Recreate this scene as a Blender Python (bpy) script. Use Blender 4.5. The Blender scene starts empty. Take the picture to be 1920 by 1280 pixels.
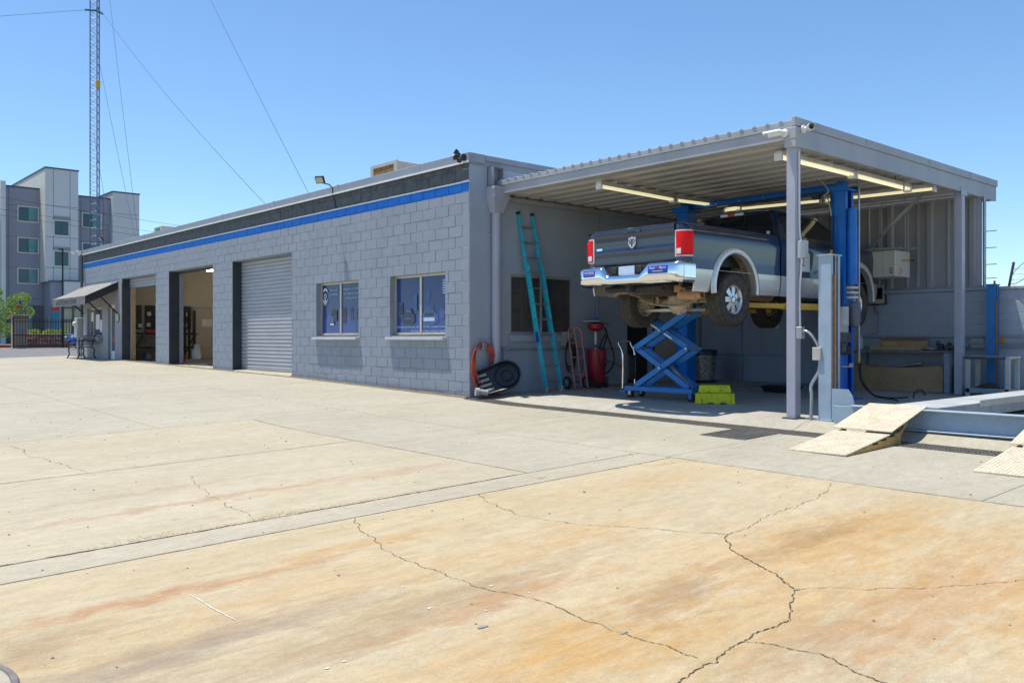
import bpy, bmesh, math, random
from mathutils import Vector, Matrix
random.seed(7)
R = math.radians
scene = bpy.context.scene
col = scene.collection

# ------------------------------------------------------------------ camera
cd = bpy.data.cameras.new('camera')
cd.sensor_width = 36.0
cd.lens = 1633.0 / 1920.0 * 36.0
cd.shift_y = -0.0031
cd.clip_start = 0.05
cd.clip_end = 2000
cam = bpy.data.objects.new('camera', cd)
col.objects.link(cam)
cam.location = (-9.86, -12.27, 1.068)
cam.rotation_euler = (R(90), 0, -math.atan2(1450, 1633))
scene.camera = cam

# ------------------------------------------------------------------ sky, sun, exposure
SUN = Vector((-0.165, 0.24, 1.0)).normalized()      # direction towards the sun
w = bpy.data.worlds.new('World'); scene.world = w
w.use_nodes = True
wn = w.node_tree.nodes; wl = w.node_tree.links
bg = wn['Background']
sky = wn.new('ShaderNodeTexSky')
sky.sky_type = 'NISHITA'; sky.sun_disc = False
sky.sun_elevation = math.asin(SUN.z)
sky.sun_rotation = math.atan2(SUN.x, SUN.y)
sky.air_density = 1.0; sky.dust_density = 0.0; sky.ozone_density = 2.2
tint = wn.new('ShaderNodeMix'); tint.data_type = 'RGBA'; tint.blend_type = 'MULTIPLY'; tint.inputs[0].default_value = 1.0
tint.inputs[7].default_value = (0.83, 1.0, 1.12, 1)      # clear, dry air: a deeper blue all over
wl.new(sky.outputs[0], tint.inputs[6]); wl.new(tint.outputs[2], bg.inputs[0])
bg.inputs[1].default_value = 0.116
sd = bpy.data.lights.new('sun', 'SUN'); sd.energy = 4.3; sd.angle = R(0.53); sd.color = (1.0, 0.945, 0.84)
sun = bpy.data.objects.new('sun', sd); col.objects.link(sun)
sun.rotation_euler = (-SUN).to_track_quat('-Z', 'Y').to_euler()
sun.location = (-10, 10, 40)
vs = scene.view_settings
vs.view_transform = 'Standard'; vs.look = 'None'; vs.gamma = 1.0; vs.use_curve_mapping = False
vs.exposure = 0.45

# ------------------------------------------------------------------ materials
def nodes(name):
    m = bpy.data.materials.new(name); m.use_nodes = True
    t = m.node_tree; b = t.nodes['Principled BSDF']
    return m, t, b
def N(t, typ, **kw):
    n = t.nodes.new(typ)
    for k, v in kw.items(): setattr(n, k, v)
    return n
def math_n(t, op, a, b=None, c=None):
    n = N(t, 'ShaderNodeMath', operation=op)
    for i, s in enumerate((a, b, c)):
        if s is None: continue
        if isinstance(s, (int, float)): n.inputs[i].default_value = s
        else: t.links.new(s, n.inputs[i])
    return n.outputs[0]
def mixc(t, fac, a, b, mode='MIX'):
    n = N(t, 'ShaderNodeMix', data_type='RGBA', blend_type=mode)
    for s, i in ((fac, 0), (a, 6), (b, 7)):
        if isinstance(s, (int, float)): n.inputs[i].default_value = s
        elif isinstance(s, tuple): n.inputs[i].default_value = (*s[:3], 1)
        else: t.links.new(s, n.inputs[i])
    return n.outputs[2]
def ramp(t, src, pts):
    n = N(t, 'ShaderNodeValToRGB')
    e = n.color_ramp.elements
    while len(e) < len(pts): e.new(0.5)
    for k, (p, c) in enumerate(pts):
        e[k].position = p; e[k].color = (c, c, c, 1) if isinstance(c, (int, float)) else (*c, 1)
    t.links.new(src, n.inputs[0])
    return n.outputs[0]
def pos(t, scale=(1, 1, 1), obj=False):
    if obj:
        o = N(t, 'ShaderNodeTexCoord').outputs['Object']
    else:
        o = N(t, 'ShaderNodeNewGeometry').outputs['Position']
    mp = N(t, 'ShaderNodeMapping'); mp.inputs['Scale'].default_value = scale
    t.links.new(o, mp.inputs[0]); return mp.outputs[0]
def noise(t, vec, scale, detail=4, rough=0.6, dist=0.0):
    n = N(t, 'ShaderNodeTexNoise'); n.inputs['Scale'].default_value = scale
    n.inputs['Detail'].default_value = detail; n.inputs['Roughness'].default_value = rough
    n.inputs['Distortion'].default_value = dist
    t.links.new(vec, n.inputs['Vector']); return n.outputs[0]
def bump(t, b, h, strength, dist=0.01):
    n = N(t, 'ShaderNodeBump'); n.inputs['Strength'].default_value = strength; n.inputs['Distance'].default_value = dist
    t.links.new(h, n.inputs['Height']); t.links.new(n.outputs[0], b.inputs['Normal'])
def sc(c, k): return tuple(min(1, x * k) for x in c)
MATS = {}
def pm(name, c, rough=0.6, metal=0.0, var=0.18, scale=3.0, bmp=0.15, bscale=60, c2=None, thr=0.62, wear=0.0, coat=0.0, obj=True, stretch=(1, 1, 1), spec=0.5, rvar=0.09):
    """painted / plain surface: uneven tone, optional second colour in worn patches, fine relief"""
    m, t, b = nodes(name)
    v = pos(t, stretch, obj)
    n1 = noise(t, v, scale, 6, 0.65)
    tone = ramp(t, n1, [(0.3, 1 - var), (0.7, 1 + var * 0.5)])
    cc = mixc(t, 1.0, tuple(c), tone, 'MULTIPLY')
    if c2 is not None:
        n2 = noise(t, v, scale * 2.7, 8, 0.75)
        f = ramp(t, n2, [(thr - 0.03, 0.0), (thr + 0.05, 1.0)])
        f = math_n(t, 'MULTIPLY', f, wear)
        cc = mixc(t, f, cc, tuple(c2))
    t.links.new(cc, b.inputs['Base Color'])
    rr = ramp(t, noise(t, v, scale * 1.7, 5, 0.6), [(0.3, max(0.02, rough - rvar)), (0.7, min(1, rough + rvar))])
    t.links.new(rr, b.inputs['Roughness'])
    b.inputs['Metallic'].default_value = metal
    b.inputs['Specular IOR Level'].default_value = spec
    if coat: b.inputs['Coat Weight'].default_value = coat; b.inputs['Coat Roughness'].default_value = 0.04
    if bmp: bump(t, b, noise(t, v, bscale, 4, 0.6), bmp, 0.004)
    MATS[name] = m
    return m
def glassy(name, c, rough=0.03, trans=0.0, alpha=1.0):
    m, t, b = nodes(name)
    v = pos(t, (1, 1, 1), True)
    tone = ramp(t, noise(t, v, 2.0, 3), [(0.3, 0.85), (0.7, 1.1)])
    t.links.new(mixc(t, 1.0, tuple(c), tone, 'MULTIPLY'), b.inputs['Base Color'])
    b.inputs['Roughness'].default_value = rough; b.inputs['Transmission Weight'].default_value = trans
    b.inputs['Alpha'].default_value = alpha
    b.inputs['IOR'].default_value = 1.5
    MATS[name] = m; return m
def emis(name, c, s):
    m, t, b = nodes(name)
    b.inputs['Base Color'].default_value = (0.8, 0.8, 0.75, 1)
    b.inputs['Emission Color'].default_value = (*c, 1); b.inputs['Emission Strength'].default_value = s
    MATS[name] = m; return m

def concrete(name, base, tint, tint_amt, streak, spots=0.5, blobs=()):
    base = sc(base, 0.93); tint = sc(tint, 0.93)
    """worn yard concrete: mottling, long drag streaks along x, rust/oil stains with shapes of their own"""
    m, t, b = nodes(name)
    p = pos(t)
    big = noise(t, p, 0.45, 5, 0.6, 0.4)
    mid = noise(t, p, 2.2, 7, 0.7, 0.3)
    fine = noise(t, p, 38, 5, 0.7)
    st = noise(t, pos(t, (0.28, 1.5, 1)), 1.6, 6, 0.62, 0.35)
    c = mixc(t, ramp(t, big, [(0.3, 0), (0.7, 1)]), sc(base, 0.9), sc(base, 1.06))
    c = mixc(t, math_n(t, 'MULTIPLY', ramp(t, mid, [(0.4, 0), (0.75, 1)]), 0.35), c, sc(base, 0.78))
    c = mixc(t, math_n(t, 'MULTIPLY', ramp(t, st, [(0.42, 0), (0.72, 1)]), tint_amt), c, tuple(tint))
    c = mixc(t, math_n(t, 'MULTIPLY', ramp(t, noise(t, pos(t, (0.16, 0.9, 1)), 2.6, 7, 0.7, 0.4), [(0.5, 0), (0.8, 1)]), streak), c, sc(base, 0.55))
    geo = N(t, 'ShaderNodeNewGeometry').outputs['Position']
    if blobs:
        sx = N(t, 'ShaderNodeSeparateXYZ'); 
        wob = N(t, 'ShaderNodeTexNoise'); wob.inputs['Scale'].default_value = 2.4; wob.inputs['Detail'].default_value = 6; wob.inputs['Roughness'].default_value = 0.7
        t.links.new(geo, wob.inputs['Vector'])
        ad = N(t, 'ShaderNodeVectorMath', operation='MULTIPLY_ADD'); ad.inputs[1].default_value = (0.9, 0.55, 0)
        t.links.new(wob.outputs['Color'], ad.inputs[0]); t.links.new(geo, ad.inputs[2])
        t.links.new(ad.outputs[0], sx.inputs[0])
        tex = ramp(t, noise(t, pos(t, (0.55, 1.9, 1)), 4.5, 9, 0.8, 0.3), [(0.36, 0.0), (0.62, 1.0)])
        for (bx, by, ang, lx, ly, cc, amt) in blobs:
            dx = math_n(t, 'SUBTRACT', sx.outputs[0], bx + 0.45); dy = math_n(t, 'SUBTRACT', sx.outputs[1], by + 0.275)
            ca, sa = math.cos(ang), math.sin(ang)
            u = math_n(t, 'ADD', math_n(t, 'MULTIPLY', dx, ca / lx), math_n(t, 'MULTIPLY', dy, sa / lx))
            v = math_n(t, 'ADD', math_n(t, 'MULTIPLY', dx, -sa / ly), math_n(t, 'MULTIPLY', dy, ca / ly))
            d = math_n(t, 'ADD', math_n(t, 'MULTIPLY', u, u), math_n(t, 'MULTIPLY', v, v))
            f = math_n(t, 'EXPONENT', math_n(t, 'MULTIPLY', d, -0.8))
            f = math_n(t, 'MULTIPLY_ADD', f, 1.5, math_n(t, 'MULTIPLY', math_n(t, 'SUBTRACT', tex, 1.0), 0.9))
            f = math_n(t, 'MINIMUM', math_n(t, 'MAXIMUM', math_n(t, 'MULTIPLY', f, amt * 0.72), 0.0), 0.85)
            c = mixc(t, f, c, tuple(cc))
    c = mixc(t, 1.0, c, ramp(t, noise(t, pos(t, (0.6, 1.4, 1)), 9, 9, 0.78, 0.25), [(0.3, 0.80), (0.55, 1.0), (0.75, 1.10)]), 'MULTIPLY')
    c = mixc(t, math_n(t, 'MULTIPLY', ramp(t, noise(t, pos(t, (0.25, 2.4, 1)), 5.5, 8, 0.75, 0.2), [(0.56, 0), (0.74, 1)]), 0.4), c, sc(base, 1.25))
    if spots:
        vo = N(t, 'ShaderNodeTexVoronoi'); vo.inputs['Scale'].default_value = 1.7; vo.inputs['Randomness'].default_value = 1
        t.links.new(p, vo.inputs['Vector'])
        f = ramp(t, vo.outputs['Distance'], [(0.03, 1), (0.06, 0)])
        c = mixc(t, math_n(t, 'MULTIPLY', f, spots), c, (0.12, 0.1, 0.085))
    c = mixc(t, 1.0, c, ramp(t, fine, [(0.3, 0.9), (0.7, 1.05)]), 'MULTIPLY')
    c = mixc(t, 1.0, c, ramp(t, noise(t, p, 160, 3, 0.6), [(0.35, 0.84), (0.65, 1.08)]), 'MULTIPLY')
    t.links.new(c, b.inputs['Base Color'])
    t.links.new(ramp(t, mid, [(0.3, 0.72), (0.7, 0.9)]), b.inputs['Roughness'])
    h = math_n(t, 'ADD', math_n(t, 'MULTIPLY', fine, 0.5), mid)
    bump(t, b, h, 0.25, 0.006)
    MATS[name] = m; return m

ORG = (0.45, 0.265, 0.085); RUST = (0.38, 0.20, 0.09); BRN = (0.24, 0.14, 0.065); GRYS = (0.2, 0.16, 0.14)
front_blobs = [(-8.1, -7.42, 0.03, 1.1, 0.11, RUST, 0.95), (-6.7, -7.25, 0.0, 0.8, 0.12, ORG, 0.7), (-7.1, -8.6, 0.12, 1.6, 0.22, BRN, 0.55),
               (-8.2, -8.25, 0.1, 1.0, 0.2, GRYS, 0.75), (-6.75, -8.75, 0.05, 0.9, 0.13, RUST, 0.6), (-4.2, -9.4, 0.05, 1.5, 0.42, ORG, 0.85),
               (-4.6, -9.25, 0.02, 0.9, 0.14, BRN, 0.7), (-5.2, -10.35, 0.1, 1.5, 0.3, RUST, 0.75), (-7.0, -9.55, 0.1, 0.8, 0.3, ORG, 0.95),
               (-6.05, -9.35, 0.2, 0.55, 0.2, BRN, 0.8), (-5.6, -8.1, 0.02, 1.4, 0.25, ORG, 0.55), (-3.6, -7.2, 0.0, 1.2, 0.4, ORG, 0.35),
               (-4.9, -10.9, 0.1, 1.4, 0.4, ORG, 0.7), (-8.9, -7.8, 0.3, 0.5, 0.18, BRN, 0.6), (-6.2, -10.2, 0.0, 0.6, 0.2, GRYS, 0.5),
               (-7.6, -7.9, 0.05, 1.6, 0.35, ORG, 0.45), (-6.0, -9.9, 0.15, 1.3, 0.5, ORG, 0.55), (-7.3, -9.3, 0.1, 0.9, 0.4, ORG, 0.5), (-4.4, -10.2, 0.1, 1.5, 0.5, ORG, 0.5), (-5.4, -9.0, 0.0, 1.6, 0.5, ORG, 0.4)]
mid_blobs = [(-6.9, -5.1, 0.02, 2.2, 0.09, (0.36, 0.2, 0.1), 0.6), (-5.2, -5.2, 0.05, 1.4, 0.12, (0.38, 0.23, 0.12), 0.5), (-7.5, -4.4, 0.03, 1.3, 0.1, BRN, 0.3)]
M_front = concrete('stained_concrete', (0.53, 0.445, 0.295), (0.46, 0.335, 0.15), 0.5, 0.2, 0.3, front_blobs)
M_mid = concrete('worn_concrete', (0.50, 0.44, 0.315), (0.44, 0.355, 0.21), 0.4, 0.2, 0.3, mid_blobs)
M_yard = concrete('yard_concrete', (0.46, 0.42, 0.325), (0.40, 0.36, 0.275), 0.5, 0.35, 0.3)
M_slab = concrete('oil_dulled_concrete', (0.46, 0.43, 0.36), (0.36, 0.335, 0.29), 0.5, 0.3, 0.4)
M_strip = concrete('strip_concrete', (0.475, 0.425, 0.325), (0.42, 0.345, 0.235), 0.3, 0.3, 0.2)
pm('joint_dirt', (0.07, 0.06, 0.045), 0.95, var=0.4, scale=8, obj=False)
pm('crack_dark', (0.10, 0.08, 0.055), 0.95, var=0.5, scale=30, obj=False)
pm('asphalt', (0.17, 0.165, 0.165), 0.9, var=0.25, scale=1.5, obj=False, bmp=0.4)
pm('kerb_red', (0.55, 0.05, 0.04), 0.7, c2=(0.35, 0.3, 0.27), wear=0.6, obj=False)

GREY = (0.262, 0.295, 0.345)
def facade_paint():
    m, t, b = nodes('painted_block')
    p = pos(t); sx = N(t, 'ShaderNodeSeparateXYZ'); t.links.new(p, sx.inputs[0])
    z = math_n(t, 'ADD', sx.outputs[2], math_n(t, 'MULTIPLY', math_n(t, 'SUBTRACT', noise(t, p, 7, 2), 0.5), 0.012))
    oi = N(t, 'ShaderNodeObjectInfo')
    g = mixc(t, ramp(t, noise(t, p, 1.3, 6, 0.65), [(0.3, 0), (0.7, 1)]), sc(GREY, 0.94), sc(GREY, 1.06))
    g = mixc(t, math_n(t, 'MULTIPLY', ramp(t, noise(t, pos(t, (6, 6, 0.7)), 1.2, 5, 0.7), [(0.5, 0), (0.8, 1)]), 0.22), g, sc(GREY, 0.78))
    dk = mixc(t, ramp(t, noise(t, p, 5, 7, 0.75), [(0.35, 0), (0.7, 1)]), (0.055, 0.062, 0.07), (0.12, 0.13, 0.135))
    bl = mixc(t, ramp(t, noise(t, p, 3, 5), [(0.3, 0), (0.7, 1)]), (0.0, 0.10, 0.42), (0.0, 0.125, 0.48))
    def step(h): return math_n(t, 'GREATER_THAN', z, h)
    c = mixc(t, step(3.715), g, bl)
    c = mixc(t, step(3.895), c, (0.72, 0.72, 0.68))
    c = mixc(t, step(3.925), c, dk)
    c = mixc(t, 1.0, c, ramp(t, oi.outputs['Random'], [(0.0, 0.975), (1.0, 1.025)]), 'MULTIPLY')
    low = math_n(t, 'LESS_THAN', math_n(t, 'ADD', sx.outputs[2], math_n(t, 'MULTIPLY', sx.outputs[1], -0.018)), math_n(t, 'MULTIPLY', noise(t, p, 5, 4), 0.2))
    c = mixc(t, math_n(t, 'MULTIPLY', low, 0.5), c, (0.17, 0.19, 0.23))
    t.links.new(c, b.inputs['Base Color'])
    b.inputs['Roughness'].default_value = 0.62; b.inputs['Specular IOR Level'].default_value = 0.3
    h = math_n(t, 'ADD', noise(t, p, 70, 5, 0.7), math_n(t, 'MULTIPLY', noise(t, p, 14, 3), 0.8))
    bump(t, b, h, 0.22, 0.004)
    MATS['painted_block'] = m; return m
facade_paint()
pm('wall_paint', sc(GREY, 1.35), 0.6, var=0.12, scale=1.2, bmp=0.3, bscale=45, obj=False, c2=sc(GREY, 0.7), thr=0.66, wear=0.25)
pm('trim_grey', sc(GREY, 1.0), 0.5, var=0.12, scale=2, obj=False, c2=sc(GREY, 0.75), wear=0.25)
pm('canopy_grey', (0.36, 0.375, 0.40), 0.5, var=0.15, scale=1.6, obj=False, c2=(0.42, 0.42, 0.43), thr=0.64, wear=0.35, stretch=(1, 1, 0.3))
pm('post_grey', (0.38, 0.39, 0.46), 0.45, var=0.1, scale=2, obj=False, c2=(0.3, 0.3, 0.34), wear=0.3)
pm('deck_grey', (0.49, 0.48, 0.46), 0.45, metal=0.0, var=0.15, scale=1.5, obj=False)
pm('siding_grey', (0.34, 0.335, 0.345), 0.45, var=0.16, scale=1.5, obj=False, stretch=(1, 1, 0.25))
pm('jamb_charcoal', (0.035, 0.042, 0.05), 0.55, var=0.3, scale=3, c2=(0.25, 0.28, 0.3), thr=0.72, wear=0.5, obj=False)
pm('shutter_grey', (0.36, 0.38, 0.42), 0.4, var=0.1, scale=1.2, c2=(0.4, 0.33, 0.27), thr=0.7, wear=0.25, obj=False, stretch=(1, 1, 3))
pm('aluminium_tan', (0.55, 0.5, 0.4), 0.35, metal=0.4, var=0.12)
pm('sill_white', (0.50, 0.515, 0.53), 0.6, var=0.12)
pm('tan_wall', (0.54, 0.49, 0.42), 0.8, var=0.1, scale=1, obj=False)
pm('grey_wall_inside', (0.36, 0.35, 0.34), 0.8, var=0.1, scale=1, obj=False)
pm('ceiling_white', (0.62, 0.58, 0.5), 0.8, var=0.1, scale=1, obj=False)
pm('inside_floor', (0.24, 0.235, 0.23), 0.6, var=0.3, scale=1.3, obj=False)
pm('black_plastic', (0.018, 0.02, 0.024), 0.4, var=0.3, scale=5, c2=(0.09, 0.09, 0.09), wear=0.4)
pm('black_rubber', (0.022, 0.021, 0.02), 0.75, var=0.3, scale=8)
pm('tyre_rubber', (0.065, 0.055, 0.045), 0.85, var=0.3, scale=7, c2=(0.14, 0.115, 0.085), thr=0.55, wear=0.6)
pm('galv', (0.42, 0.43, 0.44), 0.4, metal=0.75, var=0.2, scale=7)
pm('steel_dark', (0.12, 0.12, 0.125), 0.5, metal=0.6, var=0.3, scale=6)
pm('white_plastic', (0.7, 0.7, 0.68), 0.45, var=0.08)
pm('white_paint', (0.74, 0.73, 0.7), 0.5, var=0.1)
pm('dark_wood', (0.2, 0.15, 0.1), 0.8, var=0.3, scale=5)
pm('wood_raw', (0.42, 0.28, 0.16), 0.8, var=0.25, scale=4)
pm('cardboard', (0.46, 0.31, 0.17), 0.9, var=0.15, scale=3)
pm('fixture_white', (0.62, 0.6, 0.53), 0.5, var=0.25, scale=5, c2=(0.3, 0.27, 0.22), wear=0.5)
emis('tube_glow', (1.0, 0.9, 0.52), 0.5)
emis('tube_inside', (1.0, 0.88, 0.66), 26.0)
pm('lift_blue', (0.0, 0.15, 0.60), 0.35, var=0.15, scale=3, c2=(0.0, 0.035, 0.2), thr=0.68, wear=0.6, bmp=0.05)
pm('table_blue', (0.0, 0.16, 0.50), 0.45, var=0.18, scale=4, c2=(0.12, 0.14, 0.17), thr=0.7, wear=0.5, bmp=0.05)
pm('faded_blue', (0.33, 0.42, 0.51), 0.55, var=0.15, scale=4, c2=(0.16, 0.33, 0.46), thr=0.62, wear=0.6, bmp=0.1)
pm('old_blue', (0.01, 0.16, 0.42), 0.45, var=0.2, scale=4, c2=(0.1, 0.25, 0.4), thr=0.66, wear=0.5)
pm('runway_blue', (0.24, 0.32, 0.40), 0.6, var=0.25, scale=3, c2=(0.33, 0.3, 0.26), thr=0.55, wear=0.7)
pm('runway_top', (0.42, 0.45, 0.46), 0.6, var=0.2, scale=3, c2=(0.45, 0.33, 0.22), thr=0.6, wear=0.5)
pm('rust_chain', (0.36, 0.14, 0.04), 0.8, var=0.5, scale=20)
pm('ramp_yellow', (0.52, 0.33, 0.09), 0.6, var=0.25, scale=5, c2=(0.28, 0.14, 0.05), thr=0.56, wear=0.8)
pm('ramp_cream', (0.63, 0.56, 0.42), 0.55, var=0.2, scale=5, c2=(0.36, 0.25, 0.13), thr=0.58, wear=0.6)
pm('tread_worn', (0.42, 0.36, 0.26), 0.5, var=0.3, scale=9)
pm('arm_yellow', (0.62, 0.36, 0.03), 0.5, var=0.2, scale=5, c2=(0.12, 0.09, 0.05), thr=0.66, wear=0.7)
pm('step_lime', (0.68, 0.70, 0.01), 0.6, var=0.15, scale=5, c2=(0.08, 0.09, 0.03), thr=0.56, wear=0.7)
pm('ladder_blue', (0.015, 0.47, 0.60), 0.5, var=0.25, scale=6, c2=(0.3, 0.4, 0.42), thr=0.62, wear=0.6)
pm('ladder_alu', (0.5, 0.5, 0.5), 0.35, metal=0.8, var=0.2, scale=8)
pm('hose_red', (0.5, 0.065, 0.03), 0.6, var=0.25, scale=8)
pm('truck_pink', (0.55, 0.23, 0.2), 0.6, var=0.2, scale=8, c2=(0.3, 0.16, 0.13), wear=0.6)
pm('drum_red', (0.36, 0.016, 0.03), 0.4, var=0.25, scale=4, c2=(0.1, 0.02, 0.02), wear=0.5)
pm('bright_red', (0.5, 0.015, 0.02), 0.4, var=0.2)
pm('navy_door', (0.29, 0.355, 0.46), 0.5, var=0.15, scale=1.6, obj=False, stretch=(1, 1, 0.4))
pm('tan_door', (0.48, 0.43, 0.38), 0.55, var=0.12, scale=1.5, obj=False)
pm('dark_void', (0.02, 0.021, 0.025), 0.8, var=0.3)  # near-black colour painted in for unlit depth in openings and gaps
pm('heater_beige', (0.56, 0.53, 0.45), 0.5, var=0.06)
pm('orange_valve', (0.72, 0.27, 0.01), 0.5, var=0.15)
pm('awning_black', (0.028, 0.028, 0.032), 0.75, var=0.25, scale=6, c2=(0.10, 0.10, 0.10), wear=0.4, obj=False)
pm('awning_top', (0.27, 0.265, 0.24), 0.9, var=0.25, scale=2.5, c2=(0.34, 0.33, 0.31), wear=0.6, obj=False)
pm('stucco_grey', (0.30, 0.305, 0.33), 0.7, var=0.1, scale=2, obj=False)
pm('iron_black', (0.025, 0.024, 0.023), 0.5, metal=0.3, var=0.3)
pm('fence_iron', (0.035, 0.022, 0.02), 0.5, var=0.3)
pm('car_blue', (0.01, 0.09, 0.36), 0.25, var=0.08, coat=1.0, bmp=0)
pm('pillar_tan', (0.48, 0.36, 0.25), 0.8, var=0.2, scale=2)
pm('brick_brown', (0.22, 0.13, 0.10), 0.85, var=0.25, scale=2)
pm('apt_purple', (0.30, 0.305, 0.355), 0.8, var=0.06, scale=0.3, obj=False, bmp=0.05)
pm('apt_grey', (0.64, 0.64, 0.62), 0.8, var=0.06, scale=0.3, obj=False, bmp=0.05)
pm('apt_cream', (0.68, 0.65, 0.56), 0.8, var=0.06, scale=0.3, obj=False, bmp=0.05)
pm('apt_stone', (0.15, 0.14, 0.15), 0.85, var=0.3, scale=2, obj=False)
pm('apt_trim', (0.10, 0.10, 0.12), 0.6, var=0.1)
pm('frame_cream', (0.7, 0.66, 0.58), 0.6, var=0.06)
glassy('apt_glass', (0.03, 0.10, 0.12), 0.08)
glassy('apt_blind', (0.10, 0.27, 0.30), 0.2)
pm('trunk_bark', (0.16, 0.11, 0.08), 0.9, var=0.3, scale=8)
glassy('dark_glass', (0.012, 0.015, 0.02), 0.04)
glassy('shop_glass', (0.5, 0.5, 0.5), 0.03, trans=0.9)
glassy('store_glass', (0.12, 0.14, 0.18), 0.05)
pm('tan_box_roof', (0.45, 0.43, 0.38), 0.6, var=0.12)
pm('cooler_pad', (0.30, 0.16, 0.06), 0.95, var=0.6, scale=14, bmp=0.8, bscale=30)
pm('mast_steel', (0.10, 0.15, 0.22), 0.5, metal=0.3, var=0.2)
pm('paper_white', (0.72, 0.72, 0.74), 0.8, var=0.05)
pm('grey_cabinet', (0.42, 0.44, 0.45), 0.5, var=0.1)
# truck
def paint_navy():
    m, t, b = nodes('truck_navy')
    v = pos(t, (1, 1, 1), True)
    c = mixc(t, ramp(t, noise(t, v, 400, 2), [(0.4, 0), (0.7, 1)]), (0.002, 0.009, 0.032), (0.005, 0.018, 0.06))
    dust = ramp(t, noise(t, v, 9, 8, 0.8), [(0.5, 0.0), (0.8, 0.03)])
    c = mixc(t, dust, c, (0.25, 0.22, 0.18))
    t.links.new(c, b.inputs['Base Color'])
    b.inputs['Metallic'].default_value = 0.0; b.inputs['Roughness'].default_value = 0.35
    b.inputs['Coat Weight'].default_value = 1.0; b.inputs['Coat Roughness'].default_value = 0.03; b.inputs['Coat IOR'].default_value = 1.52
    MATS['truck_navy'] = m
paint_navy()
pm('truck_silver', (0.66, 0.645, 0.61), 0.28, metal=0.5, var=0.03, scale=1.5, coat=0.7, bmp=0, rvar=0.01)
pm('alloy', (0.74, 0.73, 0.71), 0.22, metal=0.75, var=0.08, scale=6)
pm('chrome', (0.82, 0.82, 0.82), 0.07, rvar=0.02, metal=1.0, var=0.05, scale=4, bmp=0.02, bscale=5)
pm('lens_red', (0.85, 0.003, 0.006), 0.2, var=0.2, scale=5, bmp=0.3, bscale=90, spec=0.25)
pm('lens_white', (0.75, 0.73, 0.72), 0.15, var=0.15, scale=20, coat=1.0)
pm('under_rust', (0.42, 0.34, 0.24), 0.85, var=0.35, scale=8, c2=(0.2, 0.155, 0.11), thr=0.5, wear=0.8, bmp=0.5, bscale=30)
pm('exhaust_rust', (0.52, 0.31, 0.18), 0.7, metal=0.2, var=0.3, scale=8, c2=(0.2, 0.11, 0.06), wear=0.6)
pm('under_black', (0.03, 0.03, 0.03), 0.8, var=0.3)
pm('plate_blue', (0.55, 0.66, 0.8), 0.3, var=0.06)
pm('sticker_blue', (0.01, 0.05, 0.38), 0.4, var=0.1)
pm('sticker_red', (0.6, 0.06, 0.08), 0.4, var=0.05)
pm('badge_silver', (0.7, 0.68, 0.66), 0.3, metal=0.5, var=0.15, scale=20)

def leafmat(name, c, c2):
    m, t, b = nodes(name)
    v = pos(t); oi = noise(t, v, 3.5, 4)
    t.links.new(mixc(t, ramp(t, oi, [(0.3, 0), (0.7, 1)]), c, c2), b.inputs['Base Color'])
    b.inputs['Roughness'].default_value = 0.55
    b.inputs['Subsurface Weight'].default_value = 0.0
    tr = N(t, 'ShaderNodeBsdfTranslucent'); tr.inputs[0].default_value = (*sc(c2, 1.6), 1)
    mx = N(t, 'ShaderNodeMixShader'); mx.inputs[0].default_value = 0.35
    t.links.new(b.outputs[0], mx.inputs[1]); t.links.new(tr.outputs[0], mx.inputs[2])
    t.links.new(mx.outputs[0], t.nodes['Material Output'].inputs[0])
    MATS[name] = m
leafmat('leaf_light', (0.10, 0.19, 0.03), (0.20, 0.30, 0.06))
leafmat('leaf_dark', (0.03, 0.09, 0.02), (0.07, 0.15, 0.04))
leafmat('leaf_lime', (0.16, 0.27, 0.03), (0.26, 0.36, 0.06))
pm('dry_grass', (0.5, 0.4, 0.2), 0.9, var=0.2)

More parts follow.
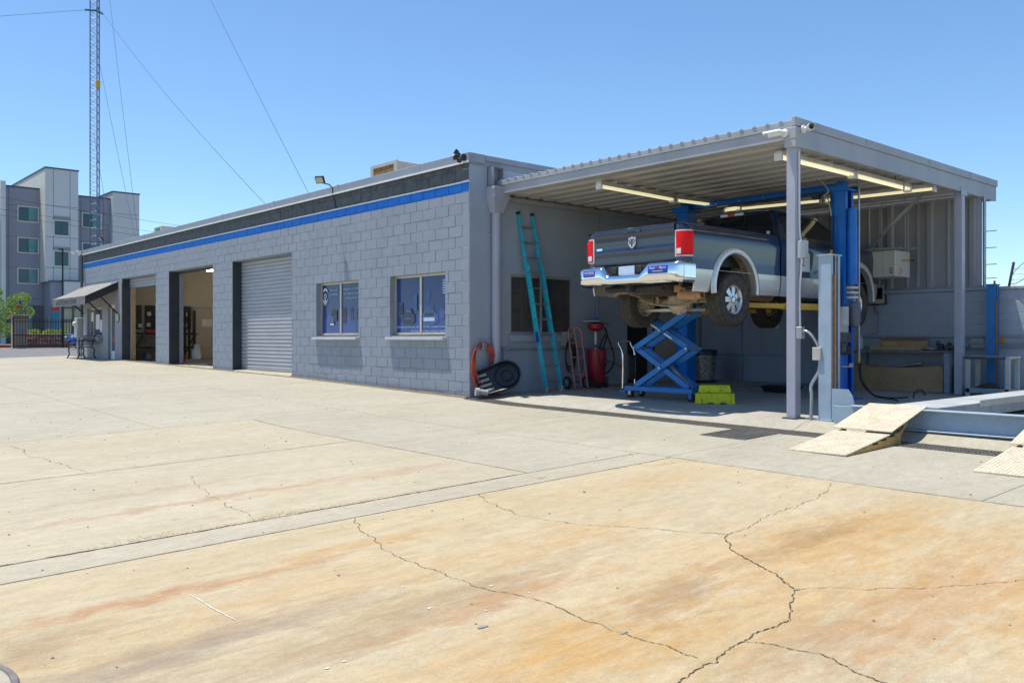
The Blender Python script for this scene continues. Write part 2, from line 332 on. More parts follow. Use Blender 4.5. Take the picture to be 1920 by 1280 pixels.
# ------------------------------------------------------------------ mesh helpers
class MB:
    def __init__(s): s.v = []; s.f = []
    def add(s, vs_, fs):
        o = len(s.v); s.v += [tuple(p) for p in vs_]; s.f += [tuple(i + o for i in f) for f in fs]; return s
    def box(s, x0, x1, y0, y1, z0, z1):
        return s.add([(x0, y0, z0), (x1, y0, z0), (x1, y1, z0), (x0, y1, z0), (x0, y0, z1), (x1, y0, z1), (x1, y1, z1), (x0, y1, z1)],
                     [(0, 3, 2, 1), (4, 5, 6, 7), (0, 1, 5, 4), (1, 2, 6, 5), (2, 3, 7, 6), (3, 0, 4, 7)])
    def cbox(s, c, d):
        return s.box(c[0] - d[0] / 2, c[0] + d[0] / 2, c[1] - d[1] / 2, c[1] + d[1] / 2, c[2] - d[2] / 2, c[2] + d[2] / 2)
    def frame_(s, p0, p1, up=(0, 0, 1)):
        d = (Vector(p1) - Vector(p0)); L = d.length; d = d.normalized() if L > 1e-9 else Vector((0, 0, 1))
        u = Vector(up)
        if abs(d.dot(u)) > 0.98: u = Vector((1, 0, 0)) if abs(d.x) < 0.9 else Vector((0, 1, 0))
        a = d.cross(u).normalized(); b = a.cross(d).normalized()
        return d, a, b, L
    def beam(s, p0, p1, wd, ht, up=(0, 0, 1)):
        d, a, b, L = s.frame_(p0, p1, up); p0 = Vector(p0); p1 = Vector(p1)
        vs_ = []
        for p in (p0, p1):
            for (i, j) in ((-1, -1), (1, -1), (1, 1), (-1, 1)): vs_.append(p + a * i * wd / 2 + b * j * ht / 2)
        return s.add(vs_, [(0, 1, 2, 3), (7, 6, 5, 4), (0, 4, 5, 1), (1, 5, 6, 2), (2, 6, 7, 3), (3, 7, 4, 0)])
    def cyl(s, p0, p1, r0, r1=None, n=12, caps=True):
        if r1 is None: r1 = r0
        d, a, b, L = s.frame_(p0, p1); p0 = Vector(p0); p1 = Vector(p1)
        vs_ = []
        for p, r in ((p0, r0), (p1, r1)):
            for k in range(n):
                t = 2 * math.pi * k / n; vs_.append(p + a * math.cos(t) * r + b * math.sin(t) * r)
        fs = [(k, k + n, (k + 1) % n + n, (k + 1) % n) for k in range(n)]
        if caps: fs += [tuple(range(n)), tuple(range(2 * n - 1, n - 1, -1))]
        return s.add(vs_, fs)
    def tube(s, pts, r, n=8, caps=True, taper=None):
        pts = [Vector(p) for p in pts]; m = len(pts); vs_ = []
        pa = None
        for i, p in enumerate(pts):
            d = (pts[min(i + 1, m - 1)] - pts[max(i - 1, 0)]).normalized()
            if pa is None:
                u = Vector((0, 0, 1)) if abs(d.z) < 0.9 else Vector((1, 0, 0))
                a = d.cross(u).normalized()
            else:
                a = (pa - d * pa.dot(d)); a = a.normalized() if a.length > 1e-6 else d.orthogonal().normalized()
            pa = a; b = a.cross(d)
            rr = r if taper is None else r * (1 + (taper - 1) * i / (m - 1))
            for k in range(n):
                t = 2 * math.pi * k / n; vs_.append(p + a * math.cos(t) * rr + b * math.sin(t) * rr)
        fs = []
        for i in range(m - 1):
            for k in range(n): fs.append((i * n + k, (i + 1) * n + k, (i + 1) * n + (k + 1) % n, i * n + (k + 1) % n))
        if caps: fs += [tuple(range(n)), tuple(range(m * n - 1, (m - 1) * n - 1, -1))]
        return s.add(vs_, fs)
    def lathe(s, c, axis, prof, n=24):
        """prof: list of (radius, height along axis)"""
        c = Vector(c); d = Vector(axis).normalized(); a = d.orthogonal().normalized(); b = d.cross(a)
        vs_ = []
        for (r, h) in prof:
            for k in range(n):
                t = 2 * math.pi * k / n; vs_.append(c + d * h + a * math.cos(t) * r + b * math.sin(t) * r)
        fs = []
        for i in range(len(prof) - 1):
            for k in range(n): fs.append((i * n + k, i * n + (k + 1) % n, (i + 1) * n + (k + 1) % n, (i + 1) * n + k))
        return s.add(vs_, fs)
    def prism(s, poly, axis, a0, a1):
        """poly in the two remaining axes (in x,y,z order), extruded along axis"""
        def mk(p, a):
            if axis == 'x': return (a, p[0], p[1])
            if axis == 'y': return (p[0], a, p[1])
            return (p[0], p[1], a)
        n = len(poly)
        vs_ = [mk(p, a0) for p in poly] + [mk(p, a1) for p in poly]
        fs = [tuple(range(n - 1, -1, -1)), tuple(range(n, 2 * n))] + [(k, (k + 1) % n, (k + 1) % n + n, k + n) for k in range(n)]
        return s.add(vs_, fs)
    def grid(s, fn, nu, nv):
        vs_ = [fn(i / nu, j / nv) for i in range(nu + 1) for j in range(nv + 1)]
        fs = [(i * (nv + 1) + j, (i + 1) * (nv + 1) + j, (i + 1) * (nv + 1) + j + 1, i * (nv + 1) + j + 1) for i in range(nu) for j in range(nv)]
        return s.add(vs_, fs)
    def shell(s, fn, nu, nv, thick):
        """grid with a back side offset by vector thick, closed at the rim"""
        th = Vector(thick); o = len(s.v)
        s.grid(fn, nu, nv); m = (nu + 1) * (nv + 1)
        back = [tuple(Vector(p) + th) for p in s.v[o:o + m]]
        fr = s.f[-nu * nv:]
        s.v += back
        s.f += [tuple(i + m for i in reversed(f)) for f in fr]
        def idx(i, j): return o + i * (nv + 1) + j
        rim = [idx(i, 0) for i in range(nu + 1)] + [idx(nu, j) for j in range(1, nv + 1)] + [idx(i, nv) for i in range(nu - 1, -1, -1)] + [idx(0, j) for j in range(nv - 1, 0, -1)]
        for k in range(len(rim)):
            a, b = rim[k], rim[(k + 1) % len(rim)]
            s.f.append((b, a, a + m, b + m))
        return s
    def mesh(s, name, mat, off=(0, 0, 0), smooth=None, bevel=0.0, segs=1, fix=True):
        me = bpy.data.meshes.new(name)
        ov = Vector(off)
        me.from_pydata([tuple(Vector(p) - ov) for p in s.v], [], s.f)
        if fix or bevel:
            bm = bmesh.new(); bm.from_mesh(me)
            if bevel:
                bmesh.ops.remove_doubles(bm, verts=bm.verts, dist=1e-5)
            bmesh.ops.recalc_face_normals(bm, faces=bm.faces)
            if bevel:
                ed = [e for e in bm.edges if len(e.link_faces) == 2 and e.calc_face_angle(0) > 0.6]
                bmesh.ops.bevel(bm, geom=ed, offset=bevel, segments=segs, profile=0.5, affect='EDGES', clamp_overlap=True)
            bm.to_mesh(me); bm.free()
        if smooth:
            me.shade_smooth(); me.set_sharp_from_angle(angle=R(smooth))
        me.materials.append(MATS[mat] if isinstance(mat, str) else mat)
        return me

def link(name, me, parent=None):
    o = bpy.data.objects.new(name, me); col.objects.link(o)
    if parent is not None: o.parent = parent
    return o
class Thing:
    """an Empty at the thing's base; parts are given in world coordinates (or local ones when rot is used)"""
    def __init__(s, name, label, cat, loc=(0, 0, 0), rz=0.0, group=None, local=False):
        s.o = bpy.data.objects.new(name, None); col.objects.link(s.o)
        s.o.empty_display_size = 0.2
        s.o.location = loc; s.o.rotation_euler = (0, 0, rz)
        s.o['label'] = label; s.o['category'] = cat
        if group: s.o['group'] = group
        s.off = (0, 0, 0) if local else loc
    def part(s, name, mb, mat, smooth=None, bevel=0.0, parent=None, label=None, kind=None, segs=1, fix=True):
        o = link(name, mb.mesh(name, mat, s.off, smooth, bevel, segs, fix), parent or s.o)
        if label: o['label'] = label
        if kind: o['kind'] = kind
        return o
def solo(name, mb, mat, label, cat, loc, group=None, smooth=None, bevel=0.0):
    o = link(name, mb.mesh(name, mat, loc, smooth, bevel)); o.location = loc
    o['label'] = label; o['category'] = cat
    if group: o['group'] = group
    return o
def struct(name, mb, mat, smooth=None):
    o = link(name, mb.mesh(name, mat, fix=False, smooth=smooth)); o['kind'] = 'structure'; return o
def copy_tree(o, parent=None):
    c = o.copy(); col.objects.link(c); c.parent = parent
    for ch in o.children: copy_tree(ch, c)
    return c
def text_mb(txt, size, origin, right, up, shear=0.0, width=None, depth=0.0015):
    cu = bpy.data.curves.new('t', 'FONT'); cu.body = txt; cu.size = size; cu.shear = shear; cu.extrude = 0.0
    cu.resolution_u = 2
    ob = bpy.data.objects.new('t', cu); col.objects.link(ob)
    dg = bpy.context.evaluated_depsgraph_get(); me = ob.evaluated_get(dg).to_mesh()
    r = Vector(right).normalized(); u = Vector(up).normalized(); n = r.cross(u)
    vs_ = [v.co.copy() for v in me.vertices]; fs = [tuple(p.vertices) for p in me.polygons]
    ob.evaluated_get(dg).to_mesh_clear(); bpy.data.objects.remove(ob); bpy.data.curves.remove(cu)
    k = 1.0
    if width and vs_:
        wmax = max(v.x for v in vs_); k = width / max(wmax, 1e-6)
    mb = MB(); mb.add([Vector(origin) + r * v.x * k + u * v.y + n * depth for v in vs_], fs)
    return mb

# ------------------------------------------------------------------ ground surface
GP = [(-60, -.4), (-30, -.25), (-8.8, -.137), (-6.8, -.112), (-1.2, -.05), (0, -.005), (6.7, .152), (19, .315), (30, .42), (60, .55), (400, .7)]
def g(y):
    for (a, za), (b, zb) in zip(GP, GP[1:]):
        if y <= b: return za + (zb - za) * max(0, (y - a)) / (b - a)
    return GP[-1][1]
def S(x, y): return .015 * min(x, 6) + .009 * (max(min(y, 0.5), -14) + 6) - .01
def G(x, y):
    if x <= .2: return g(y) + .028 * max(min(x, 0), -30)
    t = min((x - .2) / .4, 1); t = t * t * (3 - 2 * t)
    a = g(y) * (1 - t) + S(x, y) * t
    if y > 0.3: return g(y)
    return a
# ------------------------------------------------------------------ ground
def gsheet(x0, x1, y0, y1, dz=0.0, step=0.8):
    def axis(a, b):
        n = max(1, min(60, int(abs(b - a) / step))); return [a + (b - a) * k / n for k in range(n + 1)]
    return axis(x0, x1), axis(y0, y1)
def sheet_mb(xs, ys, fz):
    mb = MB(); nx, ny = len(xs), len(ys)
    mb.v = [(x, y, fz(x, y)) for x in xs for y in ys]
    mb.f = [(i * ny + j, (i + 1) * ny + j, (i + 1) * ny + j + 1, i * ny + j + 1) for i in range(nx - 1) for j in range(ny - 1)]
    return mb
xs = [-600, -300, -120, -60] + [-30 + 2 * k for k in range(14)] + [-2 + 0.2 * k for k in range(25)] + [4, 6, 7, 8, 12, 20, 40, 80, 160, 320, 600]
ys = [-600, -300, -120, -60] + [-30 + 1.5 * k for k in range(40)] + [30, 40, 60, 90, 140, 250, 400, 700]
xs = sorted(set(round(x, 3) for x in xs)); ys = sorted(set(ys))
ground = struct('ground', sheet_mb(xs, ys, lambda x, y: G(x, y) - 0.016), 'asphalt')
def slab(x0, x1, y0, y1, mat, gap=0.006):
    x0 += gap; x1 -= gap; y0 += gap; y1 -= gap
    nx = max(2, min(40, int((x1 - x0) / (0.1 if 0.19 < x0 < 0.25 else 0.8)))); ny = max(2, min(40, int((y1 - y0) / 0.8)))
    mb = MB(); mb.shell(lambda u, v: (x0 + (x1 - x0) * u, y0 + (y1 - y0) * v, G(x0 + (x1 - x0) * u, y0 + (y1 - y0) * v)), nx, ny, (0, 0, -0.014))
    o = link('concrete_slab', mb.mesh('concrete_slab', mat, fix=False), ground); return o
slab(-34, -2.55, -34, -6.55, M_front)
slab(-34, -2.55, -6.55, -6.12, M_strip, 0.008)
slab(-34, -4.2, -6.12, -3.0, M_mid); slab(-34, -4.2, -3.0, -0.14, M_mid)
slab(-4.2, -2.55, -6.12, -0.14, M_yard)
for (a, b) in ((-34, -9.6), (-9.6, -6.48), (-6.48, -3.1), (-3.1, -0.14)):
    slab(-2.55, -0.215, a, b, M_yard, 0.004)
for (a, b) in ((-34, -5.55), (-5.55, -2.6), (-2.6, -0.10)):
    for (c, d) in ((-0.14, 5.05), (5.05, 10.6), (10.6, 16.2), (16.2, 25.5)):
        slab(a, b, c, d, M_yard, 0.004)
for (a, b) in ((0.2, 3.6), (3.6, 7.0)):
    for (c, d) in ((-6.32, -3.1), (-3.1, -0.005)):
        slab(a, b, c, d, M_slab, 0.003)
    slab(a, b, -9.6, -6.32, M_yard, 0.004); slab(a, b, -34, -9.6, M_yard, 0.004)
# street beyond the yard: kerb strip and pavement bed
mb = MB()
for k in range(30):
    x0 = -40 + k * 1.5
    mb.box(x0, x0 + 1.49, 49.2, 49.4, g(49) - 0.02, g(49) + 0.14)
kb = struct('red_kerb', mb, 'kerb_red')
mb = MB(); mb.box(-60, 60, 49.42, 53.5, g(50) - 0.02, g(50) + 0.13)
struct('pavement', mb, M_yard)
# cracks
def ribbon(pts, width, depth=0.0035, levels=5, amp=0.05):
    P = [Vector((x, y, 0)) for x, y in pts]
    for l in range(levels):
        Q = [P[0]]
        for a, b in zip(P, P[1:]):
            d = b - a; n = Vector((-d.y, d.x, 0))
            m = (a + b) / 2 + n * random.uniform(-1, 1) * amp * (1 + .75 * l)
            Q += [m, b]
        P = Q
    mb = MB(); vs_ = []
    for i, p in enumerate(P):
        d = (P[min(i + 1, len(P) - 1)] - P[max(0, i - 1)]); n = Vector((-d.y, d.x, 0)); n = n.normalized() if n.length > 0 else Vector((1, 0, 0))
        wv = width * random.uniform(0.15, 1.0)
        for sg in (-1, 1):
            q = p + n * wv * sg * 0.5; vs_.append((q.x, q.y, G(q.x, q.y) + depth))
    mb.add(vs_, [(2 * i, 2 * i + 2, 2 * i + 3, 2 * i + 1) for i in range(len(P) - 1)])
    return mb
cr = [([(-5.16, -6.56), (-5.45, -7.39), (-5.2, -8.1), (-4.81, -8.8)], .009), ([(-4.81, -8.8), (-4.2, -8.72), (-3.3, -8.62), (-2.57, -8.39)], .008),
      ([(-4.81, -8.8), (-5.12, -9.03), (-5.34, -9.42), (-5.56, -9.75)], .016), ([(-5.56, -9.75), (-5.1, -10.2), (-4.53, -10.54), (-3.6, -11.2)], .007),
      ([(-5.56, -9.75), (-5.99, -9.97), (-6.41, -9.99), (-6.99, -10.06), (-7.6, -10.1)], .013), ([(-6.41, -9.99), (-6.3, -10.3), (-6.39, -10.64), (-6.5, -11.2)], .010),
      ([(-6.38, -6.56), (-6.71, -7.43), (-6.75, -8.1), (-6.71, -8.72), (-6.73, -9.51), (-6.72, -9.96)], .008), ([(-7.45, -.34), (-7.34, -1.77), (-7.24, -2.9)], .010),
      ([(-6.6, -3.9), (-6.87, -4.95), (-6.92, -5.94)], .006), ([(-8.6, -0.5), (-7.9, -0.75), (-7.45, -0.34)], .007)]
for pts, wd in cr:
    link('crack', ribbon(pts, wd * .8).mesh('crack', 'crack_dark', fix=False), ground)
# darker, wider runs of the joint beside the strip, with dry grass in it
for (xa, xb, wd) in ((-9.6, -6.95, .022), (-6.6, -4.35, .02)):
    link('open_joint', ribbon([(xa, -6.12), ((xa + xb) / 2, -6.125), (xb, -6.12)], wd, amp=0.01, levels=5).mesh('open_joint', 'crack_dark', fix=False), ground)
link('open_joint', ribbon([(-9.6, -6.55), (-7, -6.55), (-2.6, -6.55)], .008, amp=0.004, levels=6).mesh('open_joint', 'crack_dark', fix=False), ground)
link('open_joint', ribbon([(-4.2, -0.15), (-4.2, -3), (-4.2, -6.1)], .010, amp=0.004, levels=6).mesh('open_joint', 'crack_dark', fix=False), ground)
link('open_joint', ribbon([(-9.2, -3.0), (-7, -2.99), (-4.2, -3.0)], .010, amp=0.008, levels=6).mesh('open_joint', 'crack_dark', fix=False), ground)
link('open_joint', ribbon([(-2.55, -6.5), (-2.55, -9), (-2.55, -13)], .010, amp=0.004, levels=6).mesh('open_joint', 'crack_dark', fix=False), ground)
mb = MB()
for (cx_, cy_, sx_, sy_, n) in ((-7.0, -6.1, .35, .03, 260), (-5.9, -6.1, .5, .03, 220), (-6.65, -6.03, .2, .06, 150), (-7.75, -6.05, .25, .05, 160), (-2.9, -6.75, .12, .02, 60), (-4.28, -6.4, .04, .03, 40), (.45, -5.95, .2, .1, 40), (.35, -6.3, .2, .08, 40)):
    for k in range(n):
        x = random.gauss(cx_, sx_); y = random.gauss(cy_, sy_); a = random.uniform(0, 6.28); l = random.uniform(.01, .045)
        z = G(x, y) + 0.004
        p = Vector((x, y, z)); q = p + Vector((math.cos(a) * l, math.sin(a) * l, random.uniform(0, .018)))
        n_ = Vector((-math.sin(a), math.cos(a), 0)) * .0022
        mb.add([p - n_, p + n_, q], [(0, 1, 2)])
o = link('dry_grass', mb.mesh('dry_grass', 'dry_grass', fix=False)); o['label'] = 'wisps of dry straw grass caught in the concrete joints'; o['category'] = 'dry grass'; o['kind'] = 'stuff'
# small grit, pebbles, spalled patches
mb = MB()
for k in range(420):
    x = random.uniform(-9, -0.3); y = random.uniform(-11, 12); r = random.uniform(.004, .013) * (1.5 if random.random() < .06 else 1)
    z = G(x, y)
    mb.lathe((x, y, z - r * .3), (random.uniform(-.3, .3), random.uniform(-.3, .3), 1), [(0.001, r), (r * .8, r * .5), (r, 0), (r * .7, -r * .3)], 5)
o = link('grit', mb.mesh('grit', pm('grit_grey', (0.2, 0.18, 0.16), 0.9, var=0.4, scale=9, obj=False), fix=False)); o['label'] = 'loose grit and pebbles scattered over the yard concrete'; o['category'] = 'grit'; o['kind'] = 'stuff'
pm('patch_grey', (0.26, 0.25, 0.235), 0.9, var=0.3, scale=12, obj=False)
pm('chalk_white', (0.7, 0.68, 0.66), 0.9, var=0.2, scale=25, obj=False)
for (x, y, rx, ry) in ((-7.15, -9.0, .03, .02), (-6.72, -9.53, .03, .012), (-5.56, -9.76, .022, .016)):
    n = 26; pts = [(x + rx * math.cos(2 * math.pi * k / n) * q_, y + ry * math.sin(2 * math.pi * k / n) * q_) for k in range(n) for q_ in (random.uniform(.45, 1.25),)]
    mb = MB(); mb.add([(a, b, G(a, b) + .004) for a, b in pts], [tuple(range(n))])
    link('spall', mb.mesh('spall', 'patch_grey', fix=False), ground)
link('chalk_mark', ribbon([(-8.0, -7.5), (-8.0, -7.8), (-7.99, -8.06)], .009, amp=.01).mesh('chalk_mark', 'chalk_white', fix=False), ground)
for k in range(7):
    x = random.uniform(-8, -6.4); y = random.uniform(-9, -7.8); r = random.uniform(.008, .016)
    mb = MB(); mb.add([(x + r * math.cos(.7 * i), y + r * .7 * math.sin(.7 * i), G(x, y) + .004) for i in range(9)], [tuple(range(9))])
    link('paint_drip', mb.mesh('paint_drip', 'chalk_white', fix=False), ground)

# dirt gutter along the foot of the facade
mb = MB(); ysd = [.02 + .25 * k for k in range(76)]; vs_ = []
for y in ysd: vs_ += [(-.10 - random.uniform(0, .035), y, G(-.1, y) + .005), (.004, y, g(y) + .012 + random.uniform(0, .01))]
mb.add(vs_, [(2 * i, 2 * i + 1, 2 * i + 3, 2 * i + 2) for i in range(75)])
pm('gutter_dirt', (0.17, 0.125, 0.075), 0.95, var=0.45, scale=9, obj=False, c2=(0.33, 0.28, 0.2), thr=0.56, wear=0.8)
link('gutter_dirt', mb.mesh('gutter_dirt', 'gutter_dirt', fix=False), ground)
# trench drain in front of the canopy
td = Thing('trench_drain', 'long narrow trench drain with steel grating along the canopy edge', 'drain', (0.07, -6, G(0.07, -6)))
mb = MB()
ysd = [-16 + .5 * k for k in range(33)]
mb.add([(x, y, g(y) - .012) for y in ysd for x in (-.212, .204)], [(2 * i, 2 * i + 2, 2 * i + 3, 2 * i + 1) for i in range(32)])
td.part('channel', mb, 'crack_dark', fix=False)
gm = MB()
for x in (-.2, .19): gm.box(x - .008, x + .008, -.245, .245, -.008, .003)
for k in range(13): y = -.234 + .039 * k; gm.box(-.195, .185, y - .008, y + .008, -.007, .002)
for x in (-.1, -.005, .09): gm.box(x - .004, x + .004, -.24, .24, -.0095, -.0005)
gme = gm.mesh('grate', pm('grate_steel', (0.22, 0.205, 0.18), 0.6, metal=0.4, var=0.4, scale=8))
for k in range(29):
    y = -.35 - .5 * k
    o = link('grate', gme, td.o); o.location = Vector((0, y, g(y))) - Vector(td.off)
    o.rotation_euler.x = math.atan2(g(y + .25) - g(y - .25), .5)
# wide grate beside it
fg = Thing('floor_grate', 'wide dark mesh floor grate beside the trench drain near the ramp', 'grate', (-.6, -6.08, G(-.6, -6.08)))
mb = MB()
for k in range(17): x = -.97 + .045 * k; mb.box(x - .005, x + .005, -6.4, -5.76, G(x, -6.08) + .002, G(x, -6.08) + .012)
for k in range(14): y = -6.395 + .0485 * k; mb.beam((-.975, y, G(-.975, y) + .006), (-.245, y, G(-.245, y) + .006), .009, .009)
fg.part('bars', mb, 'grate_steel', fix=False)
mb = MB(); mb.add([(-.97, -6.4, G(-.97, -6.4) + .001), (-.25, -6.4, G(-.25, -6.4) + .001), (-.25, -5.76, G(-.25, -5.76) + .001), (-.97, -5.76, G(-.97, -5.76) + .001)], [(0, 1, 2, 3)])
fg.part('pit', mb, pm('pit_dark', (0.2, 0.19, 0.175), 0.9, var=0.3), fix=False)

# ------------------------------------------------------------------ repair shop building
YE = 23.5; ZT = 4.26
shop = Thing('repair_shop', 'long grey painted block repair shop with a blue stripe under its roofline', 'building', (0, 0, 0))
OPEN = [(6.75, 10.07, -1, 3.11), (11.37, 14.66, -1, 3.11), (15.8, 19.03, -1, 3.11), (.72, 2.555, 1.09, 2.32), (3.76, 5.565, 1.09, 2.32), (19.76, 20.53, -1, 2.28), (21.2, 23.0, 1.12, 2.2)]
def wall_open(mb, fn, a0, a1, z0, z1, ops):
    cuts = sorted(set([a0, a1] + [max(a0, min(a1, o[0])) for o in ops] + [max(a0, min(a1, o[1])) for o in ops]))
    for a, b in zip(cuts, cuts[1:]):
        if b - a < 1e-4: continue
        m = (a + b) / 2; iv = sorted([(o[2], o[3]) for o in ops if o[0] <= m <= o[1]])
        z = z0
        for (s_, e_) in iv:
            if s_ > z: fn(mb, a, b, z, s_)
            z = max(z, e_)
        if z1 > z: fn(mb, a, b, z, z1)
mb = MB()
wall_open(mb, lambda m, a, b, z, zz: m.box(.0085, .3, a, b, z, zz), 0.2, YE, -.3, ZT, OPEN)
fw = shop.part('facade_wall', mb, 'painted_block')
# blocks: front pieces with chamfered edges
def block_mesh(L, H):
    bm_ = MB(); c = .004; l = L / 2 - .0042; h = H / 2 - .0042
    bm_.add([(0, -l + c, -h + c), (0, l - c, -h + c), (0, l - c, h - c), (0, -l + c, h - c), (c, -l, -h), (c, l, -h), (c, l, h), (c, -l, h), (.03, -l, -h), (.03, l, -h), (.03, l, h), (.03, -l, h)],
            [(3, 2, 1, 0), (0, 1, 5, 4), (1, 2, 6, 5), (2, 3, 7, 6), (3, 0, 4, 7), (4, 5, 9, 8), (5, 6, 10, 9), (6, 7, 11, 10), (7, 4, 8, 11)])
    return bm_
CH = .2032; CL = .4064
BM = {}
def get_block(L, H):
    k = (round(L, 3), round(H, 3))
    if k not in BM: BM[k] = block_mesh(L, H).mesh('block', 'painted_block')
    return BM[k]
z0 = 1.09 - 6 * CH
far = MB(); nb = 0; cand = []
row = 0
while True:
    za = z0 + row * CH; zb = min(za + CH, ZT)
    if za >= ZT - .03: break
    y = 0.002 - (CL / 2 if row % 2 else 0)
    while y < YE:
        a = max(0.002, y); b = min(YE, y + CL); y += CL
        if b < .004 or zb < g((a + b) / 2) - .02: continue
        segs = [(a, b)]
        for (oa, ob, oz0, oz1) in OPEN:
            if oz0 < (za + zb) / 2 < oz1:
                ns = []
                for (s_, e_) in segs:
                    if e_ <= oa or s_ >= ob: ns.append((s_, e_)); continue
                    if s_ < oa: ns.append((s_, oa))
                    if e_ > ob: ns.append((ob, e_))
                segs = ns
        for (s_, e_) in segs:
            if e_ - s_ < .04: continue
            if s_ >= 19.06 and za < 2.98: continue
            cand.append((s_, e_, za, zb))
    row += 1
cand.sort(key=lambda c: c[0])
for i, (s_, e_, za, zb) in enumerate(cand):
    if i < 300:
        o = link('block', get_block(e_ - s_, zb - za), fw)
        o.location = (random.uniform(-.0015, .002), (s_ + e_) / 2, (za + zb) / 2)
        o.rotation_euler = (random.gauss(0, .0012), random.gauss(0, .004), random.gauss(0, .003))
    else:
        b_ = block_mesh(e_ - s_, zb - za); jx = random.uniform(-.0015, .002); t1 = random.gauss(0, .004); t2 = random.gauss(0, .003)
        cy_, cz_ = (s_ + e_) / 2, (za + zb) / 2
        far.add([(v[0] + jx + v[1] * t2 + v[2] * t1, v[1] + cy_, v[2] + cz_) for v in b_.v], b_.f)
shop.part('far_blocks', far, 'painted_block', parent=fw, kind='stuff')
# end wall
EO = [(.985, 2.675, 1.14, 2.28), (4.32, 5.14, -1, 2.14), (5.2, 6.05, -1, 2.12)]
mb = MB()
wall_open(mb, lambda m, a, b, z, zz: m.box(a, b, -.004, .2, z, zz), .004, 7.1, -.3, 4.2, EO)
ew = shop.part('end_wall', mb, 'wall_paint')
mb = MB(); mb.box(.004, .3, 23.3, 23.5, -.3, 4.2); mb.box(.3, 9.2, 23.3, 23.5, -.3, 4.2); mb.box(9.0, 9.2, .2, 23.3, -.3, 4.2); mb.box(7.1, 9.2, -.004, .2, -.3, 4.2)
shop.part('outer_wall', mb, 'wall_paint')
# roof, coping
mb = MB(); mb.box(.31, 8.99, .21, 23.29, 3.92, 4.1); shop.part('roof', mb, 'ceiling_white')
mb = MB(); mb.box(-.045, .34, -.05, YE + .05, ZT - .01, 4.418); cp = shop.part('coping', mb, 'trim_grey', bevel=.008)
mb = MB(); mb.box(.345, 9.2, -.05, .25, 4.31, 4.412); shop.part('coping', mb, 'trim_grey', bevel=.006)
mb = MB(); mb.box(.004, 9.19, -.002, .2, 4.19, 4.315); shop.part('coping_backer', mb, 'trim_grey')
mb = MB(); mb.box(-.06, -.046, -.055, YE + .05, ZT - .03, ZT + .005); shop.part('drip_edge', mb, 'white_paint')
for y in [1.5 + 3.05 * k for k in range(8)]:
    mb = MB(); mb.box(-.049, .344, y - .05, y + .05, ZT - .005, 4.424); shop.part('coping_splice', mb, 'trim_grey')
# windows of the facade
def facade_window(ya, yb, za, zb, dark_frac=.5):
    root = shop.part('window', (lambda m: (m.box(.11, .15, ya, ya + .05, za + .045, zb), m.box(.11, .15, yb - .05, yb, za + .045, zb), m.box(.11, .15, ya + .05, yb - .05, zb - .05, zb), m.box(.11, .15, ya + .05, yb - .05, za + .045, za + .09), m.box(.1, .15, (ya + yb) / 2 - .03, (ya + yb) / 2 + .03, za + .09, zb - .05), m))(MB())[-1], 'aluminium_tan', bevel=.004)
    mid = (ya + yb) / 2
    for (a, b, d) in ((ya + .05, mid - .03, .125), (mid + .03, yb - .05, .135)):
        mb = MB(); mb.box(d, d + .006, a, b, za + .09, zb - .05); shop.part('pane', mb, 'poster_print', parent=root)
    mb = MB(); mb.box(-.105, .145, ya - .06, yb + .04, za - .055, za); shop.part('sill', mb, 'sill_white', bevel=.008, parent=root)
    mb = MB(); mb.box(.02, .109, ya + .004, yb - .004, za + .001, za + .03); shop.part('stool', mb, 'trim_grey', parent=root)
    return root
def poster():
    m, t, b = nodes('poster_print')
    p = pos(t); sx = N(t, 'ShaderNodeSeparateXYZ'); t.links.new(p, sx.inputs[0])
    n = noise(t, p, 1.6, 5, 0.6)
    c = mixc(t, ramp(t, math_n(t, 'ADD', math_n(t, 'MULTIPLY', math_n(t, 'SUBTRACT', sx.outputs[2], 1.1), 0.65), math_n(t, 'MULTIPLY', n, .35)), [(0.1, 0.0), (0.45, 0.5), (0.9, 1.0)]), (0.034, 0.08, 0.30), (0.022, 0.047, 0.15))
    t.links.new(c, b.inputs['Base Color']); b.inputs['Roughness'].default_value = 0.12
    b.inputs['Specular IOR Level'].default_value = 0.35
    MATS['poster_print'] = m
poster()
W2 = facade_window(.72, 2.555, 1.09, 2.32); W1 = facade_window(3.76, 5.565, 1.09, 2.32)
pm('print_pale', (0.45, 0.55, 0.75), 0.3, var=0.2, scale=9)
pm('print_mid', (0.05, 0.10, 0.27), 0.3, var=0.3, scale=7)
pm('print_dark', (0.03, 0.03, 0.06), 0.3, var=0.3, scale=7)
pm('print_white', (0.7, 0.74, 0.82), 0.3, var=0.1)
pm('print_wine', (0.03, 0.03, 0.07), 0.3, var=0.3, scale=7)
def pr(win, ya, yb, za, zb, mat, d=.119):
    mb = MB(); mb.add([(d, ya, za), (d, yb, za), (d, yb, zb), (d, ya, zb)], [(0, 1, 2, 3)]); shop.part('print', mb, mat, parent=win, fix=False)
def prpoly(win, pts, mat, d=.1175):
    mb = MB(); mb.add([(d, y, z) for y, z in pts], [tuple(range(len(pts)))]); shop.part('print', mb, mat, parent=win, fix=False)
def txt(win, s_, size, y, z, width, shear=.2, d=.1165, mat='print_pale'):
    mb = text_mb(s_, size, (d, y, z), (0, -1, 0), (0, 0, 1), shear, width, 0); shop.part('lettering', mb, mat, parent=win, fix=False)
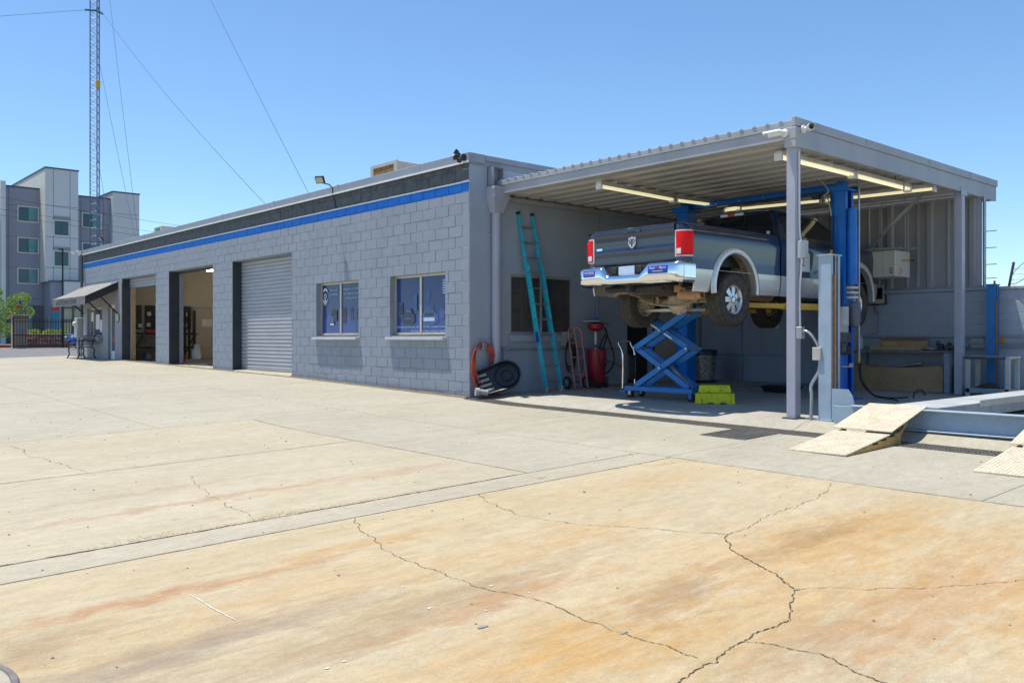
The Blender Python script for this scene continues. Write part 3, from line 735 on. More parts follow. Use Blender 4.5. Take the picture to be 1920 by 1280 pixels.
# right-hand window: two printed trucks before a garage, two lines of script
pr(W2, 2.28, 2.42, 1.5, 1.78, 'print_mid'); pr(W2, 2.3, 2.4, 1.52, 1.74, 'print_dark', .118)
pr(W2, 1.78, 1.88, 1.62, 1.93, 'print_mid'); pr(W2, 1.36, 1.44, 1.78, 2.0, 'print_mid')
prpoly(W2, [(2.33, 1.4), (2.3, 1.52), (2.24, 1.56), (2.18, 1.66), (1.98, 1.66), (1.92, 1.56), (1.86, 1.53), (1.84, 1.4), (1.95, 1.36), (2.22, 1.36)], 'print_wine'); pr(W2, 2.0, 2.16, 1.58, 1.64, 'print_mid', .116); pr(W2, 1.98, 2.18, 1.44, 1.47, 'print_mid', .116)
prpoly(W2, [(1.63, 1.35), (1.62, 1.52), (1.55, 1.57), (1.52, 1.72), (1.24, 1.72), (1.2, 1.57), (1.1, 1.53), (1.08, 1.4), (1.2, 1.33), (1.5, 1.3)], 'print_mid'); pr(W2, 1.27, 1.5, 1.6, 1.69, 'print_mid', .116); pr(W2, 1.24, 1.52, 1.5, 1.56, 'print_dark', .116); pr(W2, 1.2, 1.56, 1.4, 1.47, 'print_pale', .116)
prpoly(W2, [(1.06, 1.55), (1.0, 1.68), (.92, 1.68), (.86, 1.56), (.9, 1.45), (1.0, 1.45)], 'print_mid')
txt(W2, 'The work you do every day', .062, 2.49, 1.275, .78); txt(W2, 'for this company to be any', .062, 1.57, 1.275, .78)
txt(W2, 'the best', .062, 1.98, 1.195, .26); txt(W2, 'of many customers satisfied', .062, 1.6, 1.195, .8)
# pale panel of dense strokes at the top corner of the print
mb = MB(); mb.add([(.1185, .775, 1.9), (.1185, .97, 1.9), (.1185, .955, 2.2), (.1185, .775, 2.2)], [(0, 1, 2, 3)]); shop.part('print', mb, 'print_mid', parent=W2, fix=False)
for k in range(6):
    z = 1.92 + .047 * k; pr(W2, .785, .945, z, z + .022, 'print_pale', .1165)
# left-hand window: crest, three lines of script, faint garage scene
def ring(win, cy_, cz_, ry, rz_, th, mat, n=22, a0=0, a1=2 * math.pi):
    mb = MB(); vs_ = []
    for k in range(n + 1):
        t = a0 + (a1 - a0) * k / n
        for q in (1, 1 - th): vs_.append((.1165, cy_ + ry * q * math.cos(t), cz_ + rz_ * q * math.sin(t)))
    mb.add(vs_, [(2 * i, 2 * i + 2, 2 * i + 3, 2 * i + 1) for i in range(n)]); shop.part('crest', mb, mat, parent=win, fix=False)
ring(W1, 5.36, 2.0, .10, .16, .16, 'print_white', a0=R(200), a1=R(340)); ring(W1, 5.36, 2.05, .12, .15, .3, 'print_white', a0=R(35), a1=R(145))
ring(W1, 5.36, 2.02, .055, .06, .4, 'print_white'); prpoly(W1, [(5.43, 1.86), (5.36, 1.97), (5.29, 1.86), (5.36, 1.9)], 'print_white')
for k in range(7):
    t = R(195 + 25 * k); prpoly(W1, [(5.36 + .10 * math.cos(t), 1.98 + .15 * math.sin(t)), (5.36 + .125 * math.cos(t + .12), 1.98 + .18 * math.sin(t + .12)), (5.36 + .10 * math.cos(t + .24), 1.98 + .15 * math.sin(t + .24))], 'print_white')
txt(W1, 'Your work', .07, 5.18, 2.13, .36); txt(W1, 'brings our next customer', .07, 4.56, 2.13, .72)
txt(W1, 'to our shop', .07, 5.18, 2.03, .36); txt(W1, 'may keep up the good', .07, 4.56, 2.03, .72)
txt(W1, 'in whatever we do', .07, 4.5, 1.93, .62)
pr(W1, 4.3, 4.16, 1.45, 1.75, 'print_mid'); pr(W1, 3.9, 4.05, 1.45, 1.75, 'print_mid'); pr(W1, 4.45, 4.6, 1.4, 1.75, 'print_dark'); pr(W1, 4.85, 5.05, 1.45, 1.7, 'print_dark')
pr(W1, 3.93, 4.02, 1.47, 1.72, 'print_dark', .118); pr(W1, 4.19, 4.27, 1.47, 1.72, 'print_dark', .118)
prpoly(W1, [(5.3, 1.4), (5.25, 1.55), (5.12, 1.62), (5.02, 1.55), (4.98, 1.4)], 'print_mid'); pr(W1, 4.98, 5.15, 1.36, 1.4, 'print_pale', .116)
# roller doors
SL = MB(); n = 6
prof = [(.0, .0), (-.012, .012), (-.018, .035), (-.016, .062), (-.004, .078), (.006, .0795), (.006, .0945)]
SL.v = [(x, y, z) for (x, z) in prof for y in (-1.655, 1.655)]; SL.f = [(2 * i, 2 * i + 1, 2 * i + 3, 2 * i + 2) for i in range(len(prof) - 1)]
slat_me = SL.mesh('slat', 'shutter_grey', smooth=50)
def roller(yc, zlo, zhi, name):
    mb = MB(); mb.box(.272, .3, yc - 1.655, yc - 1.60, .0, 3.1); mb.box(.272, .3, yc + 1.60, yc + 1.655, .0, 3.1); d = shop.part('roller_door', mb, 'shutter_grey')
    k = 0; z = zhi - .0945
    while z > zlo - .02:
        o = link('slat', slat_me, d); o.location = (.262, yc, z); z -= .0945; k += 1
    mb = MB(); mb.box(.235, .275, yc - 1.64, yc + 1.64, z + .06, z + .118); shop.part('bottom_bar', mb, 'galv', parent=d)
    return d
roller(8.41, .22, 3.11, 'closed'); roller(17.41, 2.78, 3.11, 'raised')
mb = MB(); mb.box(.27, .29, 11.38, 14.65, 3.04, 3.11); shop.part('door_header', mb, 'jamb_charcoal')
# charcoal painted jambs
for y in (10.07, 14.66, 19.03):
    mb = MB(); mb.box(-.003, .31, y - .012, y - .001, -.1, 3.108); shop.part('jamb', mb, 'jamb_charcoal')
for y in (6.75, 11.37, 15.8):
    mb = MB(); mb.box(.02, .31, y + .001, y + .008, -.1, 3.108); shop.part('jamb', mb, 'trim_grey')
mb = MB(); mb.box(.3, .42, 18.93, 19.02, .27, 3.1); shop.part('door_track', mb, 'wood_raw')
mb = MB(); mb.box(.31, .4, 14.55, 14.64, .27, 3.1); shop.part('door_track', mb, 'trim_grey')
# thresholds
for (a, b) in ((6.75, 10.07), (11.37, 14.66), (15.8, 19.03)):
    mb = MB(); mb.add([(-.06, a + .01, g(a) - .02), (-.06, b - .01, g(b) - .02), (-.06, b - .01, g(b) + .012), (-.06, a + .01, g(a) + .012), (.4, a + .01, .262), (.4, b - .01, .262)], [(0, 1, 2, 3), (3, 2, 5, 4)])
    shop.part('threshold', mb, M_yard, fix=False)
# inside
mb = MB(); mb.box(.31, 8.99, 6.3, 23.29, .1, .26); shop.part('interior_floor', mb, 'inside_floor')
mb = MB(); mb.box(.31, 8.99, .21, 6.1, 0, .1); shop.part('interior_floor', mb, 'inside_floor')
mb = MB(); mb.box(.31, 7.49, 20.7, 20.85, 1.35, 3.92); pw = shop.part('partition_wall', mb, 'tan_wall')
mb = MB(); mb.box(.31, 7.49, 20.695, 20.85, .26, 1.35); shop.part('wainscot', mb, 'grey_wall_inside', parent=pw)
mb = MB(); mb.box(7.5, 7.6, 6.3, 23.2, .26, 3.92); shop.part('partition_wall', mb, 'tan_wall')
mb = MB(); mb.box(.31, 7.49, 6.1, 6.25, .1, 3.92); shop.part('partition_wall', mb, 'grey_wall_inside')
mb = MB(); mb.box(3.17, 4.05, 20.66, 20.694, .262, 2.2); idr = shop.part('inner_door', mb, 'tan_door', bevel=.004)
mb = MB(); mb.box(3.1, 3.165, 20.65, 20.692, .262, 2.27); mb.box(4.055, 4.12, 20.65, 20.692, .262, 2.27); mb.box(3.165, 4.055, 20.65, 20.692, 2.205, 2.27); shop.part('door_frame', mb, 'grey_wall_inside', parent=idr)
mb = MB(); mb.cyl((3.25, 20.6, 1.22), (3.25, 20.66, 1.22), .03); shop.part('handle', mb, 'steel_dark', parent=idr)
for (xa, xb, za, zb) in ((3.45, 3.67, 1.52, 1.8), (3.69, 3.86, 1.52, 1.8)):
    mb = MB(); mb.box(xa, xb, 20.655, 20.659, za, zb); shop.part('notice', mb, 'paper_white', parent=idr)
# storefront: stucco skin, door, window
mb = MB(); wall_open(mb, lambda m, a, b, z, zz: m.box(-.012, .0055, a, b, z, zz), 19.06, YE, -.1, 2.98, OPEN[-2:]); shop.part('stucco', mb, 'stucco_grey')
mb = MB(); mb.box(.08, .13, 19.77, 19.84, .3, 2.27); mb.box(.08, .13, 20.45, 20.52, .3, 2.27); mb.box(.08, .13, 19.84, 20.45, 2.12, 2.27); mb.box(.08, .13, 19.84, 20.45, .3, .62); sdoor = shop.part('glazed_door', mb, 'white_paint', bevel=.004)
mb = MB(); mb.box(.1, .108, 19.84, 20.45, .62, 2.12); shop.part('pane', mb, 'store_glass', parent=sdoor)
mb = MB(); mb.box(.092, .097, 19.95, 20.35, .95, 1.1); shop.part('sign', mb, 'bright_red', parent=sdoor)
mb = MB(); mb.box(.05, .08, 19.88, 19.92, 1.15, 1.45); shop.part('pull_handle', mb, 'galv', parent=sdoor)
mb = MB(); mb.box(.08, .13, 21.2, 21.26, 1.12, 2.2); mb.box(.08, .13, 22.94, 23.0, 1.12, 2.2); mb.box(.08, .13, 21.26, 22.94, 2.13, 2.2); mb.box(.08, .13, 21.26, 22.94, 1.12, 1.18); mb.box(.08, .13, 22.5, 22.54, 1.18, 2.13); sw = shop.part('window', mb, 'aluminium_tan')
mb = MB(); mb.box(.1, .108, 21.26, 22.94, 1.18, 2.13); shop.part('pane', mb, 'store_glass', parent=sw)
for (a, b, z, zz) in ((21.35, 21.8, 1.3, 1.75), (21.85, 22.3, 1.4, 1.95), (22.6, 22.85, 1.7, 2.05)):
    mb = MB(); mb.box(.094, .098, a, b, z, zz); shop.part('notice', mb, 'paper_white', parent=sw)
mb = MB(); mb.box(-.2, .07, 21.1, 23.1, 1.04, 1.11); mb.box(-.14, .07, 21.15, 23.05, .96, 1.04); shop.part('sill', mb, 'stucco_grey', bevel=.01, parent=sw)
mb = MB(); mb.lathe((-.014, 19.42, 1.78), (-1, 0, 0), [(.17, 0), (.17, .02), (.155, .026), (.155, .02), (0.001, .02)], 26); sg = shop.part('round_sign', mb, 'iron_black', smooth=40)
mb = MB(); mb.lathe((-.0345, 19.42, 1.78), (-1, 0, 0), [(.145, 0), (.145, .004), (0.001, .004)], 26); shop.part('face', mb, pm('sign_sage', (0.5, 0.56, 0.42), .6, c2=(.1, .12, .1), thr=.55, wear=.8, scale=9), parent=sg)
# downspout with leader head
mb = MB()
def rect_ring(z, x0, x1, y0, y1): return [(x0, y0, z), (x1, y0, z), (x1, y1, z), (x0, y1, z)]
rings = [rect_ring(3.36, .47, .66, -.17, -.02), rect_ring(3.64, .38, .75, -.26, -.01), rect_ring(3.84, .38, .75, -.26, -.01), rect_ring(3.84, .40, .73, -.24, -.03), rect_ring(3.7, .40, .73, -.24, -.03)]
mb.v = [p for r_ in rings for p in r_]
for i in range(4):
    for k in range(4): mb.f.append((i * 4 + k, i * 4 + (k + 1) % 4, (i + 1) * 4 + (k + 1) % 4, (i + 1) * 4 + k))
mb.f.append((16, 17, 18, 19))
ds = shop.part('downspout_head', mb, 'post_grey')
mb = MB(); mb.box(.365, .765, -.275, -.005, 3.78, 3.81); shop.part('band', mb, 'post_grey', parent=ds)
mb = MB(); mb.cyl((.565, -.095, 3.45), (.565, -.095, .5), .088, n=20); mb.tube([(.565, -.095, .5), (.565, -.1, .35), (.56, -.2, .2), (.56, -.3, .12)], .088, 16); pipe = shop.part('downspout', mb, 'post_grey', smooth=40)
for z in (2.95, 1.1):
    mb = MB(); mb.cyl((.565, -.095, z), (.565, -.095, z + .03), .095, n=20); mb.box(.45, .68, -.03, -.005, z, z + .03); shop.part('strap', mb, 'post_grey', parent=pipe)
mb = MB(); mb.box(.43, .46, -.16, -.006, 3.86, 4.2); mb.box(.68, .71, -.16, -.006, 3.86, 4.2); mb.add([(.43, -.17, 4.19), (.71, -.17, 4.19), (.71, -.01, 4.22), (.43, -.01, 4.22)], [(0, 1, 2, 3)]); mb.box(.43, .71, -.02, -.006, 3.86, 4.2); shop.part('scupper', mb, 'trim_grey')
# end wall window
mb = MB(); xa, xb, za, zb = .985, 2.675, 1.14, 2.28
mb.box(xa, xa + .05, .02, .08, za, zb); mb.box(xb - .05, xb, .02, .08, za, zb); mb.box(xa + .05, xb - .05, .02, .08, zb - .05, zb); mb.box(xa + .05, xb - .05, .02, .08, za, za + .05); mb.box(1.80, 1.85, .03, .08, za + .05, zb - .05)
ww = shop.part('window', mb, pm('frame_dull', (0.38, 0.35, 0.31), 0.5, var=.15), bevel=.004)
for (a, b) in ((xa + .05, 1.80), (1.85, xb - .05)):
    mb = MB(); mb.box(a, b, .05, .055, za + .05, zb - .05); shop.part('pane', mb, 'shop_glass', parent=ww)
mb = MB(); mb.box(xa - .05, xb + .05, -.07, .02, za - .14, za - .005); shop.part('sill', mb, 'wall_paint', bevel=.01, parent=ww)
mb = MB(); mb.box(xb - .05, xb + .04, -.02, -.005, za, zb + .04); shop.part('casing', mb, 'wall_paint', parent=ww)
# doors of the end wall
mb = MB(); mb.box(4.33, 5.13, .12, .16, 0.02, 2.13); shop.part('doorway_dark_sheet', mb, 'dark_void')  # near-black sheet fills the opening, painted as the unlit room beyond
mb = MB(); mb.box(5.21, 6.04, .02, .06, .09, 2.11); td2 = shop.part('door', mb, 'tan_door', bevel=.003)
mb = MB(); mb.cyl((5.95, .02, 1.1), (5.95, -.04, 1.1), .025); mb.box(5.9, 5.96, -.05, -.035, 1.08, 1.12); shop.part('handle', mb, 'galv', parent=td2)
mb = MB(); mb.box(5.145, 5.195, -.02, .1, 0.02, 2.2); mb.box(6.055, 6.11, -.02, .1, .02, 2.2); mb.box(5.2, 6.05, -.02, .1, 2.125, 2.2); shop.part('door_frame', mb, 'wall_paint')
mb = MB(); mb.box(5.15, 5.19, -.03, -.021, .1, 2.2); shop.part('door_stop', mb, 'dark_void')
# conduit on end wall, outlets
mb = MB(); mb.cyl((.72, -.03, .86), (4.1, -.03, .86), .016); mb.cyl((3.35, -.03, .9), (3.35, -.03, 3.66), .018); mb.box(.75, .86, -.06, -.005, .82, .9); mb.box(3.3, 3.4, -.06, -.005, .8, .92); shop.part('conduit', mb, 'trim_grey', smooth=40)
for x in (1.0, 1.9, 2.9):
    mb = MB(); mb.box(x - .02, x + .02, -.05, -.005, .835, .885); shop.part('conduit_clip', mb, 'galv')
mb = MB(); mb.box(.70, .77, -.035, -.005, 1.17, 1.29); ob = shop.part('outlet_box', mb, 'white_plastic', bevel=.004)
mb = MB(); mb.box(.72, .75, -.039, -.036, 1.19, 1.22); mb.box(.72, .75, -.039, -.036, 1.24, 1.27); shop.part('socket', mb, 'steel_dark', parent=ob)
mb = MB(); mb.tube([(.78, -.05, .83), (.79, -.06, .72), (.775, -.06, .62)], .012, 8); shop.part('tap', mb, 'galv')
# ------------------------------------------------------------------ steel canopy
YF = -6.13; XF = .6; XB = 7.65
cp_ = Thing('steel_canopy', 'grey steel canopy on square posts with a ribbed metal roof', 'canopy', (4, -3, 0.05))
for (x, y) in ((.69, -6.06), (6.15, -6.06)):
    z = G(x, y)
    mb = MB(); mb.box(x - .068, x + .068, y - .068, y + .068, z, 3.64); p = cp_.part('post', mb, 'post_grey', bevel=.008)
    mb = MB(); mb.box(x - .11, x + .11, y - .11, y + .11, z - .005, z + .012); cp_.part('base_plate', mb, 'steel_dark', parent=p)
mb = MB(); mb.box(.56, .78, -6.17, -6.0, 3.60, 3.72); mb.box(.555, .70, -6.175, -5.98, 3.71, 3.86); cp_.part('post_cap', mb, 'canopy_grey', bevel=.006)
mb = MB(); mb.box(XF, XF + .05, -6.0, -.02, 3.715, 3.865); cp_.part('edge_beam', mb, 'canopy_grey', bevel=.004)
mb = MB(); mb.box(XF - .02, XF + .03, YF - .01, -.02, 3.866, 3.96); cp_.part('flashing', mb, 'canopy_grey', bevel=.004)
mb = MB(); mb.box(.70, XB, YF, YF + .05, 3.62, 3.88); cp_.part('edge_beam', mb, 'canopy_grey', bevel=.004)
mb = MB(); mb.box(XF - .03, XB + .01, YF - .022, YF + .03, 3.881, 4.0); cp_.part('flashing', mb, 'canopy_grey', bevel=.004)
for x in (2.55, 4.7, 6.4):
    mb = MB(); mb.box(x - .004, x + .004, YF - .026, YF - .0225, 3.884, 3.998); cp_.part('seam', mb, 'siding_grey')
mb = MB(); mb.box(XB - .03, XB + .008, YF + .05, -.02, 3.63, 3.98); cp_.part('edge_beam', mb, 'canopy_grey')
mb = MB(); mb.box(6.02, 6.28, YF - .012, YF - .002, 3.56, 3.7); mb.box(6.07, 6.23, YF + .02, YF + .1, 3.5, 3.64); cp_.part('bracket', mb, 'post_grey')
# deck: flutes run along y, seen from below
mb = MB(); prof = []
x = XF + .06; pitch = .38
while x < XB - .05:
    prof += [(x, 3.725), (x + .20, 3.725), (x + .235, 3.83), (x + .345, 3.83)]; x += pitch
vs_ = []
for (px_, pz) in prof: vs_ += [(px_, YF + .055, pz), (px_, -.03, pz)]
mb.add(vs_, [(2 * i, 2 * i + 1, 2 * i + 3, 2 * i + 2) for i in range(len(prof) - 1)])
cp_.part('roof_deck', mb, 'deck_grey', fix=False)
mb = MB(); mb.box(XF + .035, XB - .035, YF + .035, -.02, 3.905, 3.93); cp_.part('roof_board', mb, 'canopy_grey')
# roofing sheet ribs along x, their ends showing over the edge
rib = MB(); rib.prism([(-.032, 0), (.032, 0), (.010, .022), (-.010, .022)], 'x', XF - .03, XB); rme = rib.mesh('roof_rib', 'canopy_grey')
for k in range(29):
    o = link('roof_rib', rme, cp_.o); o.location = Vector((0, -.2 - .205 * k, 3.955)) - Vector(cp_.off)
mb = MB(); mb.box(XF - .015, XB, YF + .04, -.03, 3.94, 3.957); cp_.part('roof_sheet', mb, 'canopy_grey')
# closing angle along the building
mb = MB(); mb.box(XF + .05, XB - .04, -.1, -.008, 3.62, 3.70); cp_.part('wall_ledger', mb, 'canopy_grey')
mb = MB(); mb.cyl((4.6, YF + .35, 3.73), (4.6, YF + .35, 3.5), .012); cp_.part('hanger_rod', mb, 'galv')
# vertical rod from roof beside the lift with hoses (air drop pipe)
ad = Thing('air_drop_pipe', 'thin galvanised air pipe dropping from the canopy roof beside the blue lift', 'pipe', (4.05, -5.28, 0.05))
mb = MB(); mb.cyl((4.05, -5.28, .78), (4.05, -5.28, 3.72), .018, n=10); ad.part('pipe', mb, 'galv', smooth=40)
mb = MB(); mb.cyl((4.05, -5.28, .70), (4.05, -5.28, .78), .026, n=10); mb.cyl((4.05, -5.28, .66), (4.05, -5.28, .70), .02, n=10); ad.part('coupler', mb, pm('brass', (.5, .36, .1), .4, metal=.7), smooth=40)
hp = [(4.05, -5.28, .68), (4.06, -5.29, .45), (4.1, -5.36, .25), (4.2, -5.5, .12), (4.4, -5.7, .085), (4.7, -5.8, .09)]
def smooth_path(pts, n=6):
    P = [Vector(p) for p in pts]; out = []
    for i in range(len(P) - 1):
        a = P[max(0, i - 1)]; b = P[i]; c = P[i + 1]; d = P[min(len(P) - 1, i + 2)]
        for k in range(n):
            t = k / n; out.append(0.5 * ((2 * b) + (-a + c) * t + (2 * a - 5 * b + 4 * c - d) * t * t + (-a + 3 * b - 3 * c + d) * t ** 3))
    return out + [P[-1]]
mb = MB(); mb.tube(smooth_path(hp), .012, 8); ad.part('hose', mb, 'black_rubber', smooth=60)
mb = MB(); mb.tube(smooth_path([(4.07, -5.3, .66), (4.1, -5.3, .4), (4.2, -5.38, .2), (4.3, -5.45, .1), (4.15, -5.8, .08), (3.9, -6.0, .075)]), .011, 8); ad.part('hose', mb, 'black_rubber', smooth=60)
ho = MB(); ho.tube(smooth_path([(4.35 + .2 * math.cos(t), -6.15 + .03 * t * .2, .12 + .12 * math.sin(t)) for t in [(.2 + k * .5) for k in range(7)]]), .011, 8)
solo('rubber_hose', ho, 'black_rubber', 'loop of black hose standing on the floor by the old lift runway', 'hose', (4.35, -6.1, .06), smooth=60)

# back wall of blocks, metal siding above
bw = Thing('yard_wall', 'low grey block wall closing off the back of the canopy and yard', 'wall', (7.1, -7, 0))
mb = MB(); mb.box(6.936, 7.13, -22, -.02, -.3, 1.93); bwm = bw.part('wall_core', mb, 'wall_paint')
bk = {}
def bblock(L, H):
    k = (round(L, 3), round(H, 3))
    if k not in bk:
        m_ = block_mesh(L, H); m_.v = [(v[0] * .6, v[1], v[2]) for v in m_.v]; bk[k] = m_.mesh('block', 'wall_paint')
    return bk[k]
for r_ in range(10):
    za = .0 + r_ * CH - .1; y = -.03 + (CL / 2 if r_ % 2 else 0)
    while y > -9.0:
        a = y - CL; b = min(y, -.03); y -= CL
        if b - a < .05 or b > -3.2: continue
        o = link('block', bblock(b - a, CH), bwm); o.location = Vector((6.93 + random.uniform(0, .0015), (a + b) / 2, za + CH / 2)) - Vector(bw.off)
mb = MB(); mb.box(6.9, 7.16, -22, -.02, 1.935, 1.99); bw.part('wall_cap', mb, 'wall_paint', bevel=.008)
mb = MB(); mb.cyl((6.9, -12, 1.09), (6.9, -3.9, 1.09), .014); mb.cyl((6.9, -12, .9), (6.9, -3.9, .9), .014); mb.cyl((6.9, -12, .97), (6.9, -6.2, .97), .012)
for y in (-4.4, -5.2, -6.0, -6.9, -7.8): mb.box(6.88, 6.93, y - .015, y + .015, .88, 1.11)
bw.part('conduit', mb, 'trim_grey', smooth=40)
mb = MB(); mb.box(6.9, 6.94, -6.52, -6.4, 1.0, 1.1); bw.part('junction_box', mb, 'orange_valve')
ms = Thing('metal_siding', 'tall dark grey ribbed metal siding standing on the block wall', 'siding', (7.0, -3, 2.0))
pn = MB(); prof = []
W = .76
prof = [(-W / 2, 0), (-W / 2 + .09, 0), (-W / 2 + .12, -.055), (-W / 2 + .20, -.055), (-W / 2 + .23, 0), (-.02, 0), (.0, -.02), (.03, -.02), (.05, 0), (.18, 0), (.20, -.02), (.23, -.02), (.25, 0), (W / 2, 0)]
pn.v = [(dx, y, z) for (y, dx) in prof for z in (1.985, 3.64)]; pn.f = [(2 * i, 2 * i + 1, 2 * i + 3, 2 * i + 2) for i in range(len(prof) - 1)]
pme = pn.mesh('siding_panel', 'siding_grey', (0, 0, 2.0), fix=False)
for k in range(8):
    o = link('siding_panel', pme, ms.o); o.location = (0, -.42 + 3 - .76 * k, 0)
mb = MB(); mb.box(6.99, 7.05, YF + .03, YF + .1, 1.992, 3.64); ms.part('corner_post', mb, 'post_grey')
mb = MB(); mb.box(6.95, 7.05, YF + .02, -.05, 1.992, 2.03); ms.part('base_channel', mb, 'siding_grey')
# galvanised stack pipe at the outer corner
solo('vent_pipe', MB().cyl((7.0, -6.16, 1.995), (7.0, -6.16, 3.63), .03, n=12), 'galv', 'slim pale pipe running up the outer corner of the metal siding', 'pipe', (7.0, -6.16, 1.995), smooth=40)
# sheet metal doors at the back
nd = Thing('sliding_doors', 'dark navy sheet metal sliding doors across the back wall behind the truck', 'door', (6.9, -1.7, .1))
for k, (a, b) in enumerate(((-1.15, -.06), (-2.27, -1.17), (-3.38, -2.29))):
    mb = MB(); mb.box(6.86, 6.9, a, b, .11, 2.55); pnl = nd.part('door_panel', mb, 'navy_door', bevel=.006)
    mb = MB(); mb.box(6.853, 6.8595, a + .03, a + .05, .2, 2.5); nd.part('rib', mb, 'navy_door', parent=pnl)
mb = MB(); mb.cyl((6.82, -.35, .72), (6.82, -2.25, .72), .014); mb.box(6.80, 6.86, -2.3, -2.24, .69, .75); nd.part('lock_bar', mb, 'navy_door')
mb = MB(); mb.box(6.88, 6.925, -3.45, -.06, 2.56, 2.64); nd.part('track', mb, 'steel_dark')
mb = MB(); mb.box(6.845, 6.86, -2.07, -2.0, 1.28, 1.4); nd.part('label_plate', mb, 'white_plastic')
# razor wire
rz = Thing('razor_wire', 'coil of razor wire on an angled post above the yard wall', 'razor wire', (7.05, -6.62, 1.99))
mb = MB(); mb.beam((7.05, -6.55, 1.985), (7.05, -6.63, 2.42), .035, .035); rz.part('post', mb, 'steel_dark')
mb = MB()
for j in range(3):
    cy_ = -6.75 - .42 * j
    pts = [(7.05 + .18 * math.cos(t), cy_ + .2 * math.sin(t) - .01 * t, 2.24 + .22 * math.cos(t + .6)) for t in [k * 2 * math.pi / 28 for k in range(29)]]
    mb.tube(pts, .006, 5)
for z in (2.1, 2.2, 2.3): mb.cyl((7.05, -6.6, z), (7.05, -9.5, z), .004, n=5)
rz.part('wire', mb, 'steel_dark')
mb = MB()
for z in (2.15, 2.4, 2.7, 3.0): mb.beam((7.02, -6.18, z), (7.02, -6.36, z), .012, .012)
solo('pole_steps', mb, 'steel_dark', 'row of small dark pegs sticking out beside the siding corner pipe', 'pegs', (7.02, -6.18, 2.1))

# fluorescent fixtures under the deck
def fixture(p0, p1, label):
    p0 = Vector(p0); p1 = Vector(p1); d = (p1 - p0).normalized(); c = (p0 + p1) / 2; n = d.cross(Vector((0, 0, 1)))
    t_ = Thing('strip_light', label, 'light', tuple(c), group='strip lights under the canopy')
    mb = MB(); mb.beam(p0 + Vector((0, 0, .05)), p1 + Vector((0, 0, .05)), .11, .06); t_.part('housing', mb, 'fixture_white', bevel=.006)
    for s_ in (-1, 1):
        mb = MB(); mb.cyl(p0 + n * .032 * s_ + d * .04, p1 + n * .032 * s_ - d * .04, .019, n=10); t_.part('tube', mb, 'tube_glow', smooth=40)
    for p, sg in ((p0, 1), (p1, -1)):
        mb = MB(); mb.beam(p - d * .01 * sg, p + d * .035 * sg, .125, .11, (0, 0, 1)); t_.part('end_cap', mb, 'white_plastic', bevel=.01)
    for f in (.25, .75):
        q = p0.lerp(p1, f); mb = MB(); mb.cyl(q + Vector((0, 0, .08)), q + Vector((0, 0, .17)), .006, n=6); t_.part('hanger', mb, 'steel_dark')
ZL = 3.60
fixture((.85, -2.38, ZL), (2.92, -2.3, ZL), 'strip light nearest the ladder under the canopy roof')
fixture((2.98, -2.3, ZL), (4.75, -2.5, ZL), 'strip light over the truck cab in line with the blue crossbeam')
fixture((.9, -5.7, ZL - .02), (2.95, -5.72, ZL - .02), 'strip light just behind the front canopy post')
fixture((3.0, -5.72, ZL - .02), (4.9, -5.72, ZL - .02), 'strip light beyond the front post, ending near the diagonal brace')
fixture((5.3, -6.0, ZL), (5.1, -4.1, ZL), 'strip light crossing the canopy near its outer edge')
fixture((5.08, -4.05, ZL), (4.75, -2.15, ZL), 'strip light crossing the canopy above the truck windscreen')
# security cameras
def camera_(base, nrm, look, label):
    t_ = Thing('security_camera', label, 'camera', base, group='white security cameras on the canopy corner')
    b = Vector(base); n = Vector(nrm).normalized(); l = Vector(look).normalized()
    mb = MB(); mb.lathe(b, n, [(.0, 0), (.055, 0), (.055, .02), (.03, .035), (.02, .08), (.0, .085)], 18); t_.part('mount', mb, 'white_plastic', smooth=40)
    c = b + n * .09
    mb = MB(); mb.lathe(c - l * .02, l, [(.0, 0), (.035, .005), (.042, .03), (.042, .19), (.036, .2), (.03, .198)], 18); t_.part('body', mb, 'white_plastic', smooth=40)
    mb = MB(); mb.lathe(c + l * .172, l, [(.033, 0), (.033, .012), (0, .014)], 16); t_.part('lens', mb, 'dark_glass', smooth=40)
    mb = MB(); mb.shell(lambda u, v: c + l * (.02 + .22 * u) + l.cross(Vector((0, 0, 1))) * (.046 * math.sin((v - .5) * 2.6)) + Vector((0, 0, 1)) * (.046 * math.cos((v - .5) * 2.6)), 1, 8, (0, 0, .004)); t_.part('hood', mb, 'white_plastic', smooth=40)
camera_((.545, -6.02, 3.79), (-1, 0, 0), (-.45, .8, -.12), 'white security camera on the canopy edge looking along the shop front')
camera_((.72, -6.18, 3.84), (0, -1, 0), (-.75, -.6, -.1), 'white security camera at the canopy corner looking out over the yard')

# diagonal brace + hanging gas heater
hb = Thing('unit_heater', 'beige box heater hung from the canopy beyond the blue lift', 'heater', (6.1, -4.75, 2.2))
mb = MB(); mb.box(5.95, 6.55, -5.02, -4.42, 2.20, 2.68); hbm = hb.part('cabinet', mb, 'heater_beige', bevel=.012)
mb = MB(); mb.box(5.943, 5.949, -4.8, -4.785, 2.22, 2.66); hb.part('panel_seam', mb, 'tan_box_roof', parent=hbm)
mb = MB(); mb.box(6.0, 6.5, -4.418, -4.40, 2.24, 2.64); hb.part('fan_opening', mb, 'dark_void', parent=hbm)
for k in range(7): mb = MB(); mb.beam((6.0, -4.39, 2.27 + .055 * k), (6.5, -4.39, 2.27 + .055 * k), .012, .03, (0, .5, 1)); hb.part('louvre', mb, 'steel_dark', parent=hbm)
mb = MB(); mb.cyl((6.2, -5.02, 2.5), (6.2, -5.16, 2.5), .012); mb.cyl((6.2, -5.16, 2.5), (6.2, -5.17, 2.5), .032); hb.part('gas_valve', mb, 'orange_valve', smooth=40)
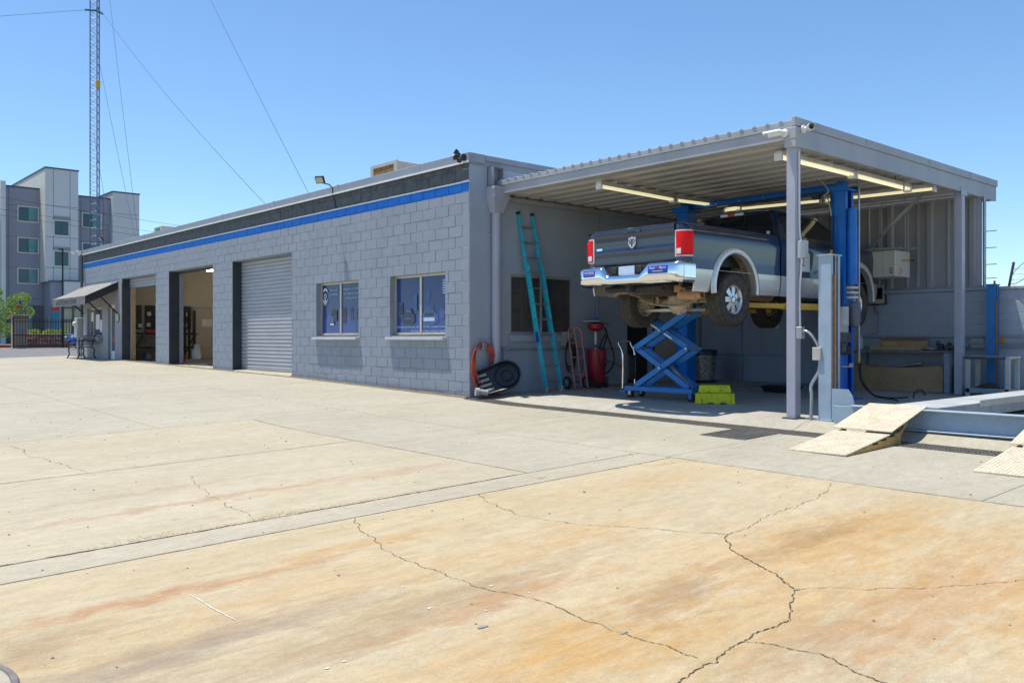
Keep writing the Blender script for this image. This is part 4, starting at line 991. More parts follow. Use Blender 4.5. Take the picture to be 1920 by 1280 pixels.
mb = MB(); mb.cyl((6.2, -5.18, 2.5), (6.2, -5.26, 2.485), .014); hb.part('gas_stub', mb, 'steel_dark', smooth=40)
mb = MB(); mb.tube([(6.1, -5.02, 2.36), (6.1, -5.06, 2.34), (6.1, -5.075, 2.29), (6.1, -5.05, 2.25), (6.1, -5.02, 2.245)], .01, 8); hb.part('flex_line', mb, 'orange_valve', smooth=60)
for (y, z) in ((-4.94, 2.34), (-4.94, 2.3), (-4.94, 2.26)):
    mb = MB(); mb.box(5.944, 5.949, y - .03, y + .03, z, z + .018); hb.part('warning_label', mb, 'steel_dark', parent=hbm)
for (x, y) in ((6.0, -4.5), (6.5, -4.5), (6.5, -4.95), (6.0, -4.95)):
    mb = MB(); mb.cyl((x, y, 2.67), (x, y, 3.75), .008, n=6); hb.part('hanger_rod', mb, 'galv')
for (x_, ya_, yb_, z_) in ((6.0, -4.35, -5.1, 2.72), (6.5, -4.3, -5.15, 2.74)):
    mb = MB(); mb.beam((x_, ya_, z_ + .01), (x_, yb_, z_), .04, .03); hb.part('bracket', mb, 'siding_grey')
solo('roof_brace', MB().beam((6.0, -4.5, 2.76), (6.0, -5.5, 3.66), .05, .05), 'galv', 'pale diagonal brace running up from the heater to the canopy roof', 'brace', (6.0, -4.5, 2.76))

# flood light on back wall
fl = Thing('flood_light', 'square black flood light on the block wall below the metal siding', 'light', (6.9, -4.24, 1.7))
mb = MB(); mb.box(6.84, 6.9, -4.42, -4.06, 1.72, 1.92); h = fl.part('housing', mb, 'black_plastic', bevel=.012)
mb = MB(); mb.box(6.834, 6.8395, -4.395, -4.085, 1.745, 1.895); fl.part('lens', mb, pm('lamp_lens', (.5, .48, .4), .25, var=.2, scale=30), parent=h)
mb = MB(); mb.box(6.86, 6.93, -4.3, -4.2, 1.58, 1.715); fl.part('box', mb, 'trim_grey', bevel=.004)
mb = MB(); mb.tube(smooth_path([(6.91, -4.25, 1.58), (6.91, -4.25, 1.3), (6.91, -4.2, 1.18), (6.91, -4.0, 1.12)]), .012, 8); fl.part('conduit', mb, 'trim_grey', smooth=60)

# ------------------------------------------------------------------ two post lift (bright blue)
LX = 3.9; yl, yr = -1.87, -5.07
tp = Thing('two_post_lift', 'bright blue two post car lift with yellow arms holding up the truck', 'car lift', (LX, -3.47, .06))
def column(yc, sg):
    z0 = G(LX, yc)
    mb = MB(); wx = .135; wy = .12
    # C channel opening towards the truck
    mb.box(LX - wx, LX + wx, yc - sg * wy - .006, yc - sg * wy + .006, z0, 3.55)
    mb.box(LX - wx, LX - wx + .012, yc - wy + .01, yc + wy - .01, z0, 3.55); mb.box(LX + wx - .012, LX + wx, yc - wy + .01, yc + wy - .01, z0, 3.55)
    mb.box(LX - wx, LX - wx + .07, yc + sg * wy - .006, yc + sg * wy + .006, z0, 3.55); mb.box(LX + wx - .07, LX + wx, yc + sg * wy - .006, yc + sg * wy + .006, z0, 3.55)
    c = tp.part('column', mb, 'lift_blue', bevel=.003)
    mb = MB(); mb.box(LX - .27, LX + .27, yc - .22, yc + .22, z0, z0 + .02); tp.part('base_plate', mb, 'lift_blue', parent=c)
    mb = MB(); mb.box(LX - .2, LX + .2, yc - .19, yc + .19, 3.5, 3.53); mb.box(LX - .2, LX - .17, yc - .19, yc + .19, 3.53, 3.6); mb.box(LX + .17, LX + .2, yc - .19, yc + .19, 3.53, 3.6); mb.box(LX - .1, LX + .1, yc - .06, yc + .06, 3.53, 3.68); tp.part('top_bracket', mb, 'lift_blue', bevel=.004, parent=c)
    for (dx, dy) in ((-.2, -.16), (.2, -.16), (-.2, .16), (.2, .16)):
        mb = MB(); mb.cyl((LX + dx, yc + dy, z0 + .02), (LX + dx, yc + dy, z0 + .05), .014, n=6); tp.part('anchor_bolt', mb, 'galv', parent=c)
    return c
cl_, cr_ = column(yl, 1), column(yr, -1)
cr_.name = 'column'
# note: open side of each channel faces the truck
mb = MB(); mb.box(LX - .05, LX + .05, yr + .05, yl - .05, 3.545, 3.625); mb.box(LX - .07, LX + .07, yr + .05, yl - .05, 3.626, 3.65); tb = tp.part('top_beam', mb, 'lift_blue', bevel=.004)
mb = MB(); mb.cyl((LX - .09, yr + .1, 3.50), (LX - .09, yl - .1, 3.50), .018); tp.part('cable_cover', mb, 'steel_dark', parent=tb)
for y in (-2.6, -3.1, -3.6): mb = MB(); mb.cyl((LX - .053, y, 3.585), (LX - .062, y, 3.585), .016, n=8); tp.part('bolt', mb, 'galv', parent=tb)
for yc, sg in ((yl, -1), (yr, 1)):
    mb = MB(); mb.box(LX - .15, LX + .15, yc - .12, yc + .12, 1.35, 2.2); cg = tp.part('carriage', mb, 'lift_blue', bevel=.006)
    for sx_, ex in ((-1, 2.2), (1, 5.25)):
        a = Vector((LX + sx_ * .14, yc + sg * .2, 1.58)); b = Vector((ex, -3.6 - sg * -1 * 0.0 + (-.62 * sg if False else sg * -.72), 1.60))
        b.y = -3.6 - sg * .72
        m_ = a.lerp(b, .55)
        mb = MB(); mb.beam(a, m_, .15, .11); arm = tp.part('arm', mb, 'arm_yellow', bevel=.008)
        mb = MB(); mb.beam(a.lerp(b, .5), b, .11, .08); tp.part('arm_extension', mb, 'arm_yellow', bevel=.006, parent=arm)
        mb = MB(); mb.cyl(b + Vector((0, 0, -.05)), b + Vector((0, 0, .1)), .05, n=14); mb.cyl(b + Vector((0, 0, .1)), b + Vector((0, 0, .12)), .075, n=14); tp.part('lift_pad', mb, 'black_rubber', smooth=40, parent=arm)
        mb = MB(); mb.cyl(a + Vector((0, 0, -.1)), a + Vector((0, 0, .1)), .06, n=14); tp.part('pivot', mb, 'arm_yellow', smooth=40, parent=arm)
# cylinder cover, motor, hoses on the outer column
mb = MB(); mb.cyl((LX - .06, yr - .2, 2.35), (LX - .06, yr - .2, 3.2), .075, n=18); mb.cyl((LX - .06, yr - .2, 1.95), (LX - .06, yr - .2, 2.9), .085, n=18); tp.part('cylinder', mb, 'lift_blue', smooth=40)
for z in (1.72, 1.80, 1.88): mb = MB(); mb.cyl((LX - .06, yr - .2, z), (LX - .06, yr - .2, z + .035), .095, n=16); tp.part('fitting', mb, 'ramp_cream', smooth=40)
mb = MB(); mb.lathe((LX - .1, yr - .26, 1.25), (0, 0, 1), [(0, 0), (.07, .01), (.1, .1), (.1, .32), (.08, .4), (0, .42)], 18); tp.part('oil_tank', mb, pm('tank_grey', (.12, .13, .16), .35), smooth=50)
mb = MB(); mb.cyl((LX - .33, yr - .2, 1.28), (LX - .33, yr - .2, 1.58), .075, n=18); mb.box(LX - .36, LX - .28, yr - .25, yr - .15, 1.16, 1.28); mt = tp.part('motor', mb, pm('motor_grey', (.55, .53, .48), .5, metal=.1), smooth=40)
mb = MB(); mb.box(LX - .42, LX - .27, yr - .29, yr - .13, 1.0, 1.16); mb.cyl((LX - .35, yr - .2, .84), (LX - .35, yr - .2, 1.0), .05, n=12); tp.part('pump_block', mb, 'steel_dark', bevel=.006, parent=mt)
mb = MB(); mb.box(LX - .3, LX - .18, yr - .25, yr - .1, .8, .95); tp.part('control_box', mb, 'black_plastic', bevel=.01)
mb = MB(); mb.box(LX - .3, LX - .18, yr - .28, yr - .14, .60, .615); mb.box(LX - .3, LX - .18, yr - .28, yr - .27, .615, .66); tp.part('tool_shelf', mb, 'heater_beige')
for k, pts in enumerate(([(LX - .18, yr + .1, 3.45), (LX - .2, yr + .12, 3.0), (LX - .22, yr + .08, 2.6), (LX - .2, yr - .02, 2.2), (LX - .22, yr - .05, 1.7)], [(LX - .19, yr + .05, 3.1), (LX - .23, yr + .03, 2.5), (LX - .2, yr - .06, 2.1), (LX - .22, yr - .1, 1.5)])):
    mb = MB(); mb.tube(smooth_path(pts), .014, 8); tp.part('hydraulic_hose', mb, 'black_rubber', smooth=60)
mb = MB(); mb.tube(smooth_path([(LX - .2, yr + .3, 3.72), (LX - .2, yr + .2, 3.62), (LX - .22, yr + .13, 3.5), (LX - .2, yr + .22, 3.44), (LX - .2, yr + .14, 3.36), (LX - .19, yr + .1, 3.1)]), .012, 8); tp.part('conduit', mb, pm('flex_tan', (.5, .45, .36), .5), smooth=60)
mb = MB(); mb.box(LX - .25, LX - .15, yr + .3, yr + .42, 3.4, 3.48); tp.part('limit_switch', mb, 'black_plastic')

# ------------------------------------------------------------------ old four post lift (faded blue)
fp = Thing('four_post_lift', 'faded pale blue four post lift with runways and cream ramps', 'car lift', (1.0, -8, G(1, -8)))
def old_col(x, y, zt, mat, k=1.0):
    z0 = G(x, y)
    mb = MB()
    mb.box(x - .13 * k, x + .13 * k, y + .085 * k, y + .095 * k, z0, zt); mb.box(x - .13 * k, x - .12 * k, y - .095 * k, y + .085 * k, z0, zt)
    mb.box(x + .12 * k, x + .13 * k, y - .095 * k, y + .085 * k, z0, zt); mb.box(x - .12 * k, x - .07 * k, y - .095 * k, y - .085 * k, z0, zt); mb.box(x + .07 * k, x + .12 * k, y - .095 * k, y - .085 * k, z0, zt)
    c = fp.part('column', mb, mat)
    mb = MB(); mb.box(x - .15 * k, x + .15 * k, y - .115 * k, y + .115 * k, zt + .001, zt + .02); fp.part('cap_plate', mb, mat, parent=c)
    mb = MB(); mb.cyl((x, y - .03, zt + .02), (x, y - .03, zt + .08), .018, n=8); fp.part('stud', mb, 'rust_chain', parent=c)
    mb = MB(); mb.box(x - .16, x + .16, y - .14, y + .14, z0, z0 + .015); fp.part('base_plate', mb, mat, parent=c)
    if True:
        mb = MB(); mb.cyl((x - .07 * k, y - .11 * k, z0 + .2), (x - .07 * k, y - .11 * k, zt - .25), .016, n=8); fp.part('chain', mb, 'rust_chain', parent=c)
    mb = MB(); mb.box(x - .02, x + .0, y - .105 * k, y - .096 * k, z0, zt); fp.part('ladder_strip', mb, 'galv', parent=c)
    return c
old_col(.82, -6.5, 2.14, 'faded_blue', .92); old_col(6.66, -6.42, 2.0, 'old_blue', .75)
mb = MB(); mb.prism([(-6.62, .0), (-6.98, .0), (-6.9, .33), (-6.84, .42), (-6.62, .42)], 'x', .66, .675); gp = fp.part('gusset_plate', mb, 'faded_blue')
mb = MB(); mb.cyl((.655, -6.76, .17), (.64, -6.76, .17), .03, n=10); fp.part('bolt', mb, 'steel_dark', parent=gp)
# crossbeam (I section) along y, runways along x
z0 = G(.8, -9) - .0
mb = MB(); mb.box(.55, .57, -14, -6.7, z0 + .02, z0 + .24); mb.box(.48, .64, -14, -6.95, z0 + .241, z0 + .258); mb.box(.48, .64, -14, -6.95, z0 + .002, z0 + .019); fp.part('crossbeam', mb, 'faded_blue', bevel=.003)
for (ya, yb) in ((-7.95, -7.35), (-9.95, -9.35)):
    mb = MB(); mb.box(.66, 7.6 if ya < -9 else 6.6, ya, yb, .235, .25); rt = fp.part('runway', mb, 'runway_top')
    mb = MB(); mb.box(.66, 6.6, ya, ya + .012, .08, .234); mb.box(.66, 6.6, yb - .012, yb, .08, .234); mb.box(.66, 6.6, ya + .012, ya + .07, .08, .09); fp.part('runway_web', mb, 'runway_blue', parent=rt)
    mb = MB(); mb.box(1.9, 6.6, ya - .02, ya - .001, .2, .285); fp.part('side_rail', mb, 'runway_top', parent=rt)
# tread plate ramps: lower wedge and hinged upper plate
bump_me = MB()
def ramp_(ya, yb):
    zf = G(-1.28, (ya + yb) / 2)
    def plate(x0, x1, z0_, z1_, yy0, yy1, name, th=.012):
        mb = MB(); mb.add([(x0, yy0, z0_), (x1, yy0, z1_), (x1, yy1, z1_), (x0, yy1, z0_), (x0, yy0, z0_ - th), (x1, yy0, z1_ - th), (x1, yy1, z1_ - th), (x0, yy1, z0_ - th)],
                          [(3, 2, 1, 0), (4, 5, 6, 7), (0, 1, 5, 4), (1, 2, 6, 5), (2, 3, 7, 6), (3, 0, 4, 7)])
        p = fp.part(name, mb, 'ramp_cream')
        mb = MB(); nxx = int((x1 - x0) / .042); nyy = int((yy1 - yy0) / .036)
        sl = (z1_ - z0_) / (x1 - x0)
        for i in range(nxx):
            for j in range(nyy):
                x = x0 + .02 + i * .042 + (.021 if j % 2 else 0); y = yy0 + .02 + j * .036; a = .8 if (i + j) % 2 else -.8
                if x > x1 - .02: continue
                ca, sa = math.cos(a), math.sin(a); z = z0_ + sl * (x - x0)
                q = [(.016, 0), (0, .0065), (-.016, 0), (0, -.0065)]
                pts = [(x + u * ca - v * sa, y + u * sa + v * ca, z + .0005 + sl * (u * ca - v * sa)) for u, v in q]
                mb.add(pts + [(x, y, z + .006)], [(0, 1, 4), (1, 2, 4), (2, 3, 4), (3, 0, 4)])
        fp.part('tread_pattern', mb, 'tread_worn', parent=p, kind='stuff', fix=False)
        return p
    xf = -1.28; xm = -.28
    p = plate(xf, xm, zf + .016, zf + .155, ya, yb, 'ramp')
    for y in (ya, yb - .012):
        mb = MB(); mb.prism([(xf + .02, zf + .002), (xm + .26, zf + .03), (xm + .26, zf + .17), (xm, zf + .135), (xf + .02, zf + .006)], 'y', y + .0005, y + .0125); fp.part('ramp_side', mb, 'ramp_yellow', parent=p)
    for k in range(3):
        mb = MB(); x = xm - .42 + .2 * k; z = zf + .03 + .028 * (k + 1) - .01; mb.box(x, x + .12, ya - .002, ya + .0003, z + .022, z + .042); fp.part('slot', mb, 'dark_void', parent=p)
    mb = MB(); mb.add([(xm + .26, ya + .01, zf + .10), (xm + .46, ya + .01, zf + .26), (xm + .46, ya + .03, zf + .26), (xm + .26, ya + .03, zf + .10), (xm + .26, ya + .01, zf + .15), (xm + .44, ya + .01, zf + .29), (xm + .44, ya + .03, zf + .29), (xm + .26, ya + .03, zf + .15)], [(0, 1, 2, 3), (4, 5, 6, 7), (0, 1, 5, 4), (2, 3, 7, 6), (1, 2, 6, 5), (0, 3, 7, 4)]); fp.part('hinge_arm', mb, 'ramp_yellow', parent=p)
    plate(xm + .0, .62, zf + .19, .268, ya - .02, yb + .02, 'approach_plate')
ramp_(-7.82, -7.16); ramp_(-9.72, -9.06)
# ------------------------------------------------------------------ pickup truck on the lift
TR = Thing('pickup_truck', 'dark navy and silver pickup truck raised on the blue lift', 'pickup truck', (.3, -3.6, 1.25), local=True)
def lerp_tab(tab, z):
    if z <= tab[0][0]: return tab[0][1]
    for (a, va), (b, vb) in zip(tab, tab[1:]):
        if z <= b:
            t = (z - a) / (b - a); return va + (vb - va) * t
    return tab[-1][1]
WT = [(.46, .955), (.52, .985), (.62, 1.003), (.72, 1.012), (.82, 1.018), (.90, 1.011), (.98, 1.005), (1.08, 1.006), (1.18, 1.011), (1.26, 1.015), (1.30, 1.014), (1.34, 1.006), (1.40, .992), (1.46, .972), (1.50, .95)]
def HW(z): return lerp_tab(WT, z)
RA = (1.2, .58, .53); FA = (5.05, .58, .53)
def zlow(x, base):
    z = base
    for (cx_, cz_, r_) in (RA, FA):
        d = abs(x - cx_)
        if d < r_: z = max(z, cz_ + math.sqrt(r_ * r_ - d * d))
    return z
def stations(x0, x1):
    s = set()
    n = max(2, int((x1 - x0) / .12))
    for k in range(n + 1): s.add(round(x0 + (x1 - x0) * k / n, 4))
    for (cx_, cz_, r_) in (RA, FA):
        for k in range(33):
            x = cx_ - r_ * math.cos(math.pi * k / 32)
            if x0 < x < x1: s.add(round(x, 4))
    return sorted(s)
def side_panel(x0, x1, zb, zt, sg, nz=10, hw=HW, th=.02, taper=None):
    """body side skin: lower edge follows wheel arches, section follows hw(z)"""
    X_ = stations(x0, x1); mb = MB(); cols = []
    for x in X_:
        lo = zlow(x, zb(x) if callable(zb) else zb); hi = zt(x) if callable(zt) else zt
        if lo >= hi - .004: lo = hi - .004
        cc = []
        for j in range(nz + 1):
            z = lo + (hi - lo) * j / nz; y = hw(z) + (taper(x) if taper else 0)
            cc.append((x, sg * y, z))
        cols.append(cc)
    n = nz + 1; o = 0
    for cc in cols: mb.v += cc
    m = len(mb.v)
    mb.v += [(x, y - sg * th, z) for (x, y, z) in mb.v]
    for i in range(len(cols) - 1):
        for j in range(nz):
            f = (i * n + j, (i + 1) * n + j, (i + 1) * n + j + 1, i * n + j + 1)
            mb.f.append(f); mb.f.append(tuple(k + m for k in reversed(f)))
        mb.f.append((i * n, (i + 1) * n, (i + 1) * n + m, i * n + m)); mb.f.append((i * n + nz, (i + 1) * n + nz, (i + 1) * n + nz + m, i * n + nz + m))
    for i in (0, len(cols) - 1):
        for j in range(nz): mb.f.append((i * n + j, i * n + j + 1, i * n + j + 1 + m, i * n + j + m))
    return mb
TWO = .83
def flare(cx_, cz_, r_, sg):
    mb = MB(); n = 30; vs_ = []
    prof = [(r_ - .005, .93), (r_ - .005, 1.035), (r_ + .02, 1.05), (r_ + .085, 1.035), (r_ + .105, 1.012)]
    a0, a1 = R(-9), R(189)
    for k in range(n + 1):
        t = a0 + (a1 - a0) * k / n
        for (rr, y) in prof: vs_.append((cx_ + rr * math.cos(t), sg * y, cz_ + rr * math.sin(t)))
    m = len(prof)
    mb.add(vs_, [(i * m + j, (i + 1) * m + j, (i + 1) * m + j + 1, i * m + j + 1) for i in range(n) for j in range(m - 1)])
    mb.add([vs_[k] for k in range(m)], [tuple(range(m))]); mb.add(vs_[-m:], [tuple(range(m))])
    return mb
for sg in (-1, 1):
    # bed: rounded rear corner, side, rail
    bs = TR.part('bed_side', side_panel(.14, 2.44, TWO, 1.47, sg, 26), 'truck_navy', smooth=35)
    mb = MB()
    def cor(u, v, sg=sg):
        t = u; z = TWO + (1.47 - TWO) * v; w_ = HW(z)
        a = t * math.pi / 2; rx, ry = .14, .16
        return (.14 - rx * math.sin(a) if t < 1 else 0.0, sg * (w_ - ry + ry * math.cos(a)), z)
    mb.shell(cor, 10, 12, (.02, 0, 0))
    TR.part('bed_corner', mb, 'truck_navy', smooth=50)
    mb = MB(); mb.box(0.0, .02, sg * .80 if sg > 0 else -.86, .86 if sg > 0 else -.80, TWO, 1.47); TR.part('bed_pillar', mb, 'truck_navy')
    mb = MB(); mb.shell(lambda u, v, sg=sg: (.02 + 2.42 * u, sg * (.80 + .165 * v), 1.475 + .025 * math.sin(math.pi * v) ** .5), 8, 8, (0, 0, -.02)); TR.part('rail_cap', mb, 'black_plastic', smooth=50, parent=bs)
    mb = MB(); mb.box(.03, 2.42, sg * .79 - .006, sg * .79 + .006, .95, 1.46); TR.part('bed_liner', mb, 'black_plastic', parent=bs)
    TR.part('lower_side', side_panel(.18, 2.44, .50, TWO - .003, sg, 6), 'truck_silver', smooth=35, parent=bs)
    TR.part('fender_flare', flare(*RA, sg), 'truck_silver', smooth=50, parent=bs)
    mb = MB(); nn = 24
    mb.grid(lambda u, v, sg=sg: (RA[0] + .56 * math.cos(R(-5) + R(190) * u), sg * (.62 + .38 * v), RA[1] + .56 * math.sin(R(-5) + R(190) * u)), nn, 2); TR.part('wheel_liner', mb, 'under_rust', smooth=60)
    # cab lower side, doors, front fender
    TR.part('cab_corner', side_panel(2.48, 2.95, TWO, 1.50, sg, 26), 'truck_navy', smooth=35)
    dr = TR.part('door', side_panel(2.962, 4.15, TWO, 1.50, sg, 26), 'truck_navy', smooth=35)
    mb = MB(); mb.box(3.05, 3.25, min(sg * 1.0, sg * 1.045), max(sg * 1.0, sg * 1.045), 1.28, 1.32); TR.part('handle', mb, 'chrome', bevel=.008, parent=dr)
    TR.part('rocker', side_panel(2.48, 4.15, .50, TWO - .003, sg, 6), 'truck_silver', smooth=35)
    ff = TR.part('front_fender', side_panel(4.162, 6.02, TWO, lambda x: 1.49 - .10 * max(0, (x - 4.6) / 1.4) ** 1.5, sg, 12, taper=lambda x: -.10 * max(0, (x - 5.5) / .52) ** 2), 'truck_navy', smooth=35)
    TR.part('lower_side', side_panel(4.162, 5.95, .50, TWO - .003, sg, 6, taper=lambda x: -.10 * max(0, (x - 5.5) / .52) ** 2), 'truck_silver', smooth=35, parent=ff)
    TR.part('fender_flare', flare(*FA, sg), 'truck_silver', smooth=50, parent=ff)
    mb = MB(); mb.grid(lambda u, v, sg=sg: (FA[0] + .56 * math.cos(R(-5) + R(190) * u), sg * (.62 + .38 * v), FA[1] + .56 * math.sin(R(-5) + R(190) * u)), nn, 2); TR.part('wheel_liner', mb, 'under_black', smooth=60)
    # black bar put in as the shadow line under the running board
    mb = MB(); mb.beam((2.7, sg * .96, .47), (4.35, sg * .96, .47), .05, .05); TR.part('rocker_shade_bar', mb, 'under_black')
    # mirror
    mb = MB(); mb.beam((4.35, sg * .98, 1.5), (4.33, sg * 1.12, 1.54), .06, .05); mr = TR.part('mirror_arm', mb, 'black_plastic')
    mb = MB(); mb.cbox((4.33, sg * 1.2, 1.60), (.1, .2, .24)); TR.part('mirror_shell', mb, 'black_plastic', bevel=.03, segs=3, parent=mr)
    mb = MB(); mb.cbox((4.276, sg * 1.2, 1.60), (.004, .16, .2)); TR.part('mirror_glass', mb, 'chrome', parent=mr)
# greenhouse surfaces (s along, t up)
BZ, TZ = 1.49, 1.94
def side_s(s, t, sg):   # s: 0 rear .. 1 windscreen
    xb = 2.50 + (4.78 - 2.50) * s; xt = 2.64 + (4.02 - 2.64) * s
    x = xb + (xt - xb) * t; y = .945 - .17 * t - .03 * t * t
    return Vector((x, sg * y, BZ + (TZ - BZ) * t))
def rear_s(s, t):       # s -1..1
    y = s * (.945 - .17 * t - .03 * t * t); x = 2.50 + .14 * t - .05 * (1 - s * s)
    return Vector((x, y, BZ + (TZ - BZ) * t))
def wind_s(s, t):
    y = s * (.945 - .17 * t - .03 * t * t); x = 4.78 - .76 * t + .10 * (1 - s * s)
    return Vector((x, y, BZ + (TZ - BZ) * t))
def patch(fn, s0, s1, t0, t1, th, nu=8, nv=4):
    mb = MB(); mb.shell(lambda u, v: fn(s0 + (s1 - s0) * u, t0 + (t1 - t0) * v), nu, nv, th); return mb
cabp = MB()
for sg in (-1, 1):
    fn = lambda s, t, sg=sg: side_s(s, t, sg); th = (0, -sg * .03, 0)
    for (a, b, c, d) in ((0, .10, 0, 1), (.34, .40, 0, 1), (.10, .34, .9, 1), (.40, .93, .9, 1), (.10, .34, 0, .06), (.40, .93, 0, .05), (.93, 1, 0, 1)):
        cabp.shell(lambda u, v: fn(a + (b - a) * u, c + (d - c) * v), 6, 4, th)
for (a, b, c, d) in ((-1, -.92, 0, 1), (.92, 1, 0, 1), (-.92, .92, .88, 1), (-.92, .92, 0, .04)):
    cabp.shell(lambda u, v: rear_s(a + (b - a) * u, c + (d - c) * v), 10, 4, (.03, 0, 0))
for (a, b, c, d) in ((-1, -.93, 0, 1), (.93, 1, 0, 1), (-.93, .93, .92, 1)):
    cabp.shell(lambda u, v: wind_s(a + (b - a) * u, c + (d - c) * v), 10, 4, (-.03, 0, 0))
cab = TR.part('cab_frame', cabp, 'truck_navy', smooth=35)
mb = MB()
def roof(u, v):
    s = 2 * v - 1; x0 = rear_s(s, 1).x; x1 = wind_s(s, 1).x
    x = x0 + (x1 - x0) * u; e = (1 - abs(s) ** 4) * (1 - abs(2 * u - 1) ** 6)
    return (x, s * .745, TZ + .055 * e)
mb.shell(roof, 18, 18, (0, 0, -.015)); TR.part('roof', mb, 'truck_navy', smooth=50)
for sg in (-1, 1):
    for (a, b, d) in ((.10, .34, .9), (.40, .93, .9)):
        mb = MB(); fn = lambda s, t, sg=sg: side_s(s, t, sg) + Vector((0, -sg * .012, 0))
        mb.shell(lambda u, v: fn(a + (b - a) * u, .05 + (d - .05) * v), 6, 4, (0, -sg * .006, 0)); TR.part('side_window', mb, 'dark_glass', smooth=50)
mb = MB(); mb.shell(lambda u, v: rear_s(-.92 + 1.84 * u, .04 + .84 * v) + Vector((.012, 0, 0)), 12, 4, (.006, 0, 0)); rw = TR.part('rear_window', mb, 'dark_glass', smooth=50)
for s in (-.33, .33):
    mb = MB(); mb.beam(rear_s(s, .04) + Vector((.004, 0, 0)), rear_s(s, .88) + Vector((.004, 0, 0)), .022, .012); TR.part('divider', mb, 'black_plastic', parent=rw)
mb = MB(); p = rear_s(-.82, .14) + Vector((-.001, 0, 0)); mb.cbox(p, (.006, .06, .055)); TR.part('window_sticker', mb, 'white_plastic', parent=rw)
mb = MB(); mb.shell(lambda u, v: wind_s(-.93 + 1.86 * u, .0 + .92 * v) + Vector((-.012, 0, 0)), 12, 4, (-.006, 0, 0)); TR.part('windscreen', mb, 'dark_glass', smooth=50)
mb = MB(); mb.cbox((2.60, 0, 1.925), (.07, .46, .05)); tl3 = TR.part('cargo_lamp', mb, 'lens_white', bevel=.012)
mb = MB(); mb.cbox((2.57, 0, 1.925), (.03, .14, .045)); TR.part('brake_lens', mb, 'lens_red', bevel=.006, parent=tl3)
# cab back wall, bed floor and front, firewall, interior
mb = MB(); mb.box(2.48, 2.50, -.96, .96, .6, 1.49); TR.part('cab_back', mb, 'truck_navy')
mb = MB(); mb.box(.02, 2.44, -.80, .80, .92, .95); TR.part('bed_floor', mb, 'black_plastic')
mb = MB(); mb.box(2.415, 2.44, -.80, .80, .95, 1.47); TR.part('bed_front', mb, 'truck_navy')
mb = MB(); mb.box(2.6, 4.6, -.9, .9, .58, .62); TR.part('cab_floor', mb, 'under_black')
for y in (-.42, .42):
    mb = MB(); mb.box(3.0, 3.15, y - .27, y + .27, .9, 1.62); mb.box(3.05, 3.12, y - .12, y + .12, 1.63, 1.78); mb.box(3.0, 3.55, y - .27, y + .27, .8, 1.0); TR.part('seat', mb, 'black_plastic', bevel=.03, segs=2)
mb = MB(); mb.box(4.3, 4.7, -.9, .9, 1.2, 1.47); TR.part('dashboard', mb, 'black_plastic', bevel=.03)
# bonnet, nose, grille, front bumper
mb = MB()
def hood(u, v):
    s = 2 * v - 1; x = 4.72 + (6.1 - 4.72) * u + .06 * (1 - s * s)
    zc = 1.50 - .06 * u - .12 * max(0, u - .82) * 5 * max(0, u - .82); return (x, s * (.93 - .07 * u ** 3), zc + .045 * (1 - s ** 4) * (1 - .3 * u) - .02)
mb.shell(hood, 16, 16, (0, 0, -.02)); TR.part('bonnet', mb, 'truck_navy', smooth=50)
mb = MB(); mb.box(6.0, 6.14, -.55, .55, .85, 1.38); gr = TR.part('grille', mb, 'chrome', bevel=.03, segs=2)
for k in range(4): mb = MB(); mb.box(6.141, 6.15, -.48, .48, .93 + .1 * k, .99 + .1 * k); TR.part('grille_slot', mb, 'under_black', parent=gr)
for sg in (-1, 1):
    mb = MB(); mb.box(5.9, 6.1, min(sg * .57, sg * .88), max(sg * .57, sg * .88), 1.08, 1.36); TR.part('headlight', mb, 'lens_white', bevel=.03, segs=2)
mb = MB(); mb.shell(lambda u, v: (6.22 - .14 * abs(2 * u - 1) ** 3, (2 * u - 1) * 1.0, .56 + .28 * v), 16, 4, (-.05, 0, 0)); TR.part('front_bumper', mb, 'chrome', smooth=50)
# tailgate
TG = [(.925, .012), (.95, .0), (1.10, -.004), (1.115, -.011), (1.165, -.011), (1.185, -.004), (1.30, -.008), (1.385, -.016), (1.405, -.030), (1.455, -.036), (1.485, -.030), (1.498, .0), (1.495, .04)]
mb = MB()
def gate(u, v):
    k = v * (len(TG) - 1); i = min(int(k), len(TG) - 2); t = k - i
    z = TG[i][0] + (TG[i + 1][0] - TG[i][0]) * t; x = TG[i][1] + (TG[i + 1][1] - TG[i][1]) * t
    y = -.793 + 1.586 * u
    e = (abs(2 * u - 1) ** 6)
    return (x, y, z)
mb.shell(gate, 4, 48, (.04, 0, 0)); tg = TR.part('tailgate', mb, 'truck_navy', smooth=45)
mb = MB(); mb.box(-.052, -.03, -.17, .17, 1.405, 1.452); th_ = TR.part('handle_bezel', mb, 'truck_navy', bevel=.006, parent=tg)
mb = MB(); mb.box(-.056, -.0525, -.09, .09, 1.415, 1.44); TR.part('handle', mb, 'black_plastic', parent=tg)
